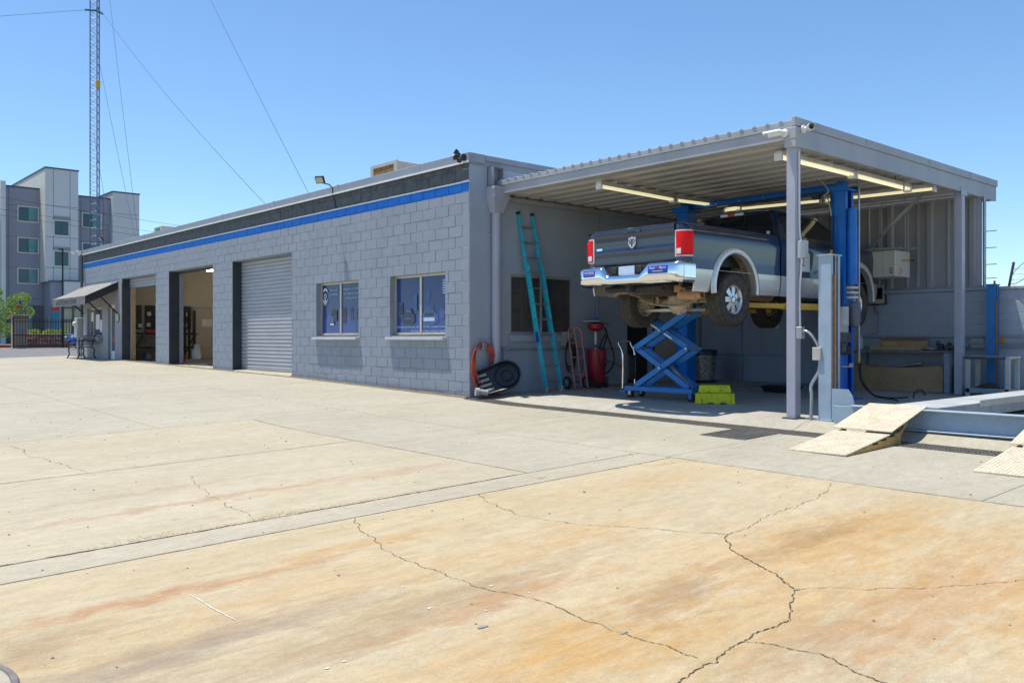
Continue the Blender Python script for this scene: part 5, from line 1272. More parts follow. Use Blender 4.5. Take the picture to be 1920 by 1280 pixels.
# shield emblem and small badge
sh = [(-.068, .085), (-.03, .078), (0, .095), (.03, .078), (.075, .085), (.068, .03), (.075, -.01), (.05, -.06), (0, -.095), (-.05, -.06), (-.075, -.01), (-.068, .03)]
mb = MB(); mb.prism([(-y - .10 + .1, z + 1.27) for y, z in sh], 'x', -.034, -.008); em = TR.part('emblem', mb, 'badge_silver', bevel=.004, parent=tg)
mb = MB()
for s_ in (-1, 1):
    mb.tube([(-.037, s_ * .012, 1.30), (-.038, s_ * .04, 1.315), (-.037, s_ * .05, 1.28), (-.037, s_ * .035, 1.25), (-.037, s_ * .02, 1.265)], .006, 6)
mb.prism([(-.018, 1.32), (.018, 1.32), (.012, 1.22), (0, 1.20), (-.012, 1.22)], 'x', -.04, -.035); TR.part('emblem_mark', mb, 'steel_dark', parent=tg)
mb = MB(); mb.box(-.016, -.004, .62, .74, 1.185, 1.225); TR.part('badge', mb, 'chrome', bevel=.003, parent=tg)
# tail lamps
for sg in (-1, 1):
    def lamp(u, v, sg=sg, grow=0.0, z0_=1.0, z1_=1.385, ya=.80):
        # plan path: across the rear face, round the corner, along the side
        z = z0_ + (z1_ - z0_) * v; w_ = HW(z) + grow; rx, ry = .14, .16
        L0 = (w_ - ry) - ya; L1 = .21; L2 = .03 * (1 - .0 * v); s = u * (L0 + L1 + L2 * 2)
        if s < L0: return (-.0 - grow, sg * (ya + s), z)
        s -= L0
        a = min(s / L1, 1) * math.pi / 2 * .92
        return (.14 - (rx + grow) * math.cos(a), sg * (w_ - ry + ry * math.sin(a)), z)
    mb = MB(); mb.shell(lambda u, v: lamp(u, v, grow=.010, ya=.797), 16, 6, (.012, 0, 0)); lp = TR.part('tail_lamp', mb, 'lens_white', smooth=40)
    mb = MB(); mb.shell(lambda u, v: lamp(u, v, grow=.018, z0_=1.018, z1_=1.367 , ya=.822) if u < .999 else lamp(.93, v, grow=.018, z0_=1.018, z1_=1.367, ya=.822), 16, 6, (.01, 0, 0)); TR.part('red_lens', mb, 'lens_red', smooth=40, parent=lp)
    mb = MB(); mb.box(-.027, -.0185, min(sg * .832, sg * .915), max(sg * .832, sg * .915), 1.035, 1.115); TR.part('reverse_lens', mb, 'lens_white', bevel=.006, parent=lp)
# rear bumper: chrome, with a dip in the middle
def bplan(s):   # s -1..1 -> x, y along the bumper, wrapping round the ends
    a = abs(s); sg = 1 if s > 0 else -1
    if a < .78: y = a / .78 * .90; x = -.23 + .05 * (y / .9) ** 2
    else:
        t = (a - .78) / .22; ang = min(1, t * 1.6) * math.pi / 2
        x = -.18 + .14 * (1 - math.cos(ang)) + max(0, t - .62) * .58; y = .90 + .125 * math.sin(ang)
    return x, sg * y
def bump_pt(s, v):
    x, y = bplan(s); a = abs(y)
    top = .925 if a > .46 else (.775 if a < .32 else .775 + .15 * ((a - .32) / .14))
    bot = .625
    z = bot + (top - bot) * v
    bulge = -.035 * math.sin(math.pi * min(1, v * 1.05)) ** .7 * max(0, 1 - max(0, abs(s) - .76) / .08) if v < .95 else 0
    inn = (.05 * max(0, (v - .86) / .14) ** 2 + .05 * max(0, (.14 - v) / .14) ** 2) * max(0, 1 - max(0, abs(s) - .80) / .06); y = y - (1 if y > 0 else -1) * .03 * (max(0, (v - .86) / .14) ** 2 + max(0, (.2 - v) / .2) ** 2) * min(1, max(0, abs(s) - .80) / .06)
    return (x + bulge + inn, y, z)
mb = MB()
nS = 90
mb.grid(lambda u, v: bump_pt(2 * u - 1, v), nS, 12); mb.grid(lambda u, v: (bump_pt(2 * u - 1, v)[0] + .012, bump_pt(2 * u - 1, v)[1] * .985, bump_pt(2 * u - 1, v)[2]), nS, 12); bp = TR.part('rear_bumper', mb, 'chrome', smooth=40, fix=False)
mb = MB(); mb.box(-.14, -.10, -.42, .42, .66, .905); TR.part('plate_recess', mb, 'under_black', parent=bp)
mb = MB(); mb.box(-.155, -.15, -.155, .155, .755, .905); TR.part('licence_plate', mb, 'plate_blue', parent=bp)
for y in (-.25, .25): mb = MB(); mb.box(-.16, -.14, y - .05, y + .05, .80, .90); TR.part('plate_lamp', mb, 'black_plastic', bevel=.01, parent=bp)
mb = MB(); mb.box(-.12, .05, -.85, .85, .87, .918); TR.part('step_pad', mb, 'black_plastic', parent=bp)
def bsurf(y, z):
    a = abs(y); top = .925; bot = .625
    return bump_pt(y / .9 * .78, (z - bot) / (top - bot))[0]
def sticker(yc, w_, z0_, z1_):
    ys_ = [yc + (k / 6 - .5) * w_ for k in range(7)]; zs_ = [z0_ + (z1_ - z0_) * k / 4 for k in range(5)]
    mb = MB(); mb.grid(lambda u, v: (bsurf(yc + (u - .5) * w_, z0_ + (z1_ - z0_) * v) - .003, yc + (u - .5) * w_, z0_ + (z1_ - z0_) * v), 8, 5); return TR.part('sticker', mb, 'sticker_blue', parent=bp, fix=False)
sticker(-.66, .34, .755, .865); sticker(.70, .26, .765, .865)
def btext(s_, size, y, z, width, mat):
    mb = text_mb(s_, size, (0, y, z), (0.0, -1, 0), (0, 0, 1), 0, width, 0)
    mb.v = [(bsurf(v[1], v[2]) - .0065, v[1], v[2]) for v in mb.v]
    TR.part('lettering', mb, mat, parent=bp, fix=False)
btext('VOTE BERNIE', .05, .81, .815, .22, 'paper_white')
mb = MB(); mb.grid(lambda u, v: (bsurf(.59 + .22 * u, .79 + .008 * v) - .006, .59 + .22 * u, .79 + .008 * v), 6, 1); TR.part('sticker_rule', mb, 'sticker_red', parent=bp, fix=False)
btext('Feel', .055, -.515, .82, .09, 'paper_white'); btext('The', .055, -.61, .82, .075, 'sticker_red'); btext('Bern', .055, -.69, .82, .11, 'paper_white')
mb = MB(); mb.grid(lambda u, v: (bsurf(-.57 - .18 * u, .785 + .008 * v) - .006, -.57 - .18 * u, .785 + .008 * v), 6, 1); TR.part('sticker_rule', mb, 'paper_white', parent=bp, fix=False)
# wheels
def tyre_prof():
    r, w_ = .412, .13
    p = [(.225, -w_ + .02), (.26, -w_ - .004), (.33, -w_ - .012), (.375, -w_ - .002), (.402, -w_ + .02)]
    ys_ = [-.095, -.062, -.055, -.022, -.015, .015, .022, .055, .062, .095]
    p += [(r, -.105)]
    for i, y in enumerate([-.068, -.067, -.058, -.057, -.026, -.025, -.016, -.015, .015, .016, .025, .026, .057, .058, .067, .068]):
        p.append((r if (i % 4 in (0, 3)) else r - .012, y))
    p += [(r, .105), (.402, w_ - .02), (.375, w_ + .002), (.33, w_ + .012), (.26, w_ + .004), (.225, w_ - .02)]
    return p
def wheel(cx_, sg, cz_, steer=0):
    c = Vector((cx_, sg * .87, cz_)); ax = (0, 1, 0)
    mb = MB(); mb.lathe(c, ax, tyre_prof(), 56); ty = TR.part('wheel', mb, 'tyre_rubber', smooth=35)
    mb = MB()
    for k in range(72):     # shoulder sipes
        t = 2 * math.pi * k / 72; 
        for s2 in (-1, 1):
            d = Vector((math.cos(t), 0, math.sin(t))); q = Vector((-math.sin(t), 0, math.cos(t)))
            mb.beam(c + d * .409 + Vector((0, s2 * .107, 0)), c + d * .39 + Vector((0, s2 * .132, 0)), .014, .012, tuple(q))
    TR.part('tread_blocks', mb, 'tyre_rubber', parent=ty, kind='stuff', fix=False)
    mb = MB(); e = sg
    mb.lathe(c, ax, [(.225, -.1), (.232, -.108), (.205, -.09), (.19, -.03), (.19, .06), (.205, .09), (.232, .108), (.225, .1)], 40); TR.part('rim', mb, 'alloy' , smooth=40, parent=ty)
    # outer face: spokes
    mb = MB()
    for k in range(7):
        t = 2 * math.pi * (k + .5) / 7; d = Vector((math.cos(t), 0, math.sin(t))); q = Vector((-math.sin(t), 0, math.cos(t)))
        a = c + d * .05 + Vector((0, e * .075, 0)); b = c + d * .205 + Vector((0, e * .062, 0))
        w0, w1 = .04, .062
        vs_ = [a - q * w0 * .8, a + q * w0 * .8, b + q * w1 * .8, b - q * w1 * .8]
        mb.add([v + Vector((0, e * .012, 0)) for v in vs_] + [v - Vector((0, e * .03, 0)) for v in vs_], [(0, 1, 2, 3), (4, 5, 6, 7), (0, 1, 5, 4), (1, 2, 6, 5), (2, 3, 7, 6), (3, 0, 4, 7)])
    TR.part('spokes', mb, 'alloy', bevel=.004, parent=ty)
    mb = MB(); mb.lathe(c + Vector((0, e * .06, 0)), (0, e, 0), [(.085, -.02), (.085, .015), (.07, .025), (.055, .03), (.052, .055), (.03, .065), (0, .067)], 24); TR.part('hub_cap', mb, 'chrome', smooth=40, parent=ty)
    for k in range(8):
        t = 2 * math.pi * k / 8; d = Vector((math.cos(t), 0, math.sin(t)))
        mb = MB(); mb.cyl(c + d * .07 + Vector((0, e * .07, 0)), c + d * .07 + Vector((0, e * .1, 0)), .011, n=6); TR.part('lug_nut', mb, 'chrome', parent=ty)
    mb = MB(); mb.lathe(c, (0, e, 0), [(.0, -.06), (.175, -.06), (.175, .0), (0, .0)], 28); TR.part('brake_disc', mb, 'under_rust', parent=ty)
    return ty
for sg in (-1, 1):
    wheel(1.2, sg, .41); wheel(5.05, sg, .43)
# underside: axle, diff, springs, shocks, rails, exhaust, spare, driveshaft, front axle
ax_ = TR.part('rear_axle', MB().cyl((1.2, -.80, .43), (1.2, .80, .43), .055, n=16), 'under_rust', smooth=40)
mb = MB(); mb.lathe((1.2, .02, .42), (-1, 0, 0), [(.0, -.24), (.06, -.24), (.1, -.15), (.19, -.07), (.225, .0), (.225, .06), (.20, .07), (.195, .10), (.13, .15), (.06, .17), (0, .172)], 24); TR.part('differential', mb, pm('diff_tan', (.55, .46, .33), .8, var=.3, scale=9), smooth=50, parent=ax_)
for k in range(10):
    t = 2 * math.pi * k / 10; mb = MB(); mb.cyl((1.14, .02 + .212 * math.cos(t), .42 + .212 * math.sin(t)), (1.115, .02 + .212 * math.cos(t), .42 + .212 * math.sin(t)), .014, n=6); TR.part('cover_bolt', mb, 'under_rust', parent=ax_)
for sg in (-1, 1):
    mb = MB()
    for k in range(4): mb.tube([(.35 + .08 * k, sg * .56, .60 - .024 * k), (1.2, sg * .56, .50 - .022 * k), (2.0 - .1 * k, sg * .56, .60 - .024 * k)], .02, 6)
    TR.part('leaf_spring', mb, 'under_rust', smooth=60)
    mb = MB(); mb.cyl((1.1, sg * .38, .38), (.85, sg * .32, .78), .03, n=10); mb.cyl((.98, sg * .35, .57), (.85, sg * .32, .78), .042, n=10); TR.part('shock_absorber', mb, 'under_rust', smooth=40)
    mb = MB(); mb.box(.02, 6.0, sg * .43 - .04, sg * .43 + .04, .62, .80); TR.part('frame_rail', mb, 'under_black')
    mb = MB(); mb.box(1.1, 1.3, sg * .56 - .05, sg * .56 + .05, .36, .52); TR.part('spring_plate', mb, 'under_rust')
    mb = MB(); mb.cyl((1.2, sg * .62, .43), (1.2, sg * .8, .43), .12, .15, n=20); TR.part('brake_drum', mb, 'under_rust', smooth=40)
for x in (.1, .45, 2.0, 3.2, 4.4):
    mb = MB(); mb.box(x, x + .08, -.39, .39, .64, .76); TR.part('cross_member', mb, 'under_rust')
mb = MB(); mb.lathe((.62, .05, .60), (0, 0, 1), [(.20, -.09), (.22, -.11), (.33, -.115), (.37, -.09), (.385, -.03), (.385, .03), (.37, .09), (.33, .115)], 36); mb.lathe((.62, .05, .60), (0, 0, 1), [(0, -.02), (.2, -.03), (.2, .03)], 24); TR.part('spare_wheel', mb, 'tyre_rubber', smooth=50)
mb = MB(); mb.box(-.12, .1, -.05, .05, .52, .62); mb.cyl((.02, -.55, .57), (.02, .55, .57), .045, n=12); ht = TR.part('tow_hitch', mb, 'under_black')
mb = MB(); mb.box(-.125, -.1201, -.03, .03, .54, .60); TR.part('receiver', mb, 'dark_void', parent=ht)
mb = MB(); mb.tube(smooth_path([(2.6, -.35, .55), (1.7, -.40, .60), (1.2, -.38, .68), (.78, -.38, .60), (.64, -.42, .52), (.62, -.55, .49)]), .045, 12); ex = TR.part('exhaust_pipe', mb, 'exhaust_rust', smooth=60)
mb = MB(); mb.lathe((.60, -.42, .49), (-.12, -1, -.05), [(.04, 0), (.085, .02), (.085, .36), (.06, .38), (.06, .46), (.05, .46), (.048, .2)], 24); TR.part('tail_pipe', mb, 'exhaust_rust', smooth=40, parent=ex)
mb = MB(); mb.box(.5, .56, -.5, -.38, .52, .66); TR.part('hanger', mb, 'exhaust_rust', parent=ex)
mb = MB(); mb.cyl((2.0, -.38, .58), (3.1, -.38, .56), .12, n=18); TR.part('muffler', mb, 'exhaust_rust', smooth=40, parent=ex)
mb = MB(); mb.cyl((1.44, .02, .43), (3.9, .02, .62), .05, n=14); TR.part('drive_shaft', mb, 'under_rust', smooth=40)
mb = MB(); mb.tube(smooth_path([(.9, .62, .46), (.92, .3, .36), (.95, 0, .34), (.92, -.3, .36), (.9, -.62, .46)]), .016, 8); TR.part('sway_bar', mb, 'under_rust', smooth=60)
mb = MB(); mb.box(2.0, 3.3, .1, .42, .46, .66); TR.part('fuel_tank', mb, 'under_black', bevel=.03, segs=2)
mb = MB(); mb.box(4.0, 5.6, -.4, .4, .5, .66); mb.cyl((5.05, -.75, .44), (5.05, .75, .44), .05, n=14); TR.part('front_axle', mb, 'under_black')
# magnetic door sign on the visible door
mb = MB(); mb.box(3.02, 3.34, -1.027, -1.022, .93, 1.24); ds_ = TR.part('door_sign', mb, 'paper_white')
TR.part('lettering', text_mb('2', .2, (3.08, -1.0285, 1.02), (1, 0, 0), (0, 0, 1), 0, None, 0), 'under_black', parent=ds_, fix=False)
# door seam lines
# ------------------------------------------------------------------ scissor lift table
st = Thing('scissor_lift_table', 'blue rolling scissor lift table standing under the truck axle', 'lift table', (1.85, -3.0, .04))
zf = .045
for x in (1.62, 1.98):
    mb = MB(); mb.box(x - .03, x + .03, -3.72, -2.30, .17, .25); st.part('base_rail', mb, 'table_blue', bevel=.005)
for y in (-2.34, -3.68): mb = MB(); mb.box(1.65, 1.95, y - .04, y + .04, .17, .245); st.part('cross_rail', mb, 'table_blue', bevel=.004)
YA, YB = -2.50, -3.60; z1, z2, z3 = .25, .90, 1.50
for x, s_ in ((1.64, 1), (1.96, -1)):
    for (za, zb) in ((z1, z2), (z2, z3)):
        mb = MB(); mb.beam((x, YA, za), (x, YB, zb), .035, .095, (1, 0, 0)); mb.v = [(v[0], v[1], v[2]) for v in mb.v]
        st.part('scissor_arm', MB().beam((x - s_ * .0, YA, za), (x, YB, zb), .098, .035, (1, 0, 0)), 'table_blue', bevel=.006)
        st.part('scissor_arm', MB().beam((x + s_ * .045, YB, za), (x + s_ * .045, YA, zb), .098, .035, (1, 0, 0)), 'table_blue', bevel=.006)
for z in ((z1 + z2) / 2, (z2 + z3) / 2):
    mb = MB(); mb.cyl((1.595, (YA + YB) / 2, z), (2.0, (YA + YB) / 2, z), .022, n=12); st.part('pivot_pin', mb, 'galv', smooth=40)
for y in (YA, YB):
    mb = MB(); mb.cyl((1.595, y, z2), (2.0, y, z2), .022, n=12); st.part('pivot_pin', mb, 'galv', smooth=40)
for x in (1.603,):
    for (zc, f) in (((z2 + z3) / 2, .2), ((z2 + z3) / 2, -.14)):
        d = Vector((0, YB - YA, z3 - z2)).normalized() * -1; d = Vector((0, YB - YA, z2 - z3)).normalized()
        c = Vector((1.612, (YA + YB) / 2, zc)) + d * f; mb = MB(); mb.beam(c - d * .09, c + d * .09, .022, .008, (1, 0, 0))
        st.part('warning_label', mb, 'paper_white')
mb = MB(); mb.box(1.56, 2.04, -3.66, -2.45, z3 + .01, z3 + .055); st.part('platform', mb, 'white_paint', bevel=.006)
mb = MB(); mb.cyl((1.8, -3.1, .62), (1.8, -3.6, .24), .03, n=14); mb.cyl((1.8, -3.1, .62), (1.8, -3.35, .43), .045, n=14); hc = st.part('hydraulic_cylinder', mb, 'galv', smooth=40)
mb = MB(); mb.box(1.68, 1.92, -3.13, -3.07, .58, .66); st.part('cylinder_beam', mb, 'table_blue', bevel=.004)
mb = MB(); mb.tube(smooth_path([(1.66, -2.2, .2), (1.66, -2.2, .78), (1.66, -2.12, .95), (1.67, -2.1, 1.0), (1.74, -2.09, 1.02), (1.9, -2.09, 1.02), (1.97, -2.1, 1.0), (1.98, -2.12, .95), (1.98, -2.2, .78), (1.98, -2.2, .2)]), .016, 10); st.part('push_handle', mb, 'chrome', smooth=60)
mb = MB(); mb.box(1.72, 1.93, -2.27, -2.2, .35, .78); st.part('pump_box', mb, 'black_plastic', bevel=.01)
mb = MB(); mb.box(1.62, 2.0, -2.3, -2.18, .13, .17); st.part('caster_bracket', mb, 'table_blue')
for (x, y) in ((1.66, -2.38), (1.96, -2.38), (1.66, -3.66), (1.96, -3.66)):
    z = G(x, y)
    mb = MB(); mb.cyl((x - .022, y, z + .062), (x + .022, y, z + .062), .062, n=20); w_ = st.part('caster', mb, 'black_rubber', smooth=40)
    mb = MB(); mb.box(x - .035, x - .027, y - .03, y + .03, z + .05, .17); mb.box(x + .027, x + .035, y - .03, y + .03, z + .05, .17); st.part('fork', mb, 'galv' if y > -3 else 'table_blue', parent=w_)
# ------------------------------------------------------------------ lime step
ls = Thing('step_block', 'scuffed lime yellow two level wheel chock step on the floor by the lift table', 'step', (1.66, -4.12, G(1.66, -4.12)), rz=math.atan2(-.49, .355), local=True)
mb = MB(); mb.prism([(-.31, 0), (.31, 0), (.30, .165), (-.30, .165)], 'y', 0, .48); a = ls.part('lower_step', mb, 'step_lime', bevel=.012, segs=2)
mb = MB(); mb.prism([(-.26, .166), (.26, .166), (.24, .285), (-.24, .285)], 'y', .16, .48); ls.part('upper_step', mb, 'step_lime', bevel=.012, segs=2)
mb = MB()
for x in (-.12, .08): mb.box(x, x + .1, -.003, .003, .0, .02)
ls.part('notch', mb, 'dark_void')
# ------------------------------------------------------------------ extension ladder
ld = Thing('extension_ladder', 'weathered turquoise extension ladder leaning on the end wall across the window', 'ladder', (1.66, -.42, G(1.66, -.42)))
fz = G(1.66, -.42)
def rails(b0, b1, t0, t1, f0, f1, off, mat, name, wd=.035, ht=.085):
    out = []
    for b, t in ((b0, t0), (b1, t1)):
        b = Vector(b); t = Vector(t); p = b.lerp(t, f0) + off; q = b.lerp(t, f1) + off
        mb = MB(); mb.beam(p, q, wd, ht, (0, -1, 0)); out.append(ld.part(name, mb, mat, bevel=.004))
    return out
B0, B1 = Vector((1.45, -.47, fz + .03)), Vector((1.87, -.44, fz + .03)); T0, T1 = Vector((1.14, -.07, 3.42)), Vector((1.50, -.07, 3.42))
fn_off = Vector((0, .0, 0)); fly = Vector((.015, -.062, .0))
rails(B0, B1, T0, T1, 0, .71, Vector((-.02, -.05, 0)), 'ladder_blue', 'base_rail')
rails(B0, B1, T0, T1, .30, 1.0, Vector((.012, .028, 0)), 'ladder_blue', 'fly_rail', .032, .075)
for k in range(11):
    f = .05 + .0875 * k
    p = B0.lerp(T0, f); q = B1.lerp(T1, f); o = Vector((-.02, -.05, 0)) if f < .69 else Vector((.012, .028, 0))
    mb = MB(); mb.cyl(p + o, q + o, .017, n=10); r_ = ld.part('rung', mb, 'ladder_alu', smooth=40)
    for e in (p + o, q + o):
        mb = MB(); mb.cyl(e + Vector((-.022, -.02, 0)), e + Vector((-.03, -.03, 0)), .016, n=8); ld.part('rivet', mb, 'steel_dark', parent=r_)
for b in (B0, B1):
    mb = MB(); c = b + Vector((-.02, -.06, -.02)); mb.prism([(c.x - .05, c.z - .012), (c.x + .05, c.z - .012), (c.x + .03, c.z + .09), (c.x - .03, c.z + .09)], 'y', c.y - .045, c.y + .045); ld.part('foot', mb, 'ladder_alu', bevel=.006)
for t in (T0, T1):
    mb = MB(); mb.cbox(t + Vector((.012, .028, .01)), (.045, .09, .05)); ld.part('end_cap', mb, 'black_rubber', bevel=.006)
p = B0.lerp(T0, .27) + Vector((-.055, -.055, 0)); q = B0.lerp(T0, .33) + Vector((-.055, -.055, 0)); mb = MB(); mb.beam(p, q, .004, .07, (0, -1, 0)); ld.part('label', mb, 'sticker_blue')
mb = MB(); mb.beam(B0.lerp(T0, .68) + Vector((-.02, -.1, 0)), B0.lerp(T0, .705) + Vector((-.02, -.1, 0)), .06, .02); ld.part('rung_lock', mb, 'ladder_alu')
# ------------------------------------------------------------------ coiled hose on a bracket
hs = Thing('hose_coil', 'coil of red air hose hanging on a bracket at the building corner', 'hose', (.3, -.12, .55))
mb = MB(); mb.box(.22, .32, -.13, -.005, .86, 1.0); hs.part('bracket', mb, 'galv', bevel=.008)
for k in range(6):
    rx = .15 + .016 * k + random.uniform(-.02, .02); rz_ = .36 + .02 * k + random.uniform(-.02, .02); cz_ = .99 - rz_
    pts = [(.27 + rx * math.sin(t) * (1.0 if math.sin(t) > 0 else 1.25), -.06 - .012 * k - .02 * math.sin(2 * t), cz_ + rz_ * math.cos(t)) for t in [i * 2 * math.pi / 30 for i in range(31)]]
    mb = MB(); mb.tube(pts, .0105, 8); hs.part('loop', mb, 'hose_red', smooth=60)
mb = MB(); mb.tube(smooth_path([(.05, -.1, .5), (.1, -.16, .3), (.25, -.22, .2), (.4, -.22, .1)]), .0105, 8); hs.part('loose_end', mb, 'hose_red', smooth=60)
# ------------------------------------------------------------------ black drain pan leaning on wall
dp = Thing('drain_pan', 'large black plastic oil drain pan propped on edge against the wall', 'drain pan', (.55, -.42, .03), local=True)
# pan built flat (u right, v up, w out of the face), then stood up leaning back
ang = R(24)
U = Vector((.86, .51, 0)).normalized(); U = Vector((.76, -.58, .30)).normalized(); Wn = Vector((-.56, -.72, .40)).normalized(); V = Wn.cross(U).normalized(); Wn = U.cross(V).normalized()
def PP(u, v, w_): return U * u + V * v + Wn * w_ + Vector((-.12, .06, .33))
mb = MB(); n = 40; outl = []
for k in range(21):
    t = -math.pi / 2 + math.pi * k / 20; outl.append((.12 + .27 * math.cos(t), .27 * math.sin(t)))
outl += [(-.42, .22), (-.44, .16), (-.44, -.20), (-.42, -.25)]
m = len(outl)
rim = [PP(u, v, .09) for u, v in outl]; inn = [PP(u * .94 + (.0), v * .93, .08) for u, v in outl]; flo = [PP(u * .9, v * .88, .0) for u, v in outl]; bak = [PP(u * .95, v * .95, -.02) for u, v in outl]
mb.add(rim + inn + flo + bak, [(k, (k + 1) % m, m + (k + 1) % m, m + k) for k in range(m)] + [(m + k, m + (k + 1) % m, 2 * m + (k + 1) % m, 2 * m + k) for k in range(m)] + [(k, 3 * m + k, 3 * m + (k + 1) % m, (k + 1) % m) for k in range(m)] + [tuple(range(2 * m, 3 * m)), tuple(range(4 * m - 1, 3 * m - 1, -1))])
pan = dp.part('tray', mb, 'black_plastic', smooth=40)
for (r0, r1, h0, h1) in ((.215, .205, .012, .05), (.105, .098, .012, .03)):
    mb = MB(); vs_ = []
    for k in range(n):
        t = 2 * math.pi * k / n
        for (r_, h_) in ((r0 + .01, .002), (r0, h1), (r1, h1), (r1 - .008, .002)): vs_.append(PP(.12 + r_ * math.cos(t), r_ * math.sin(t), h_))
    mb.add(vs_, [(k * 4 + j, ((k + 1) % n) * 4 + j, ((k + 1) % n) * 4 + j + 1, k * 4 + j + 1) for k in range(n) for j in range(3)]); dp.part('bowl_ring', mb, 'black_plastic', smooth=40, parent=pan)
for k in range(4):
    mb = MB(); v0 = .15 - .1 * k
    q = [PP(-.40, v0, .012), PP(-.22 + .02 * k, v0, .012), PP(-.22 + .02 * k, v0 - .045, .012), PP(-.40, v0 - .045, .012)]; q2 = [p_ + Wn * .03 for p_ in q]
    mb.add(q + q2, [(0, 1, 2, 3), (4, 5, 6, 7), (0, 1, 5, 4), (1, 2, 6, 5), (2, 3, 7, 6), (3, 0, 4, 7)]); dp.part('drain_rib', mb, pm('rib_dusty', (.3, .3, .28), .7) if k == 0 else 'rib_dusty', bevel=.004, parent=pan)
mb = MB(); mb.cyl((.16, -.33, .09), (.02, -.26, .11), .055, n=18); mb.cyl((.02, -.26, .11), (-.04, -.23, .115), .075, n=18)
solo('plastic_jug', mb, pm('jug_grey', (.36, .37, .36), .6), 'small grey jug lying beside the coiled hose at the wall corner', 'jug', (.1, -.3, .06), smooth=40)
# ------------------------------------------------------------------ hand truck
ht_ = Thing('hand_truck', 'faded pink two wheeled hand truck standing beside the red drum', 'hand truck', (2.5, -.42, G(2.5, -.42)))
hz = G(2.5, -.42)
xl, xr_ = 2.30, 2.58
for x in (xl, xr_):
    y0 = -.42 if x == xl else -.5
    mb = MB(); mb.tube(smooth_path([(x, y0, hz + .03), (x, y0 + .1, hz + .6), (x, y0 + .18, hz + 1.08), (x + (.04 if x == xl else -.04), y0 + .19, hz + 1.17)]), .016, 10); ht_.part('upright', mb, 'truck_pink', smooth=60)
    mb = MB(); mb.tube([(x, y0 + .07, hz + .45), (x + .015, y0 + .2, hz + .16), (x + .02, y0 + .16, hz + .12)], .012, 8); ht_.part('axle_stay', mb, 'truck_pink', smooth=60)
mb = MB(); mb.tube(smooth_path([(xl + .04, -.23, hz + 1.17), (2.37, -.24, hz + 1.2), (2.5, -.28, hz + 1.2), (xr_ - .04, -.31, hz + 1.17)]), .016, 10); ht_.part('handle', mb, 'truck_pink', smooth=60)
for z in (.28, .62, .9):
    mb = MB(); mb.cyl((xl, -.42 + .17 * z, hz + z), (xr_, -.5 + .17 * z, hz + z), .011, n=8); ht_.part('crossbar', mb, 'truck_pink', smooth=40)
mb = MB(); mb.cyl((2.44, -.46, hz + .05), (2.44, -.27, hz + 1.18), .013, n=8); ht_.part('centre_bar', mb, 'truck_pink', smooth=40)
mb = MB(); mb.box(2.28, 2.62, -.62, -.44, hz + .004, hz + .012); ht_.part('toe_plate', mb, 'truck_pink')
mb = MB(); mb.cyl((2.2, -.30, hz + .13), (2.68, -.38, hz + .13), .01, n=8); ht_.part('axle', mb, 'steel_dark')
for (x, y) in ((2.21, -.30), (2.68, -.38)):
    mb = MB(); mb.lathe((x, y, hz + .125), (1, -.15, 0), [(.085, -.03), (.12, -.025), (.125, 0), (.12, .025), (.085, .03)], 26); w_ = ht_.part('wheel', mb, 'black_rubber', smooth=40)
    mb = MB(); mb.lathe((x, y, hz + .125), (1, -.15, 0), [(.085, -.022), (.03, -.022), (.02, -.035), (0, -.035), (0, .035), (.02, .035), (.03, .022), (.085, .022)], 26); ht_.part('hub', mb, 'galv', smooth=40, parent=w_)
# ------------------------------------------------------------------ red waste oil drainer
od = Thing('oil_drainer', 'dark red wheeled waste oil drum with a raised red funnel pan', 'oil drainer', (3.0, -.36, G(3, -.36))); oz = G(3, -.36)
mb = MB(); mb.lathe((2.98, -.36, oz + .1), (0, 0, 1), [(0, 0), (.15, .0), (.165, .02), (.19, .5), (.195, .62), (.18, .66), (0, .67)], 30); dm = od.part('tank', mb, 'drum_red', smooth=40)
mb = MB(); mb.cyl((2.95, -.36, oz + .76), (2.95, -.36, oz + 1.12), .02, n=12); od.part('mast', mb, 'white_paint', smooth=40)
mb = MB(); mb.cyl((2.95, -.36, oz + .70), (2.95, -.36, oz + .85), .014, n=10); mb.cyl((2.95, -.36, oz + .79), (2.95, -.36, oz + .86), .028, n=8); od.part('gland', mb, 'steel_dark', smooth=40)
mb = MB(); mb.lathe((2.95, -.36, oz + 1.12), (0, 0, 1), [(.02, 0), (.09, .015), (.16, .06), (.175, .15), (.17, .15), (.15, .07), (0, .03)], 30); od.part('funnel', mb, 'drum_red', smooth=40)
mb = MB(); mb.beam((2.66, -.5, oz + 1.32), (3.3, -.24, oz + 1.27), .34, .018); od.part('splash_board', mb, pm('board_grey', (.42, .42, .42), .5), bevel=.004)
mb = MB(); mb.tube(smooth_path([(3.08, -.33, oz + .7), (3.2, -.28, oz + .9), (3.3, -.28, oz + 1.02), (3.34, -.3, oz + 1.1), (3.28, -.3, oz + 1.2)]), .016, 8); mb.tube(smooth_path([(3.05, -.45, oz + .7), (3.16, -.42, oz + .9), (3.3, -.34, oz + 1.02)]), .016, 8); od.part('push_handle', mb, 'black_rubber', smooth=60)
mb = MB(); mb.tube(smooth_path([(3.3, -.3, oz + 1.16), (3.42, -.34, oz + .85), (3.5, -.36, oz + .6), (3.45, -.36, oz + .4), (3.3, -.34, oz + .28), (3.16, -.3, oz + .22)]), .014, 8); od.part('hose', mb, 'black_rubber', smooth=60)
mb = MB(); mb.tube(smooth_path([(2.85, -.52, oz + .7), (2.86, -.56, oz + .5), (2.98, -.58, oz + .42), (3.1, -.52, oz + .55), (3.08, -.46, oz + .72)]), .008, 6); od.part('thin_hose', mb, 'black_rubber', smooth=60)
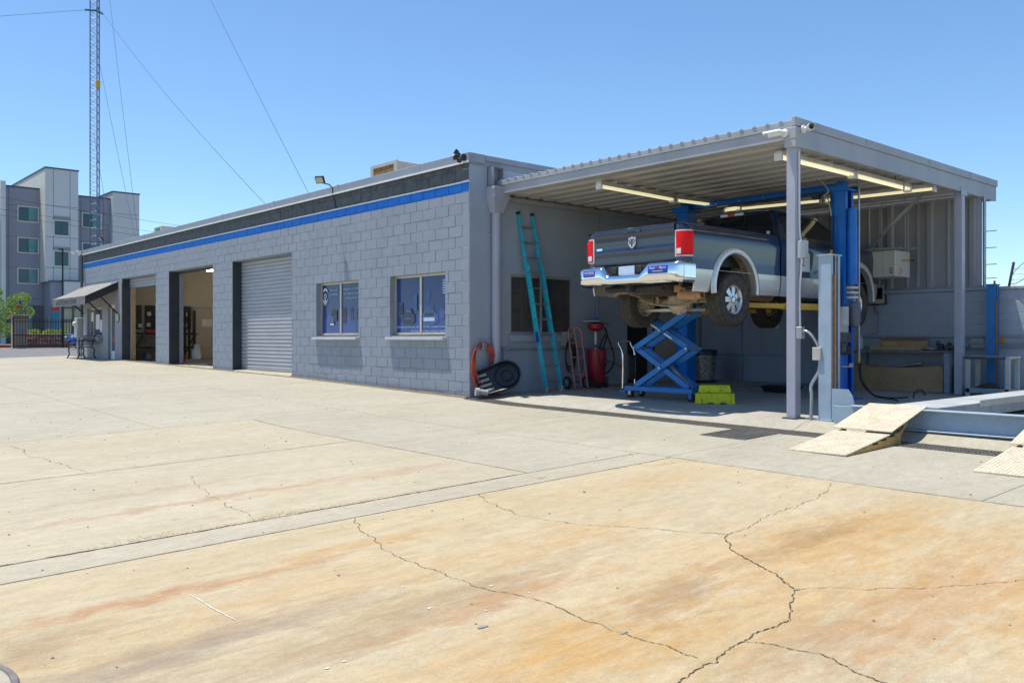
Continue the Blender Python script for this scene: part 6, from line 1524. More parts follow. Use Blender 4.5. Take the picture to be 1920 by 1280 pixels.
for (x, y) in ((2.86, -.52), (3.1, -.5), (3.16, -.24)):
    mb = MB(); mb.cyl((x - .02, y, oz + .055), (x + .02, y, oz + .055), .055, n=18); od.part('caster', mb, 'black_rubber', smooth=40)
mb = MB(); mb.cbox((2.93, -.38, oz + 1.36), (.09, .08, .07)); solo('blue_rag', mb, 'table_blue', 'small bright blue lump resting on the funnel board', 'rag', (2.93, -.38, oz + 1.33), bevel=.02)
mb = MB(); mb.box(3.22, 3.4, -.3, -.12, oz, oz + .2); solo('small_crate', mb, 'dark_wood', 'small dark box on the floor behind the red oil drum', 'box', (3.3, -.2, oz), bevel=.006)
# welder / reel on the wall behind the hand truck
rl = Thing('cord_reel', 'grey wall reel with looped black cord hanging beside the window', 'cord reel', (2.42, -.1, 1.0))
mb = MB(); mb.box(2.3, 2.5, -.16, -.006, .92, 1.2); rl.part('box', mb, pm('reel_grey', (.36, .36, .35), .6, c2=(.12, .12, .12), wear=.7), bevel=.02, segs=2)
for k in range(4):
    rx, rz_ = .10 + .015 * k, .22 + .04 * k; mb = MB(); mb.tube([(2.4 + rx * math.sin(t), -.17 - .012 * k, .72 + rz_ * math.cos(t)) for t in [i * 2 * math.pi / 24 for i in range(25)]], .010, 7); rl.part('cord_loop', mb, 'black_rubber', smooth=60)
# ------------------------------------------------------------------ trash can, pan, chain
tc = Thing('trash_can', 'battered galvanised trash can with a black lid by the back doors', 'trash can', (5.77, -.95, G(5.77, -.95))); tz = G(5.77, -.95)
mb = MB(); prof = [(0, .02), (.19, .02), (.2, .05)] + [(.20 + .05 * k / 20 + (.004 if k % 2 else 0), .05 + .55 * k / 20) for k in range(21)] + [(.235, .6), (0, .58)]
mb.lathe((5.77, -.95, tz), (0, 0, 1), prof, 40); b_ = tc.part('body', mb, pm('can_metal', (.40, .40, .38), .45, metal=.6, var=.4, scale=9, c2=(.07, .07, .07), thr=.5, wear=.7), smooth=30)
mb = MB(); mb.lathe((5.77, -.95, tz + .58), (0, 0, 1), [(.262, 0), (.265, .1), (.255, .12), (.24, .125), (.235, .08), (.1, .06), (0, .06)], 40); tc.part('lid', mb, 'black_plastic', smooth=40)
mb = MB(); mb.lathe((5.77, -.95, tz), (0, 0, 1), [(.23, 0), (.24, .02), (.24, .04), (.2, .045)], 30); tc.part('dolly', mb, 'black_plastic', smooth=40)
pz = G(4.45, -3.6)
mb = MB(); o_ = [(4.3, -3.95), (4.62, -3.95), (4.7, -3.6), (4.62, -3.25), (4.3, -3.25), (4.22, -3.6)]; m = 6
r0 = [(x, y, pz + .12) for x, y in o_]; r1 = [(4.46 + (x - 4.46) * .9, -3.6 + (y + 3.6) * .9, pz + .12) for x, y in o_]; r2 = [(4.46 + (x - 4.46) * .75, -3.6 + (y + 3.6) * .75, pz + .03) for x, y in o_]; r3 = [(4.46 + (x - 4.46) * .82, -3.6 + (y + 3.6) * .82, pz + .004) for x, y in o_]
mb.add(r0 + r1 + r2 + r3, [(k, (k + 1) % m, m + (k + 1) % m, m + k) for k in range(m)] + [(m + k, m + (k + 1) % m, 2 * m + (k + 1) % m, 2 * m + k) for k in range(m)] + [(k, (k + 1) % m, 3 * m + (k + 1) % m, 3 * m + k) for k in range(m)] + [tuple(range(12, 18)), tuple(range(18, 24))])
solo('oil_pan', mb, 'black_plastic', 'low black oil catch pan on the floor under the truck front', 'oil pan', (4.46, -3.6, pz), bevel=.006)
mb = MB()
for k in range(60):
    x = random.gauss(5.3, .2); y = random.gauss(-2.6, .2); r_ = random.uniform(.01, .03); mb.lathe((x, y, G(x, y)), (random.uniform(-.5, .5), random.uniform(-.5, .5), 1), [(0, r_), (r_, .3 * r_), (r_ * .6, -.2 * r_), (0, -.2 * r_)], 5)
o = link('absorbent', mb.mesh('absorbent', 'grit_grey', fix=False)); o['label'] = 'scatter of grey oil absorbent on the floor below the truck'; o['category'] = 'absorbent'; o['kind'] = 'stuff'
mb = MB(); mb.tube(smooth_path([(3.6, -.02, .62), (3.75, -.03, .58), (3.95, -.05, .52), (4.1, -.06, .46), (4.2, -.1, .4)]), .009, 6)
solo('chain', mb, 'steel_dark', 'thin dark chain sagging along the end wall left of the doorway', 'chain', (3.6, -.02, .5), smooth=60)
# ------------------------------------------------------------------ workbench with things on it
wb = Thing('workbench', 'low dark steel workbench along the back wall right of the blue lift', 'workbench', (6.55, -4.95, G(6.5, -4.95))); bz = G(6.5, -5)
mb = MB(); mb.box(6.25, 6.88, -5.86, -3.95, .80, .85); wb.part('top', mb, pm('bench_top', (.13, .13, .135), .7, c2=(.27, .25, .22), thr=.55, wear=.8, scale=5), bevel=.005)
for (x, y) in ((6.3, -5.8), (6.3, -4.02), (6.8, -5.8), (6.8, -4.02)):
    mb = MB(); mb.box(x - .045, x + .045, y - .05, y + .05, bz, .799); wb.part('leg', mb, 'runway_blue', bevel=.004)
mb = MB(); mb.box(6.845, 6.86, -5.75, -4.07, .3, .79); wb.part('back_panel', mb, 'navy_door')
tb_ = Thing('cardboard_bin', 'stained cardboard bin full of scrap parts under the workbench', 'bin', (6.4, -4.9, bz))
mb = MB()
def binp(u, v): 
    y = -5.72 + 1.68 * u; t = 2 * u - 1; return (6.28 - .16 * (1 - t * t) + .04 * v, y, bz + .005 + (.43 + .05 * t * t) * v)
mb.shell(binp, 20, 6, (.012, 0, 0)); tb_.part('front', mb, pm('wet_cardboard', (.36, .23, .12), .9, c2=(.40, .34, .27), thr=.58, wear=.4, scale=4, obj=False), smooth=60)
mb = MB(); mb.box(6.65, 6.66, -5.72, -4.05, bz + .005, .56); mb.box(6.3, 6.65, -5.72, -5.71, bz + .005, .5); mb.box(6.3, 6.65, -4.06, -4.05, bz + .005, .5); tb_.part('side', mb, 'cardboard')
mb = MB(); mb.box(6.335, 6.64, -5.70, -4.07, .3, .34); tb_.part('scrap_fill', mb, 'dark_void')
for k in range(16):
    x = random.uniform(6.3, 6.6); y = random.uniform(-5.6, -4.4); mb = MB(); a = random.uniform(0, 6.28); l = random.uniform(.06, .16); mb.beam((x, y, .36 + random.uniform(0, .12)), (x + math.cos(a) * l * .3, y + math.sin(a) * l, .4 + random.uniform(0, .15)), .05, .05); tb_.part('scrap', mb, random.choice(['steel_dark', 'dark_wood', 'under_rust']), bevel=.008)
mb = MB(); mb.cyl((6.35, -4.45, .47), (6.45, -5.2, .6), .022, n=12); mb.cyl((6.44, -5.12, .585), (6.46, -5.28, .61), .035, n=12); solo('drive_shaft', mb, 'galv', 'pale metal shaft lying across the top of the cardboard bin', 'shaft', (6.4, -4.8, .5), smooth=40)
cb = Thing('cardboard_box', 'long open cardboard box lying on the workbench', 'box', (6.45, -4.9, .85))
mb = MB(); mb.box(6.34, 6.60, -5.32, -4.45, .852, .86); mb.box(6.595, 6.602, -5.32, -4.45, .86, 1.02); mb.box(6.34, 6.347, -5.32, -4.45, .86, .895); mb.box(6.347, 6.594, -5.32, -5.313, .86, .95); mb.box(6.347, 6.594, -4.457, -4.45, .86, .95); mb.add([(6.602, -5.32, 1.02), (6.602, -4.45, 1.02), (6.5, -4.45, 1.06), (6.5, -5.32, 1.06)], [(0, 1, 2, 3)]); cb.part('carton', mb, 'cardboard')
mb = MB(); mb.add([(6.34, -5.33, .9), (6.6, -5.33, .9), (6.6, -5.52, .905), (6.34, -5.52, .905), (6.34, -5.33, .885), (6.6, -5.33, .885), (6.6, -5.52, .86), (6.34, -5.52, .86)], [(0, 1, 2, 3), (4, 5, 6, 7), (0, 3, 7, 4), (3, 2, 6, 7)]); cb.part('flap', mb, 'cardboard')
mb = MB(); mb.box(6.36, 6.58, -4.44, -4.34, .852, .93); cb.part('flap', mb, 'cardboard')
mb = MB(); mb.lathe((6.45, -4.1, .851), (0, 0, 1), [(0, 0), (.055, 0), (.058, .02), (.058, .2), (.045, .23), (.02, .25), (.02, .27), (0, .27)], 20); solo('plastic_bottle', mb, pm('bottle_grey', (.45, .47, .5), .3), 'grey plastic bottle standing on the left end of the workbench', 'bottle', (6.45, -4.1, .851), smooth=40)
mb = MB(); mb.lathe((6.3, -3.97, .851), (0, 0, 1), [(0, 0), (.035, 0), (.035, .15), (.02, .18), (.02, .2), (0, .2)], 16); solo('spray_can', mb, 'bright_red', 'small red can at the left end of the workbench', 'can', (6.3, -3.97, .851), smooth=40)
mb = MB(); mb.grid(lambda u, v: (6.62 + .14 * v, -4.75 + .3 * u, .853 + .2 * math.sin(math.pi * u) * math.sin(math.pi * (.2 + .6 * v)) + .01 * math.sin(9 * u + 5 * v)), 10, 6); solo('shop_rag', mb, 'drum_red', 'dark red rag heaped behind the cardboard box', 'rag', (6.68, -4.6, .853), smooth=60)
mb = MB()
for k in range(46):
    x = random.uniform(6.5, 6.8); y = random.gauss(-5.62, .11); z = .86 + abs(random.gauss(0, .06)); r_ = random.uniform(.02, .05)
    mb.lathe((x, y, z), (random.uniform(-1, 1), random.uniform(-1, 1), 1), [(0, r_), (r_, r_ * .4), (r_, -r_ * .3), (0, -r_ * .6)], 6)
o = link('hardware_pile', mb.mesh('hardware_pile', 'steel_dark', fix=False)); o['label'] = 'heap of dark nuts and metal odds at the right end of the workbench'; o['category'] = 'hardware'; o['kind'] = 'stuff'
# work table by the yard wall
wt = Thing('work_table', 'pale steel work table with a rolled edge and lower shelf at the yard wall', 'table', (6.2, -6.6, G(6.2, -6.6))); wz = G(6.2, -6.6)
mb = MB(); mb.box(5.98, 6.5, -6.93, -6.2, .72, .76); wt.part('top', mb, 'runway_top', bevel=.006)
mb = MB(); mb.cyl((5.97, -6.2, .735), (5.97, -6.86, .735), .022, n=12); wt.part('rolled_edge', mb, 'steel_dark', smooth=40)
for (x, y) in ((6.02, -6.25), (6.02, -6.88), (6.45, -6.25), (6.45, -6.88)):
    mb = MB(); mb.box(x - .03, x + .03, y - .035, y + .035, wz, .719); wt.part('leg', mb, 'runway_top', bevel=.004)
mb = MB(); mb.box(5.99, 6.49, -6.91, -6.22, wz + .06, wz + .14); wt.part('lower_shelf', mb, 'runway_blue', bevel=.004)
mb = MB(); mb.grid(lambda u, v: (6.05 + .22 * v, -6.33 - .42 * u, wz + .142 + .09 * math.sin(math.pi * u) * math.sin(math.pi * v) + .01 * math.sin(13 * u)), 12, 8); solo('leather_bag', mb, pm('bag_brown', (.07, .045, .03), .7), 'dark brown bag slumped on the lower shelf of the work table', 'bag', (6.15, -6.5, wz + .14), smooth=60)
mb = MB(); mb.cbox((6.83, -6.12, .98), (.12, .22, .18)); solo('bench_grinder', mb.cyl((6.78, -6.26, .98), (6.78, -5.98, .98), .02), pm('grinder_grey', (.35, .36, .37), .5), 'pale grey pump box fixed to the wall conduit behind the post', 'pump', (6.83, -6.12, .9), bevel=.01)
# conduit, breaker box and socket at the front post
ec = Thing('post_conduit', 'grey electrical boxes and bent conduit fixed beside the front canopy post', 'conduit', (.75, -6.25, 0))
mb = MB(); mb.tube(smooth_path([(.66, -6.33, .0), (.66, -6.34, .3), (.67, -6.33, .45), (.72, -6.4, .62), (.74, -6.42, .78)]), .024, 10); ec.part('conduit', mb, 'galv', smooth=60)
mb = MB(); mb.box(.67, .76, -6.46, -6.34, .78, .95); ec.part('junction_box', mb, pm('box_tan', (.5, .48, .42), .6), bevel=.006)
mb = MB(); mb.box(.63, .72, -6.21, -6.13, 1.06, 1.22); ec.part('socket_box', mb, 'galv', bevel=.005)
mb = MB(); mb.tube(smooth_path([(.66, -6.21, 1.16), (.66, -6.27, 1.16), (.67, -6.34, 1.1), (.7, -6.4, .98), (.71, -6.4, .95)]), .018, 9); ec.part('flex_conduit', mb, 'galv', smooth=60)
mb = MB(); mb.box(.645, .74, -6.25, -6.13, 2.13, 2.36); ec.part('disconnect_box', mb, 'grey_cabinet', bevel=.006)
mb = MB(); mb.tube(smooth_path([(.69, -6.17, 2.36), (.69, -6.145, 2.6), (.69, -6.14, 3.55)]), .012, 8); mb.tube(smooth_path([(.69, -6.18, 2.13), (.69, -6.17, 1.95), (.69, -6.15, 1.7), (.68, -6.16, 1.22)]), .014, 8); ec.part('riser', mb, 'white_plastic', smooth=60)

# ------------------------------------------------------------------ things on the roof edge
def flood(base, look, label, arm=.28):
    t_ = Thing('flood_lamp', label, 'light', base, group='flood lamps along the roofline'); b = Vector(base); l = Vector(look).normalized()
    mb = MB(); mb.cyl(b + Vector((0, 0, -.02)), b + Vector((-arm * .3, 0, .05)), .014, n=8); mb.cyl(b + Vector((-arm * .3, 0, .05)), b + Vector((-arm, 0, .07)), .014, n=8); t_.part('arm', mb, 'steel_dark')
    c = b + Vector((-arm - .03, 0, .13)); u = l.cross(Vector((0, 0, 1))).normalized(); v = u.cross(l).normalized()
    def ob(c, a, b_, d): 
        m_ = MB(); vs_ = [c + u * i * a + v * j * b_ + l * k * d for i in (-1, 1) for j in (-1, 1) for k in (-1, 1)]
        m_.add(vs_, [(0, 1, 3, 2), (4, 6, 7, 5), (0, 4, 5, 1), (2, 3, 7, 6), (0, 2, 6, 4), (1, 5, 7, 3)]); return m_
    h = t_.part('housing', ob(c, .105, .08, .03), 'black_plastic', bevel=.01)
    t_.part('lens', ob(c + l * .032, .082, .06, .003), 'lamp_lens', parent=h)
flood((-.05, 4.75, 4.40), (-.75, -.45, -.5), 'flood lamp on the roof edge above the left printed window')
flood((-.05, 20.1, 4.42), (-.75, .1, -.5), 'flood lamp on the roof edge above the awning')
for (y) in (4.75,):
    solo('lamp_cable', MB().tube([(-.05, y, 4.38), (-.055, y, 4.24), (-.012, y - .02, 4.1), (-.012, y - .08, 3.95)], .009, 6), 'black_rubber', 'dark cable dropping from the flood lamp over the black band', 'cable', (-.05, y, 4.38))
tw = Thing('twin_spotlight', 'cluster of dark twin spotlights at the front corner of the parapet', 'light', (-.06, .08, 4.33))
mb = MB(); mb.lathe((-.05, .08, 4.34), (-1, 0, 0), [(0, 0), (.06, 0), (.06, .03), (0, .03)], 16); tw.part('base', mb, 'black_plastic')
for (d) in ((-.5, .75, -.1), (-.6, -.3, -.6), (-.3, .2, .25)):
    d = Vector(d).normalized(); mb = MB(); mb.lathe(Vector((-.1, .08, 4.35)) + d * .04, d, [(0, 0), (.02, 0), (.025, .03), (.045, .07), (.048, .12), (.04, .115), (0, .1)], 16); tw.part('lamp_head', mb, 'black_plastic', smooth=40)
cl = Thing('evaporative_cooler', 'tan rooftop cooler with a rusty brown pad showing above the parapet', 'cooler', (1.55, 4.8, 4.1))
mb = MB(); mb.box(1.2, 1.8, 4.05, 5.1, 4.1, 5.06); b_ = cl.part('cabinet', mb, 'tan_box_roof', bevel=.012)
mb = MB(); mb.box(1.18, 1.199, 4.16, 5.0, 4.2, 4.99); cl.part('pad', mb, 'cooler_pad', parent=b_)
mb = MB(); mb.box(1.165, 1.2, 4.03, 5.12, 4.995, 5.065); mb.box(1.165, 1.2, 4.03, 4.155, 4.1, 4.994); mb.box(1.165, 1.2, 5.005, 5.12, 4.1, 4.994); cl.part('pad_frame', mb, 'tan_box_roof', parent=b_)
mb = MB(); mb.tube([(1.3, 3.6, 4.1), (1.3, 3.6, 4.72), (1.3, 3.57, 4.78), (1.3, 3.52, 4.72)], .02, 8); solo('vent_hook', mb, 'galv', 'small bent pipe beside the rooftop cooler', 'pipe', (1.3, 3.6, 4.1), smooth=60)
ac = Thing('rooftop_unit', 'small grey rooftop air unit near the far end of the roof', 'air unit', (1.6, 19.3, 4.1))
mb = MB(); mb.box(1.2, 1.6, 18.6, 19.4, 4.1, 5.0); b_ = ac.part('cabinet', mb, 'tan_box_roof', bevel=.01)
mb = MB(); mb.box(1.19, 1.199, 18.8, 19.2, 4.3, 4.96); ac.part('grille', mb, pm('grille_green', (.12, .22, .18), .6), parent=b_)

# ------------------------------------------------------------------ inside the bays
def rack(x0, x1, y0, y1, label, shelves):
    t_ = Thing('storage_rack', label, 'rack', ((x0 + x1) / 2, (y0 + y1) / 2, .262), group='racks inside the bays')
    for x in (x0, x1):
        for y in (y0, y1):
            mb = MB(); mb.box(x - .035, x + .035, y - .03, y + .03, .262, 2.1); t_.part('upright', mb, 'iron_black')
    for z in shelves:
        mb = MB(); mb.box(x0 + .036, x1 - .036, y0, y1, z, z + .07); t_.part('shelf', mb, 'iron_black')
    mb = MB(); mb.beam((x0 + .02, y0 - .04, .55), (x0 + .35, y0 - .04, 1.2), .03, .04); t_.part('brace', mb, 'iron_black')
    return t_
rack(.62, 1.75, 19.9, 20.5, 'black steel rack seen through the first open bay', (.7, 1.2))
rack(2.5, 2.86, 19.9, 20.4, 'narrow black steel rack beside the inner door', (.7, 1.2))
for (xa, xb, lab) in ((.85, 1.2, 'dark slatted panel on the tan wall in the far bay'), (1.32, 1.68, 'dark wall panel with papers pinned to it in the far bay'), (2.42, 2.6, 'narrow dark wall panel left of the inner door'), (2.66, 3.02, 'dark peg panel with tools left of the inner door')):
    pb = Thing('wall_panel', lab, 'wall panel', ((xa + xb) / 2, 20.69, 1.35), group='dark panels on the inner wall')
    mb = MB(); mb.box(xa, xb, 20.64, 20.68, 1.4, 2.28); b_ = pb.part('board', mb, 'jamb_charcoal')
    for (x, z) in ((xa + .12, 1.5), (xa + .14, 1.9)) if xa > 1 else ((xb - .06, 1.46),):
        mb = MB(); mb.box(x - .07, min(x + .07, xb), 20.633, 20.6395, z, z + .14); pb.part('paper', mb, 'paper_white', parent=b_)
mb = MB(); mb.box(1.1, 1.66, 19.88, 20.05, 1.275, 1.35); solo('red_tool_tray', mb, 'bright_red', 'bright red tool tray on the black rack in the far bay', 'tray', (1.4, 19.95, 1.27), bevel=.01)
mb = MB(); mb.lathe((.95, 19.3, .262), (0, 0, 1), [(0, 0), (.16, 0), (.17, .1), (.12, .2), (.06, .3), (0, .3)], 14); mb.box(1.05, 1.4, 19.2, 19.5, .262, .48); solo('shop_compressor', mb, 'steel_dark', 'dark machine on the floor under the far bay rack', 'machine', (1.1, 19.3, .262), bevel=.01)
fj = Thing('floor_jack', 'small red floor jack just inside the middle bay', 'jack', (.97, 16.35, .262))
mb = MB(); mb.box(.85, 1.1, 16.2, 16.5, .275, .5); mb.box(.9, 1.05, 16.25, 16.45, .5, .68); fj.part('body', mb, 'bright_red', bevel=.03, segs=2)
mb = MB(); mb.cyl((.97, 16.4, .6), (1.05, 16.5, .9), .016, n=8); fj.part('handle', mb, 'galv')
mb = MB(); mb.box(.7, 1.5, 13.45, 13.7, .262, .3); solo('creeper_bar', mb, 'galv', 'flat grey bar on the floor of the middle bay', 'bar', (1.1, 13.6, .262), bevel=.006)
mb = MB(); mb.lathe((2.86, 19.7, .262), (0, 0, 1), [(0, 0), (.15, 0), (.18, .12), (.16, .32), (.10, .5), (.14, .58), (0, .52)], 14); mb.v = [(v[0] + .03 * math.sin(v[2] * 17), v[1] + .03 * math.sin(v[2] * 13 + v[0] * 9), v[2]) for v in mb.v]; solo('rag_sack', mb, 'paper_white', 'pale sack of rags slumped by the inner door', 'sack', (2.86, 19.7, .262), smooth=60)
mb = MB(); mb.box(3.2, 4.1, 19.9, 20.05, .262, .35); solo('yellow_bar', mb, 'arm_yellow', 'yellow bar lying on the floor before the inner door', 'bar', (3.6, 20, .262), bevel=.008)
for (x, y, lab) in ((2.3, 16.2, 'fluorescent batten hanging in the middle bay'), (3.5, 9, 'fluorescent batten hanging behind the closed roller door'), (5.2, 13, 'unseen fluorescent batten added to brighten the middle bay'), (4.6, 18.5, 'unseen fluorescent batten added to brighten the far bay'), (3.2, 3.2, 'fluorescent batten in the room behind the ladder window')):  # the two deep battens are unseen, added to brighten the open bays
    t_ = Thing('ceiling_batten', lab, 'light', (x, y, 3.4)); mb = MB(); mb.box(x - .06, x + .06, y - 1.2, y + 1.2, 3.42, 3.48); t_.part('housing', mb, 'fixture_white')
    mb = MB(); mb.cyl((x, y - 1.15, 3.39), (x, y + 1.15, 3.39), .02, n=8); t_.part('tube', mb, 'tube_inside')
    mb = MB(); mb.cyl((x, y - .8, 3.48), (x, y - .8, 3.92), .006, n=6); mb.cyl((x, y + .8, 3.48), (x, y + .8, 3.92), .006, n=6); t_.part('hanger', mb, 'steel_dark')
# room behind the end wall window
mb = MB(); mb.box(1.2, 3.2, 3.5, 4.1, .1, 1.2); solo('tool_chest', mb, 'drum_red', 'dark red tool chest inside the room behind the ladder', 'tool chest', (2.2, 3.8, .1), bevel=.01)
mb = MB(); mb.box(.5, 1.1, 3.0, 3.8, .1, 1.5); solo('steel_locker', mb, 'steel_dark', 'dark locker inside the room behind the ladder', 'locker', (.8, 3.4, .1), bevel=.01)
# ------------------------------------------------------------------ awning, bench, cabinet at the far end
aw = Thing('awning', 'black fabric awning with a sun bleached top over the shop entrance', 'awning', (0, 21.4, 2.2))
XA, Y0, Y1 = -1.08, 19.42, 23.5
mb = MB(); mb.shell(lambda u, v: (-.012 + (XA + .012) * v, Y0 + (Y1 - Y0) * u, 3.04 - .53 * v - .02 * math.sin(math.pi * v) * (.5 + .5 * math.cos(6 * math.pi * u))), 24, 6, (0, 0, -.012)); aw.part('canopy', mb, 'awning_top', smooth=60)
mb = MB(); mb.shell(lambda u, v: (XA + .004 * math.sin(20 * u), Y0 + (Y1 - Y0) * u, 2.22 + .285 * v), 24, 2, (.008, 0, 0)); va = aw.part('valance', mb, pm('valance_grey', (.17, .17, .18), .8, var=.2, obj=False), smooth=60)
mb = MB(); mb.prism([(-.014, 3.036), (XA, 2.505), (XA, 2.22), (-.014, 2.76)], 'y', Y0 - .008, Y0 - .001); aw.part('side_panel', mb, 'awning_black')
mb = MB(); mb.prism([(-.014, 3.036), (XA, 2.505), (XA, 2.22), (-.014, 2.76)], 'y', Y1 + .001, Y1 + .008); aw.part('side_panel', mb, 'awning_black')
aw.part('lettering', text_mb('AUTOMOTIVE', .26, (XA - .008, 23.0, 2.27), (0, -1, 0), (0, 0, 1), 0, 2.6, 0), 'iron_black', parent=va, fix=False)
for y in (Y0 + .1, 21.4, Y1 - .1):
    mb = MB(); mb.cyl((-.02, y, 1.95 if y < 20 else 2.0), (-.55, y, 2.5), .028, n=8); aw.part('strut', mb, 'awning_black')
    mb = MB(); mb.beam((-.02, y, 2.99), (XA + .02, y, 2.47), .03, .03); aw.part('rafter', mb, 'iron_black')
bn = Thing('park_bench', 'black wrought iron bench beside the shop entrance under the awning', 'bench', (-.45, 22.1, G(-.45, 22)))
zb_ = G(-.45, 22)
for y in (21.45, 22.75):
    mb = MB(); mb.tube(smooth_path([(-.78, y, zb_), (-.70, y, zb_ + .14), (-.72, y, zb_ + .3), (-.66, y, zb_ + .42), (-.3, y, zb_ + .42), (-.2, y, zb_ + .3), (-.22, y, zb_ + .14), (-.14, y, zb_)]), .022, 8); bn.part('leg', mb, 'iron_black', smooth=60)
    mb = MB(); mb.tube(smooth_path([(-.3, y, zb_ + .42), (-.24, y, zb_ + .6), (-.17, y, zb_ + .84)]), .02, 8); bn.part('back_stile', mb, 'iron_black', smooth=60)
    mb = MB(); mb.tube(smooth_path([(-.7, y, zb_ + .42), (-.72, y, zb_ + .6), (-.6, y, zb_ + .66), (-.24, y, zb_ + .64)]), .016, 8); bn.part('arm_rest', mb, 'iron_black', smooth=60)
for k in range(6): mb = MB(); x = -.68 + .075 * k; mb.box(x - .026, x + .026, 21.4, 22.8, zb_ + .43, zb_ + .45); bn.part('seat_slat', mb, 'grey_cabinet')
for k in range(5): mb = MB(); z = zb_ + .52 + .075 * k; x = -.285 + .032 * k; mb.box(x - .012, x + .012, 21.4, 22.8, z - .022, z + .022); bn.part('back_slat', mb, 'iron_black')
mc = Thing('meter_cabinet', 'grey utility meter cabinet on pipes at the far corner of the shop', 'cabinet', (-.3, 23.9, G(-.3, 23.9)))
mb = MB(); mb.box(-.2, .2, 23.62, 24.0, 1.1, 1.85); b_ = mc.part('cabinet', mb, 'grey_cabinet', bevel=.012)
mb = MB(); mb.lathe((-.21, 23.8, 1.62), (-1, 0, 0), [(0, 0), (.09, 0), (.09, .05), (.07, .09), (0, .1)], 16); mc.part('meter', mb, pm('meter_cream', (.6, .6, .48), .3), smooth=40, parent=b_)
for x in (-.12, .0, .12): mb = MB(); mb.cyl((x, 23.8, G(-.3, 23.8)), (x, 23.8, 1.13), .04, n=10); mc.part('pipe', mb, 'grey_cabinet', smooth=40)
mb = MB(); mb.cyl((-.05, 23.56, 1.9), (-.05, 23.56, 4.3), .05, n=10); solo('corner_downpipe', mb, 'steel_dark', 'dark round downpipe on the far corner of the shop', 'pipe', (-.05, 23.56, 1.9), smooth=40)
cc_ = Thing('corner_camera', 'white dome cameras bunched on the far roof corner of the shop', 'camera', (-.08, 23.5, 4.2))
for (dx, dy, dz) in ((-.1, .05, .12), (-.25, .12, .08), (.02, .2, .05)):
    mb = MB(); mb.lathe((-.05 + dx, 23.5 + dy, 4.25 + dz), (0, 0, -1), [(0, -.05), (.1, -.04), (.11, .02), (.09, .06), (0, .1)], 14); cc_.part('dome', mb, 'white_plastic', smooth=40)
mb = MB(); mb.beam((-.05, 23.5, 4.28), (-.3, 23.65, 4.34), .03, .03); mb.beam((-.05, 23.5, 4.28), (.0, 23.7, 4.3), .03, .03); cc_.part('bracket', mb, 'white_plastic')

# ------------------------------------------------------------------ gate, planter, tree, car across the yard
gt = Thing('iron_gate', 'dark iron bar gate standing open at the end of the yard', 'gate', (4.0, 45, g(45)))
zg = g(45)
for z in (.1, .75, 1.55): mb = MB(); mb.box(2.1, 6.6, 44.97, 45.03, zg + z, zg + z + .05); gt.part('rail', mb, 'fence_iron')
for k in range(31):
    x = 2.15 + .148 * k; mb = MB(); mb.box(x - .014, x + .014, 44.98, 45.02, zg + .06, zg + 1.78); gt.part('bar', mb, 'fence_iron')
mb = MB(); mb.box(2.08, 2.16, 44.95, 45.05, zg + .02, zg + 1.8); gt.part('post', mb, 'fence_iron')
gpil = Thing('gate_pillar', 'tan brick capped gate pillar with a small blue sign', 'pillar', (2.55, 45.6, zg))
mb = MB(); mb.box(2.2, 2.92, 45.3, 46.0, zg, zg + 1.75); b_ = gpil.part('shaft', mb, 'pillar_tan', bevel=.02)
mb = MB(); mb.box(2.14, 2.98, 45.24, 46.06, zg + 1.751, zg + 1.95); gpil.part('cap', mb, 'brick_brown', bevel=.02)
mb = MB(); mb.box(2.38, 2.72, 45.28, 45.299, zg + 1.05, zg + 1.3); gpil.part('sign', mb, pm('sign_blue', (.18, .42, .62), .5), parent=b_)
pw_ = Thing('planter_wall', 'low brown brick planter wall behind the iron gate', 'planter', (4.6, 47.2, g(47)))
zp = g(47)
mb = MB(); mb.box(2.9, 7.2, 47.0, 47.3, zp, zp + .78); pwb = pw_.part('wall', mb, 'brick_brown')
bmx = MB(); bmx.box(-.11, .11, -.012, .0, -.035, .035); bme = bmx.mesh('brick', pm('brick_face', (.30, .17, .12), .85, var=.35, scale=2, obj=False))
for r_ in range(9):
    for k in range(18):
        o = link('brick', bme, pwb); o.location = Vector((3.02 + .236 * k + (.118 if r_ % 2 else 0), 47.0, zp + .06 + .083 * r_)) - Vector(pw_.off)
mb = MB(); mb.box(2.88, 7.22, 46.95, 47.35, zp + .781, zp + .85); pw_.part('coping', mb, 'pillar_tan', bevel=.015)
def leaves(mb, c, rad, n, size, flat=1.0, clump=None):
    cl_ = clump or [(c, rad)]
    for k in range(n):
        cc, rr = random.choice(cl_)
        while True:
            p = Vector((random.uniform(-1, 1), random.uniform(-1, 1), random.uniform(-1, 1)))
            if .25 < p.length < 1: break
        p = p.normalized() * (p.length ** .4)
        q = Vector(cc) + Vector((p.x * rr, p.y * rr, p.z * rr * flat))
        d = Vector((random.gauss(0, 1), random.gauss(0, 1), random.gauss(.2, .6))).normalized(); e = d.orthogonal().normalized(); f_ = d.cross(e)
        a = random.uniform(0, 6.28); u = e * math.cos(a) + f_ * math.sin(a); v = d.cross(u); s_ = size * random.uniform(.6, 1.3)
        mb.add([q - u * s_, q + v * s_ * .45, q + u * s_, q - v * s_ * .45], [(0, 1, 2, 3)])
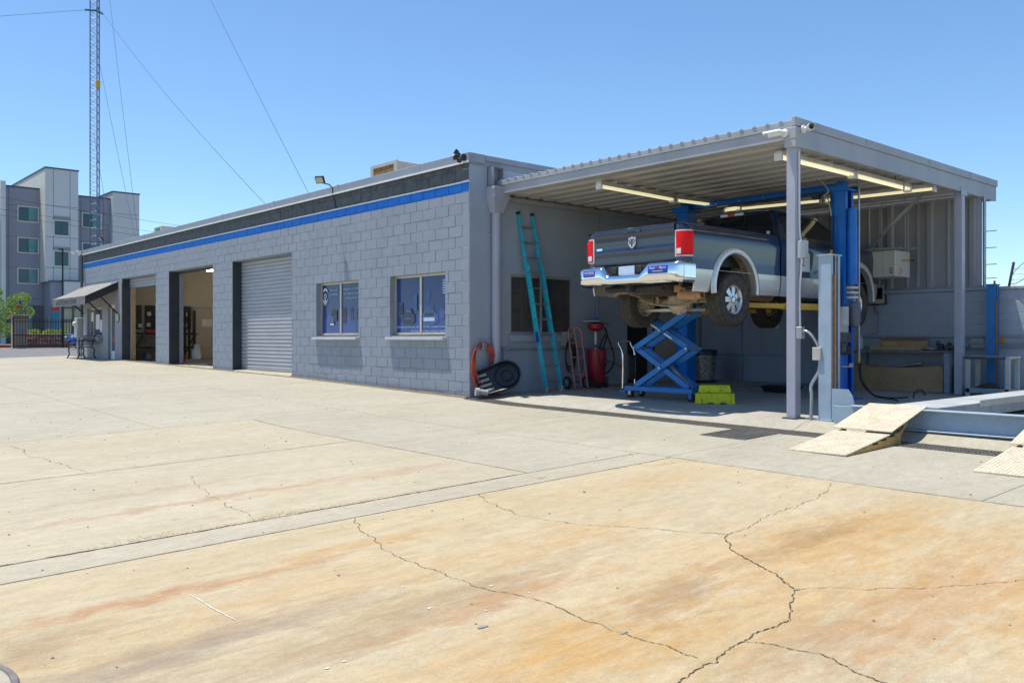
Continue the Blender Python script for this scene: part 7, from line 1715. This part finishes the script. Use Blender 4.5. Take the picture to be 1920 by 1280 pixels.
def shrub(name, label, x, y, z, r_, n, mat, size, group=None, flat=.8):
    t_ = Thing(name, label, 'shrub', (x, y, z), group=group)
    mb = MB()
    for k in range(5): a = random.uniform(0, 6.28); mb.cyl((x, y, z - .02), (x + .5 * r_ * math.cos(a), y + .5 * r_ * math.sin(a), z + r_ * .9), .015, .006, n=5)
    t_.part('stems', mb, 'trunk_bark')
    cl_ = [((x + random.gauss(0, .35) * r_, y + random.gauss(0, .3) * r_, z + r_ * random.uniform(.35, .9)), r_ * random.uniform(.3, .55)) for k in range(9)]
    mb = MB(); leaves(mb, None, 0, n, size, flat, cl_); t_.part('foliage', mb, mat, fix=False)
for i, (x, lab) in enumerate(((3.2, 'leafy lime shrub nearest the gate pillar'), (3.75, 'leafy lime shrub left of middle in the planter'), (4.7, 'leafy lime shrub in the middle of the planter'), (5.2, 'leafy lime shrub right of the lamp pole base'))):
    shrub('lime_shrub', lab, x, 47.5, zp + .6, .5, 900, 'leaf_lime', .05, 'lime shrubs above the planter wall')
mb = MB()
for k in range(120):
    x = random.uniform(3.2, 5.6); z = zp + random.choice([.28, .3, .55, .58]) + random.gauss(0, .03); r_ = random.uniform(.02, .05)
    mb.lathe((x, 46.93 + random.uniform(-.05, .03), z), (random.gauss(0, .4), -1, random.gauss(0, .4)), [(r_, 0), (r_ * .6, .03), (0, .03)], 6)
o = link('flowers', mb.mesh('flowers', pm('petal_pale', (.75, .62, .6), .7, c2=(.6, .06, .08), thr=.5, wear=1, scale=3, obj=False), fix=False)); o['label'] = 'red and white flowers in front of the planter wall'; o['category'] = 'flowers'; o['kind'] = 'stuff'
def tree(name, label, base, h, cen, rad, n, mat, size, clumps=26):
    t_ = Thing(name, label, 'tree', base); b = Vector(base)
    mb = MB(); mb.tube(smooth_path([b + Vector((0, 0, -.1)), b + Vector((.05, 0, h * .25)), b + Vector((0, .05, h * .5))]), .11, 10, taper=.6)
    tips = []
    for k in range(clumps):
        a = random.uniform(0, 6.28); rr = rad * math.sqrt(random.random()) * .85; zz = cen[2] + random.uniform(-.75, .85) * rad * .75
        tips.append(Vector((cen[0] + rr * math.cos(a), cen[1] + rr * math.sin(a), zz)))
    for t in tips:
        s_ = b + Vector((0, 0, h * random.uniform(.28, .5))); m_ = s_.lerp(t, .5) + Vector((0, 0, .15)); mb.tube(smooth_path([s_, m_, t], 3), .035, 6, taper=.25)
    t_.part('trunk', mb, 'trunk_bark', smooth=60)
    mb = MB(); leaves(mb, None, 0, n, size, .75, [(tuple(t), rad * random.uniform(.18, .34)) for t in tips]); t_.part('crown', mb, mat, fix=False)
tree('street_tree', 'young bright green leafy tree at the far left of the yard', (2.6, 53, g(53) + .1), 3.4, (2.75, 53, 2.7), 2.15, 8500, 'leaf_light', .075)
shrub('dark_shrub', 'dark green rounded shrub below the street tree', 1.1, 51.5, g(51) + .13, .75, 2200, 'leaf_dark', .05)
lp_ = Thing('lamp_pole', 'tall thin dark lamp pole in front of the apartment entrance', 'lamp pole', (5.06, 46.2, g(46)))
mb = MB(); mb.cyl((5.06, 46.2, g(46)), (5.06, 46.2, 6.5), .055, .045, n=10); lp_.part('pole', mb, 'iron_black', smooth=40)
mb = MB(); mb.box(4.82, 5.1, 46.1, 46.3, 6.5, 6.58); lp_.part('head', mb, 'iron_black', bevel=.01)
# flag on the pillar, fire riser
fg_ = Thing('small_flag', 'small red and blue flag on a short staff above the gate pillar', 'flag', (2.55, 45.8, zg + 1.95))
mb = MB(); mb.cyl((2.6, 45.6, zg + 1.94), (2.72, 45.6, zg + 2.75), .014, n=6); fg_.part('staff', mb, 'iron_black')
mb = MB(); mb.shell(lambda u, v: (2.6 - .2 * u + .03 * math.sin(7 * v), 45.6 + .04 * math.sin(6 * u), zg + 2.4 + .18 * v - .06 * u), 6, 4, (0, .006, 0)); fg_.part('cloth', mb, 'bright_red', smooth=60)
mb = MB(); mb.shell(lambda u, v: (2.66 - .12 * u, 45.59 + .03 * math.sin(6 * u), zg + 2.6 + .22 * v - .05 * u), 4, 3, (0, .006, 0)); fg_.part('canton', mb, 'sticker_blue', smooth=60)
# blue parked car
bc = Thing('parked_car', 'bright blue parked car half hidden behind the utility cabinet', 'car', (4.75, 40, g(40)), rz=0, local=True)
def car_body():
    mb = MB(); prof = [(-1.0, .30), (-1.02, .55), (-.95, .78), (-.2, .93), (.35, 1.36), (1.7, 1.42), (2.5, 1.02), (3.1, .95), (3.15, .4), (3.0, .28)]
    n = len(prof); ys_ = [-.86, -.80, -.6, 0, .6, .80, .86]
    for j, y in enumerate(ys_):
        k = 1 - (abs(y) / .86) ** 6 * .12
        for (x, z) in prof: mb.v.append((x * (1 - .04 * (abs(y) > .7)), y * (1 - .16 * max(0, (z - .9) / .5)), .28 + (z - .28) * k))
    for j in range(len(ys_) - 1):
        for i in range(n): mb.f.append((j * n + i, j * n + (i + 1) % n, (j + 1) * n + (i + 1) % n, (j + 1) * n + i))
    mb.f += [tuple(range(n)), tuple(range(6 * n, 7 * n))]
    return mb
b_ = bc.part('body', car_body(), 'car_blue', smooth=35)
mb = MB(); mb.add([(-.15, -.6, .975), (.30, -.56, 1.30), (.30, .56, 1.30), (-.15, .6, .975)], [(0, 1, 2, 3)]); mb.v = [(v[0] - .03, v[1], v[2] + .02) for v in mb.v]; bc.part('windscreen', mb, 'dark_glass', fix=False)
for sg in (-1, 1):
    mb = MB(); mb.add([(0.1, sg * .83, .98), (.42, sg * .775, 1.29), (1.6, sg * .775, 1.34), (2.2, sg * .83, 1.0)], [(0, 1, 2, 3)]); bc.part('side_window', mb, 'dark_glass', fix=False)
    for x in (-.25, 2.35):
        mb = MB(); mb.lathe((x, sg * .8, .31), (0, 1, 0), [(.2, -.09), (.3, -.09), (.31, 0), (.3, .09), (.2, .09)], 24); w_ = bc.part('wheel', mb, 'tyre_rubber', smooth=40)
        mb = MB(); mb.lathe((x, sg * .8, .31), (0, 1, 0), [(0, -.07), (.2, -.07), (.2, .07), (0, .07)], 20); bc.part('rim', mb, 'galv', parent=w_)
    mb = MB(); mb.cbox((-.93, sg * .6, .68), (.12, .3, .12)); bc.part('headlight', mb, 'lens_white', bevel=.03, segs=2)
mb = MB(); mb.box(-1.035, -.98, -.6, .6, .33, .5); bc.part('grille', mb, 'under_black', bevel=.02)

# ------------------------------------------------------------------ apartment block behind
ap = Thing('apartment_block', 'four storey purple and grey apartment block behind the street', 'building', (10, 82, .5))
Z0 = .4
def vol(x0, x1, y0, y1, z0_, z1_, mat, cap=True):
    mb = MB(); mb.box(x0, x1, y0, y1, z0_, z1_); b_ = ap.part('wall', mb, mat)
    if cap: mb = MB(); mb.box(x0 - .06, x1 + .06, y0 - .06, y1, z1_ + .001, z1_ + .14); ap.part('parapet_cap', mb, 'apt_trim', parent=b_)
    return b_
wm = vol(-25, 12.1, 80, 96, 4.2, 15.25, 'apt_purple'); ws = vol(-25, 12.1, 79.95, 96, Z0, 4.19, 'apt_stone', False)
tw_ = vol(11.68, 14.55, 78, 92, 6.4, 17.05, 'apt_grey'); wr = vol(14.56, 18.1, 80, 96, Z0, 14.98, 'apt_purple'); wb_ = vol(18.11, 20.7, 79.4, 96, Z0, 15.66, 'apt_grey')
vol(12.95, 15.9, 76.6, 79.9, 4.9, 6.4, 'apt_grey'); vol(12.0, 12.94, 77.4, 79.9, Z0, 6.35, 'apt_purple')
vol(20.72, 40, 84, 96, Z0, 9.0, 'apt_purple')
mb = MB(); mb.box(11.67, 11.679, 78.1, 91.9, 6.5, 17.0); ap.part('side_cladding', mb, 'apt_cream')
mb = MB(); mb.box(8.2, 8.6, 79.0, 79.93, Z0, 15.6); ap.part('pier', mb, 'apt_grey')
def apwin(x0, x1, z0_, z1_, y, par, blind=.5, trim='frame_cream'):
    mb = MB(); t = .1
    mb.box(x0 - t, x0, y - .06, y - .002, z0_ - t, z1_ + t); mb.box(x1, x1 + t, y - .06, y - .002, z0_ - t, z1_ + t); mb.box(x0, x1, y - .06, y - .002, z1_, z1_ + t); mb.box(x0, x1, y - .06, y - .002, z0_ - t, z0_)
    w_ = ap.part('window', mb, trim, parent=par)
    return w_
def pane(x0, x1, z0_, z1_, y, par, mat):
    mb = MB(); mb.box(x0, x1, y - .03, y - .004, z0_, z1_); ap.part('pane', mb, mat, parent=par)
for (x0, x1, y, par, zs_) in ((9.85, 11.5, 80, wm, (12.15, 9.2, 6.3)), (5.2, 6.85, 80, wm, (12.15, 9.2, 6.3)), (1.0, 2.65, 80, wm, (12.15, 9.2, 6.3)), (15.5, 17.15, 80, wr, (12.05, 9.1, 6.2)), (12.45, 13.68, 78, tw_, (10.85, 7.95))):
    for z in zs_:
        h_ = 1.32
        apwin(x0, x1, z, z + h_, y, par)
        m_ = (x0 + x1) / 2
        pane(x0 + .03, m_ - .03, z + .03, z + h_ - .03, y, par, 'apt_glass'); pane(m_ + .03, x1 - .03, z + .03, z + h_ - .03, y, par, 'apt_blind' if x1 - x0 > 1.4 else 'apt_glass')
        mb = MB(); mb.box(m_ - .03, m_ + .03, y - .05, y - .004, z, z + h_); mb.box(x0, x1, y - .05, y - .031, z, z + .03); mb.box(x0, x1, y - .05, y - .031, z + h_ - .03, z + h_); ap.part('mullion', mb, 'apt_trim', parent=par)
        if y == 78: mb = MB(); mb.box(x0 - .05, x1 + .1, 77.9, 77.998, z + h_ + .16, z + h_ + .45); ap.part('spandrel', mb, 'apt_purple', parent=par)
# panel joints
for z in (4.2, 7.1, 10.0, 12.95):
    for (x0, x1, y, par) in ((-25, 11.6, 80, wm), (14.6, 18.0, 80, wr), (18.2, 20.6, 79.4, wb_)) + (((11.75, 14.5, 78, tw_),) if z > 7 else ()):
        mb = MB(); mb.box(x0, x1, y - .004, y - .001, z + .6, z + .64); ap.part('panel_joint', mb, 'apt_trim', parent=par)
for (x, y, za, zb, par) in ((9.0, 80, 4.3, 15.2, wm), (11.85, 80, 4.3, 15.2, wm), (12.35, 78, 6.5, 17, tw_), (13.8, 78, 6.5, 17, tw_), (15.3, 80, 1, 14.9, wr), (17.4, 80, 1, 14.9, wr)):
    mb = MB(); mb.box(x, x + .035, y - .0045, y - .001, za, zb); ap.part('panel_joint', mb, 'apt_trim', parent=par)
# glazed lobby
mb = MB(); mb.box(13.0, 18.0, 77.3, 77.35, Z0 + .1, 4.85); lob = ap.part('lobby_glazing', mb, pm('lobby_light_paint', (.40, .40, .24), .3, var=.25, scale=.8, obj=False))  # yellowish base colour painted in for the lit lobby behind the glass
for x in (13.0, 13.9, 14.7, 15.6, 16.6, 17.6): mb = MB(); mb.box(x - .08, x + .08, 77.2, 77.299, Z0, 4.88); ap.part('mullion', mb, 'apt_trim', parent=lob)
for z in (2.7, 3.9): mb = MB(); mb.box(13.0, 18.0, 77.22, 77.298, z, z + .12); ap.part('transom', mb, 'apt_trim', parent=lob)
mb = MB(); mb.box(14.0, 15.5, 77.15, 77.21, Z0, 2.6); ap.part('door', mb, 'apt_trim', parent=lob)
mb = MB(); mb.box(9.6, 11.0, 79.88, 79.94, 1.4, 3.4); ap.part('ground_window', mb, 'apt_blind', parent=ws)
bnr = Thing('feather_banner', 'tall teal banner with a red top by the apartment entrance', 'banner', (11.3, 70, g(70)))
mb = MB(); mb.cyl((10.25, 70, g(70)), (10.25, 70, 3.9), .03, n=6); bnr.part('pole', mb, 'iron_black')
mb = MB(); mb.shell(lambda u, v: (10.3 + .55 * u, 70 + .05 * math.sin(5 * u), 1.2 + 2.2 * v), 5, 8, (0, .01, 0)); bnr.part('cloth', mb, pm('banner_teal', (.05, .22, .3), .7), smooth=60)
mb = MB(); mb.shell(lambda u, v: (10.3 + .55 * u, 70 + .05 * math.sin(5 * u), 3.42 + .4 * v), 5, 3, (0, .01, 0)); bnr.part('top', mb, 'bright_red', smooth=60)

# ------------------------------------------------------------------ radio mast with guy wires
rm = Thing('radio_mast', 'tall slim steel lattice radio mast behind the shop, held by guy wires', 'mast', (4.02, 36, g(36)))
HM = 34.0; rt_ = .26
legs = [(4.02 + rt_ * math.cos(a), 36 + rt_ * math.sin(a)) for a in (R(30), R(150), R(270))]
for (x, y) in legs: mb = MB(); mb.cyl((x, y, g(36)), (x, y, HM), .028, n=8); rm.part('leg', mb, 'mast_steel', smooth=40)
mb = MB(); z = g(36) + .2; st_ = .42
while z < HM - st_:
    for i in range(3):
        a, b = legs[i], legs[(i + 1) % 3]
        mb.cyl((*a, z), (*b, z + st_ / 2), .010, n=4, caps=False); mb.cyl((*b, z + st_ / 2), (*a, z + st_), .010, n=4, caps=False)
    z += st_
rm.part('lacing', mb, 'mast_steel', kind='stuff', fix=False)
mb = MB(); mb.box(3.95, 4.15, 35.6, 35.75, 14.0, 14.4); rm.part('beacon_box', mb, 'arm_yellow', bevel=.02)
mb = MB()
for (x, y) in legs: mb.beam((4.02, 36, 18.1), (4.02 + (x - 4.02) * 2, 36 + (y - 36) * 2, 18.1), .05, .08)
rm.part('guy_collar', mb, 'mast_steel')
for a, b in (((4.2, 35.8, 18.1), (2.6, 11.9, 4.35)), ((4.2, 35.8, 31.0), (2.9, 10.9, 5.0)), ((4.0, 35.8, 16.2), (3.2, 26.6, 4.2)), ((4.0, 36.2, 11.7), (3.1, 29.5, 4.2)), ((4.0, 36.2, 26.0), (3.6, 27.0, 2.0)), ((3.8, 36, 18.1), (-30, 50, 12.0))):
    A = Vector(a); B = Vector(b); mb = MB(); pts = [A.lerp(B, k / 10) + Vector((0, 0, -.012 * (A - B).length * math.sin(math.pi * k / 10))) for k in range(11)]; mb.tube(pts, .009, 5); rm.part('guy_wire', mb, 'mast_steel')
mb = MB(); mb.cyl((2.9, 10.9, 4.08), (2.9, 10.9, 5.05), .03, n=8); mb.cyl((2.6, 11.9, 4.08), (2.6, 11.9, 4.4), .03, n=8); rm.part('roof_anchor', mb, 'mast_steel')
pl = Thing('power_lines', 'three thin overhead lines crossing in front of the apartment block', 'power lines', (10, 65, 9))
for (za, zb) in ((13.6, 9.6), (12.6, 8.9), (12.2, 8.3)):
    A = Vector((-12, 65, za)); B = Vector((62, 65, zb)); mb = MB(); mb.tube([A.lerp(B, k / 14) + Vector((0, 0, -.9 * math.sin(math.pi * k / 14))) for k in range(15)], .012, 4); pl.part('line', mb, 'iron_black')
for (x, zt) in ((-12, 14.2), (62, 10.2)): mb = MB(); mb.cyl((x, 65, g(65)), (x, 65, zt), .14, .1, n=10); pl.part('pole', mb, 'dark_wood', smooth=40)

# ------------------------------------------------------------------ boundary wall to the right of the yard (mirrored in the truck's flank)
fw_ = Thing('boundary_wall', 'tan block boundary wall along the right side of the yard', 'wall', (0, -26, g(-26)))
mb = MB(); mb.box(-40, 6.9, -26.2, -26, -1.2, 2.9); fw_.part('wall', mb, pm('wall_tan', (.38, .30, .21), .85, var=.2, scale=1, obj=False))
mb = MB(); mb.box(-40.05, 6.9, -26.25, -25.95, 2.901, 3.0); fw_.part('cap', mb, 'wall_tan')
# ------------------------------------------------------------------ round cover at the near left corner
mh = Thing('utility_cover', 'round concrete utility cover with a dark rim at the near left corner', 'cover', (-9.45, -8.06, G(-9.45, -8.06)))
mb = MB(); n = 60; vs_ = []
for k in range(n):
    t = 2 * math.pi * k / n
    for (r_, h_) in ((.485, .003), (.478, .012), (.455, .012), (.45, .006)):
        x = -9.45 + r_ * math.cos(t); y = -8.06 + r_ * math.sin(t); vs_.append((x, y, G(x, y) + h_))
mb.add(vs_, [(k * 4 + j, ((k + 1) % n) * 4 + j, ((k + 1) % n) * 4 + j + 1, k * 4 + j + 1) for k in range(n) for j in range(3)]); mh.part('rim', mb, 'grate_steel', fix=False)
mb = MB(); mb.add([(-9.45 + .45 * math.cos(2 * math.pi * k / n), -8.06 + .45 * math.sin(2 * math.pi * k / n), G(-9.45 + .45 * math.cos(2 * math.pi * k / n), -8.06 + .45 * math.sin(2 * math.pi * k / n)) + .007) for k in range(n)], [tuple(range(n))]); mh.part('lid', mb, M_strip, fix=False)
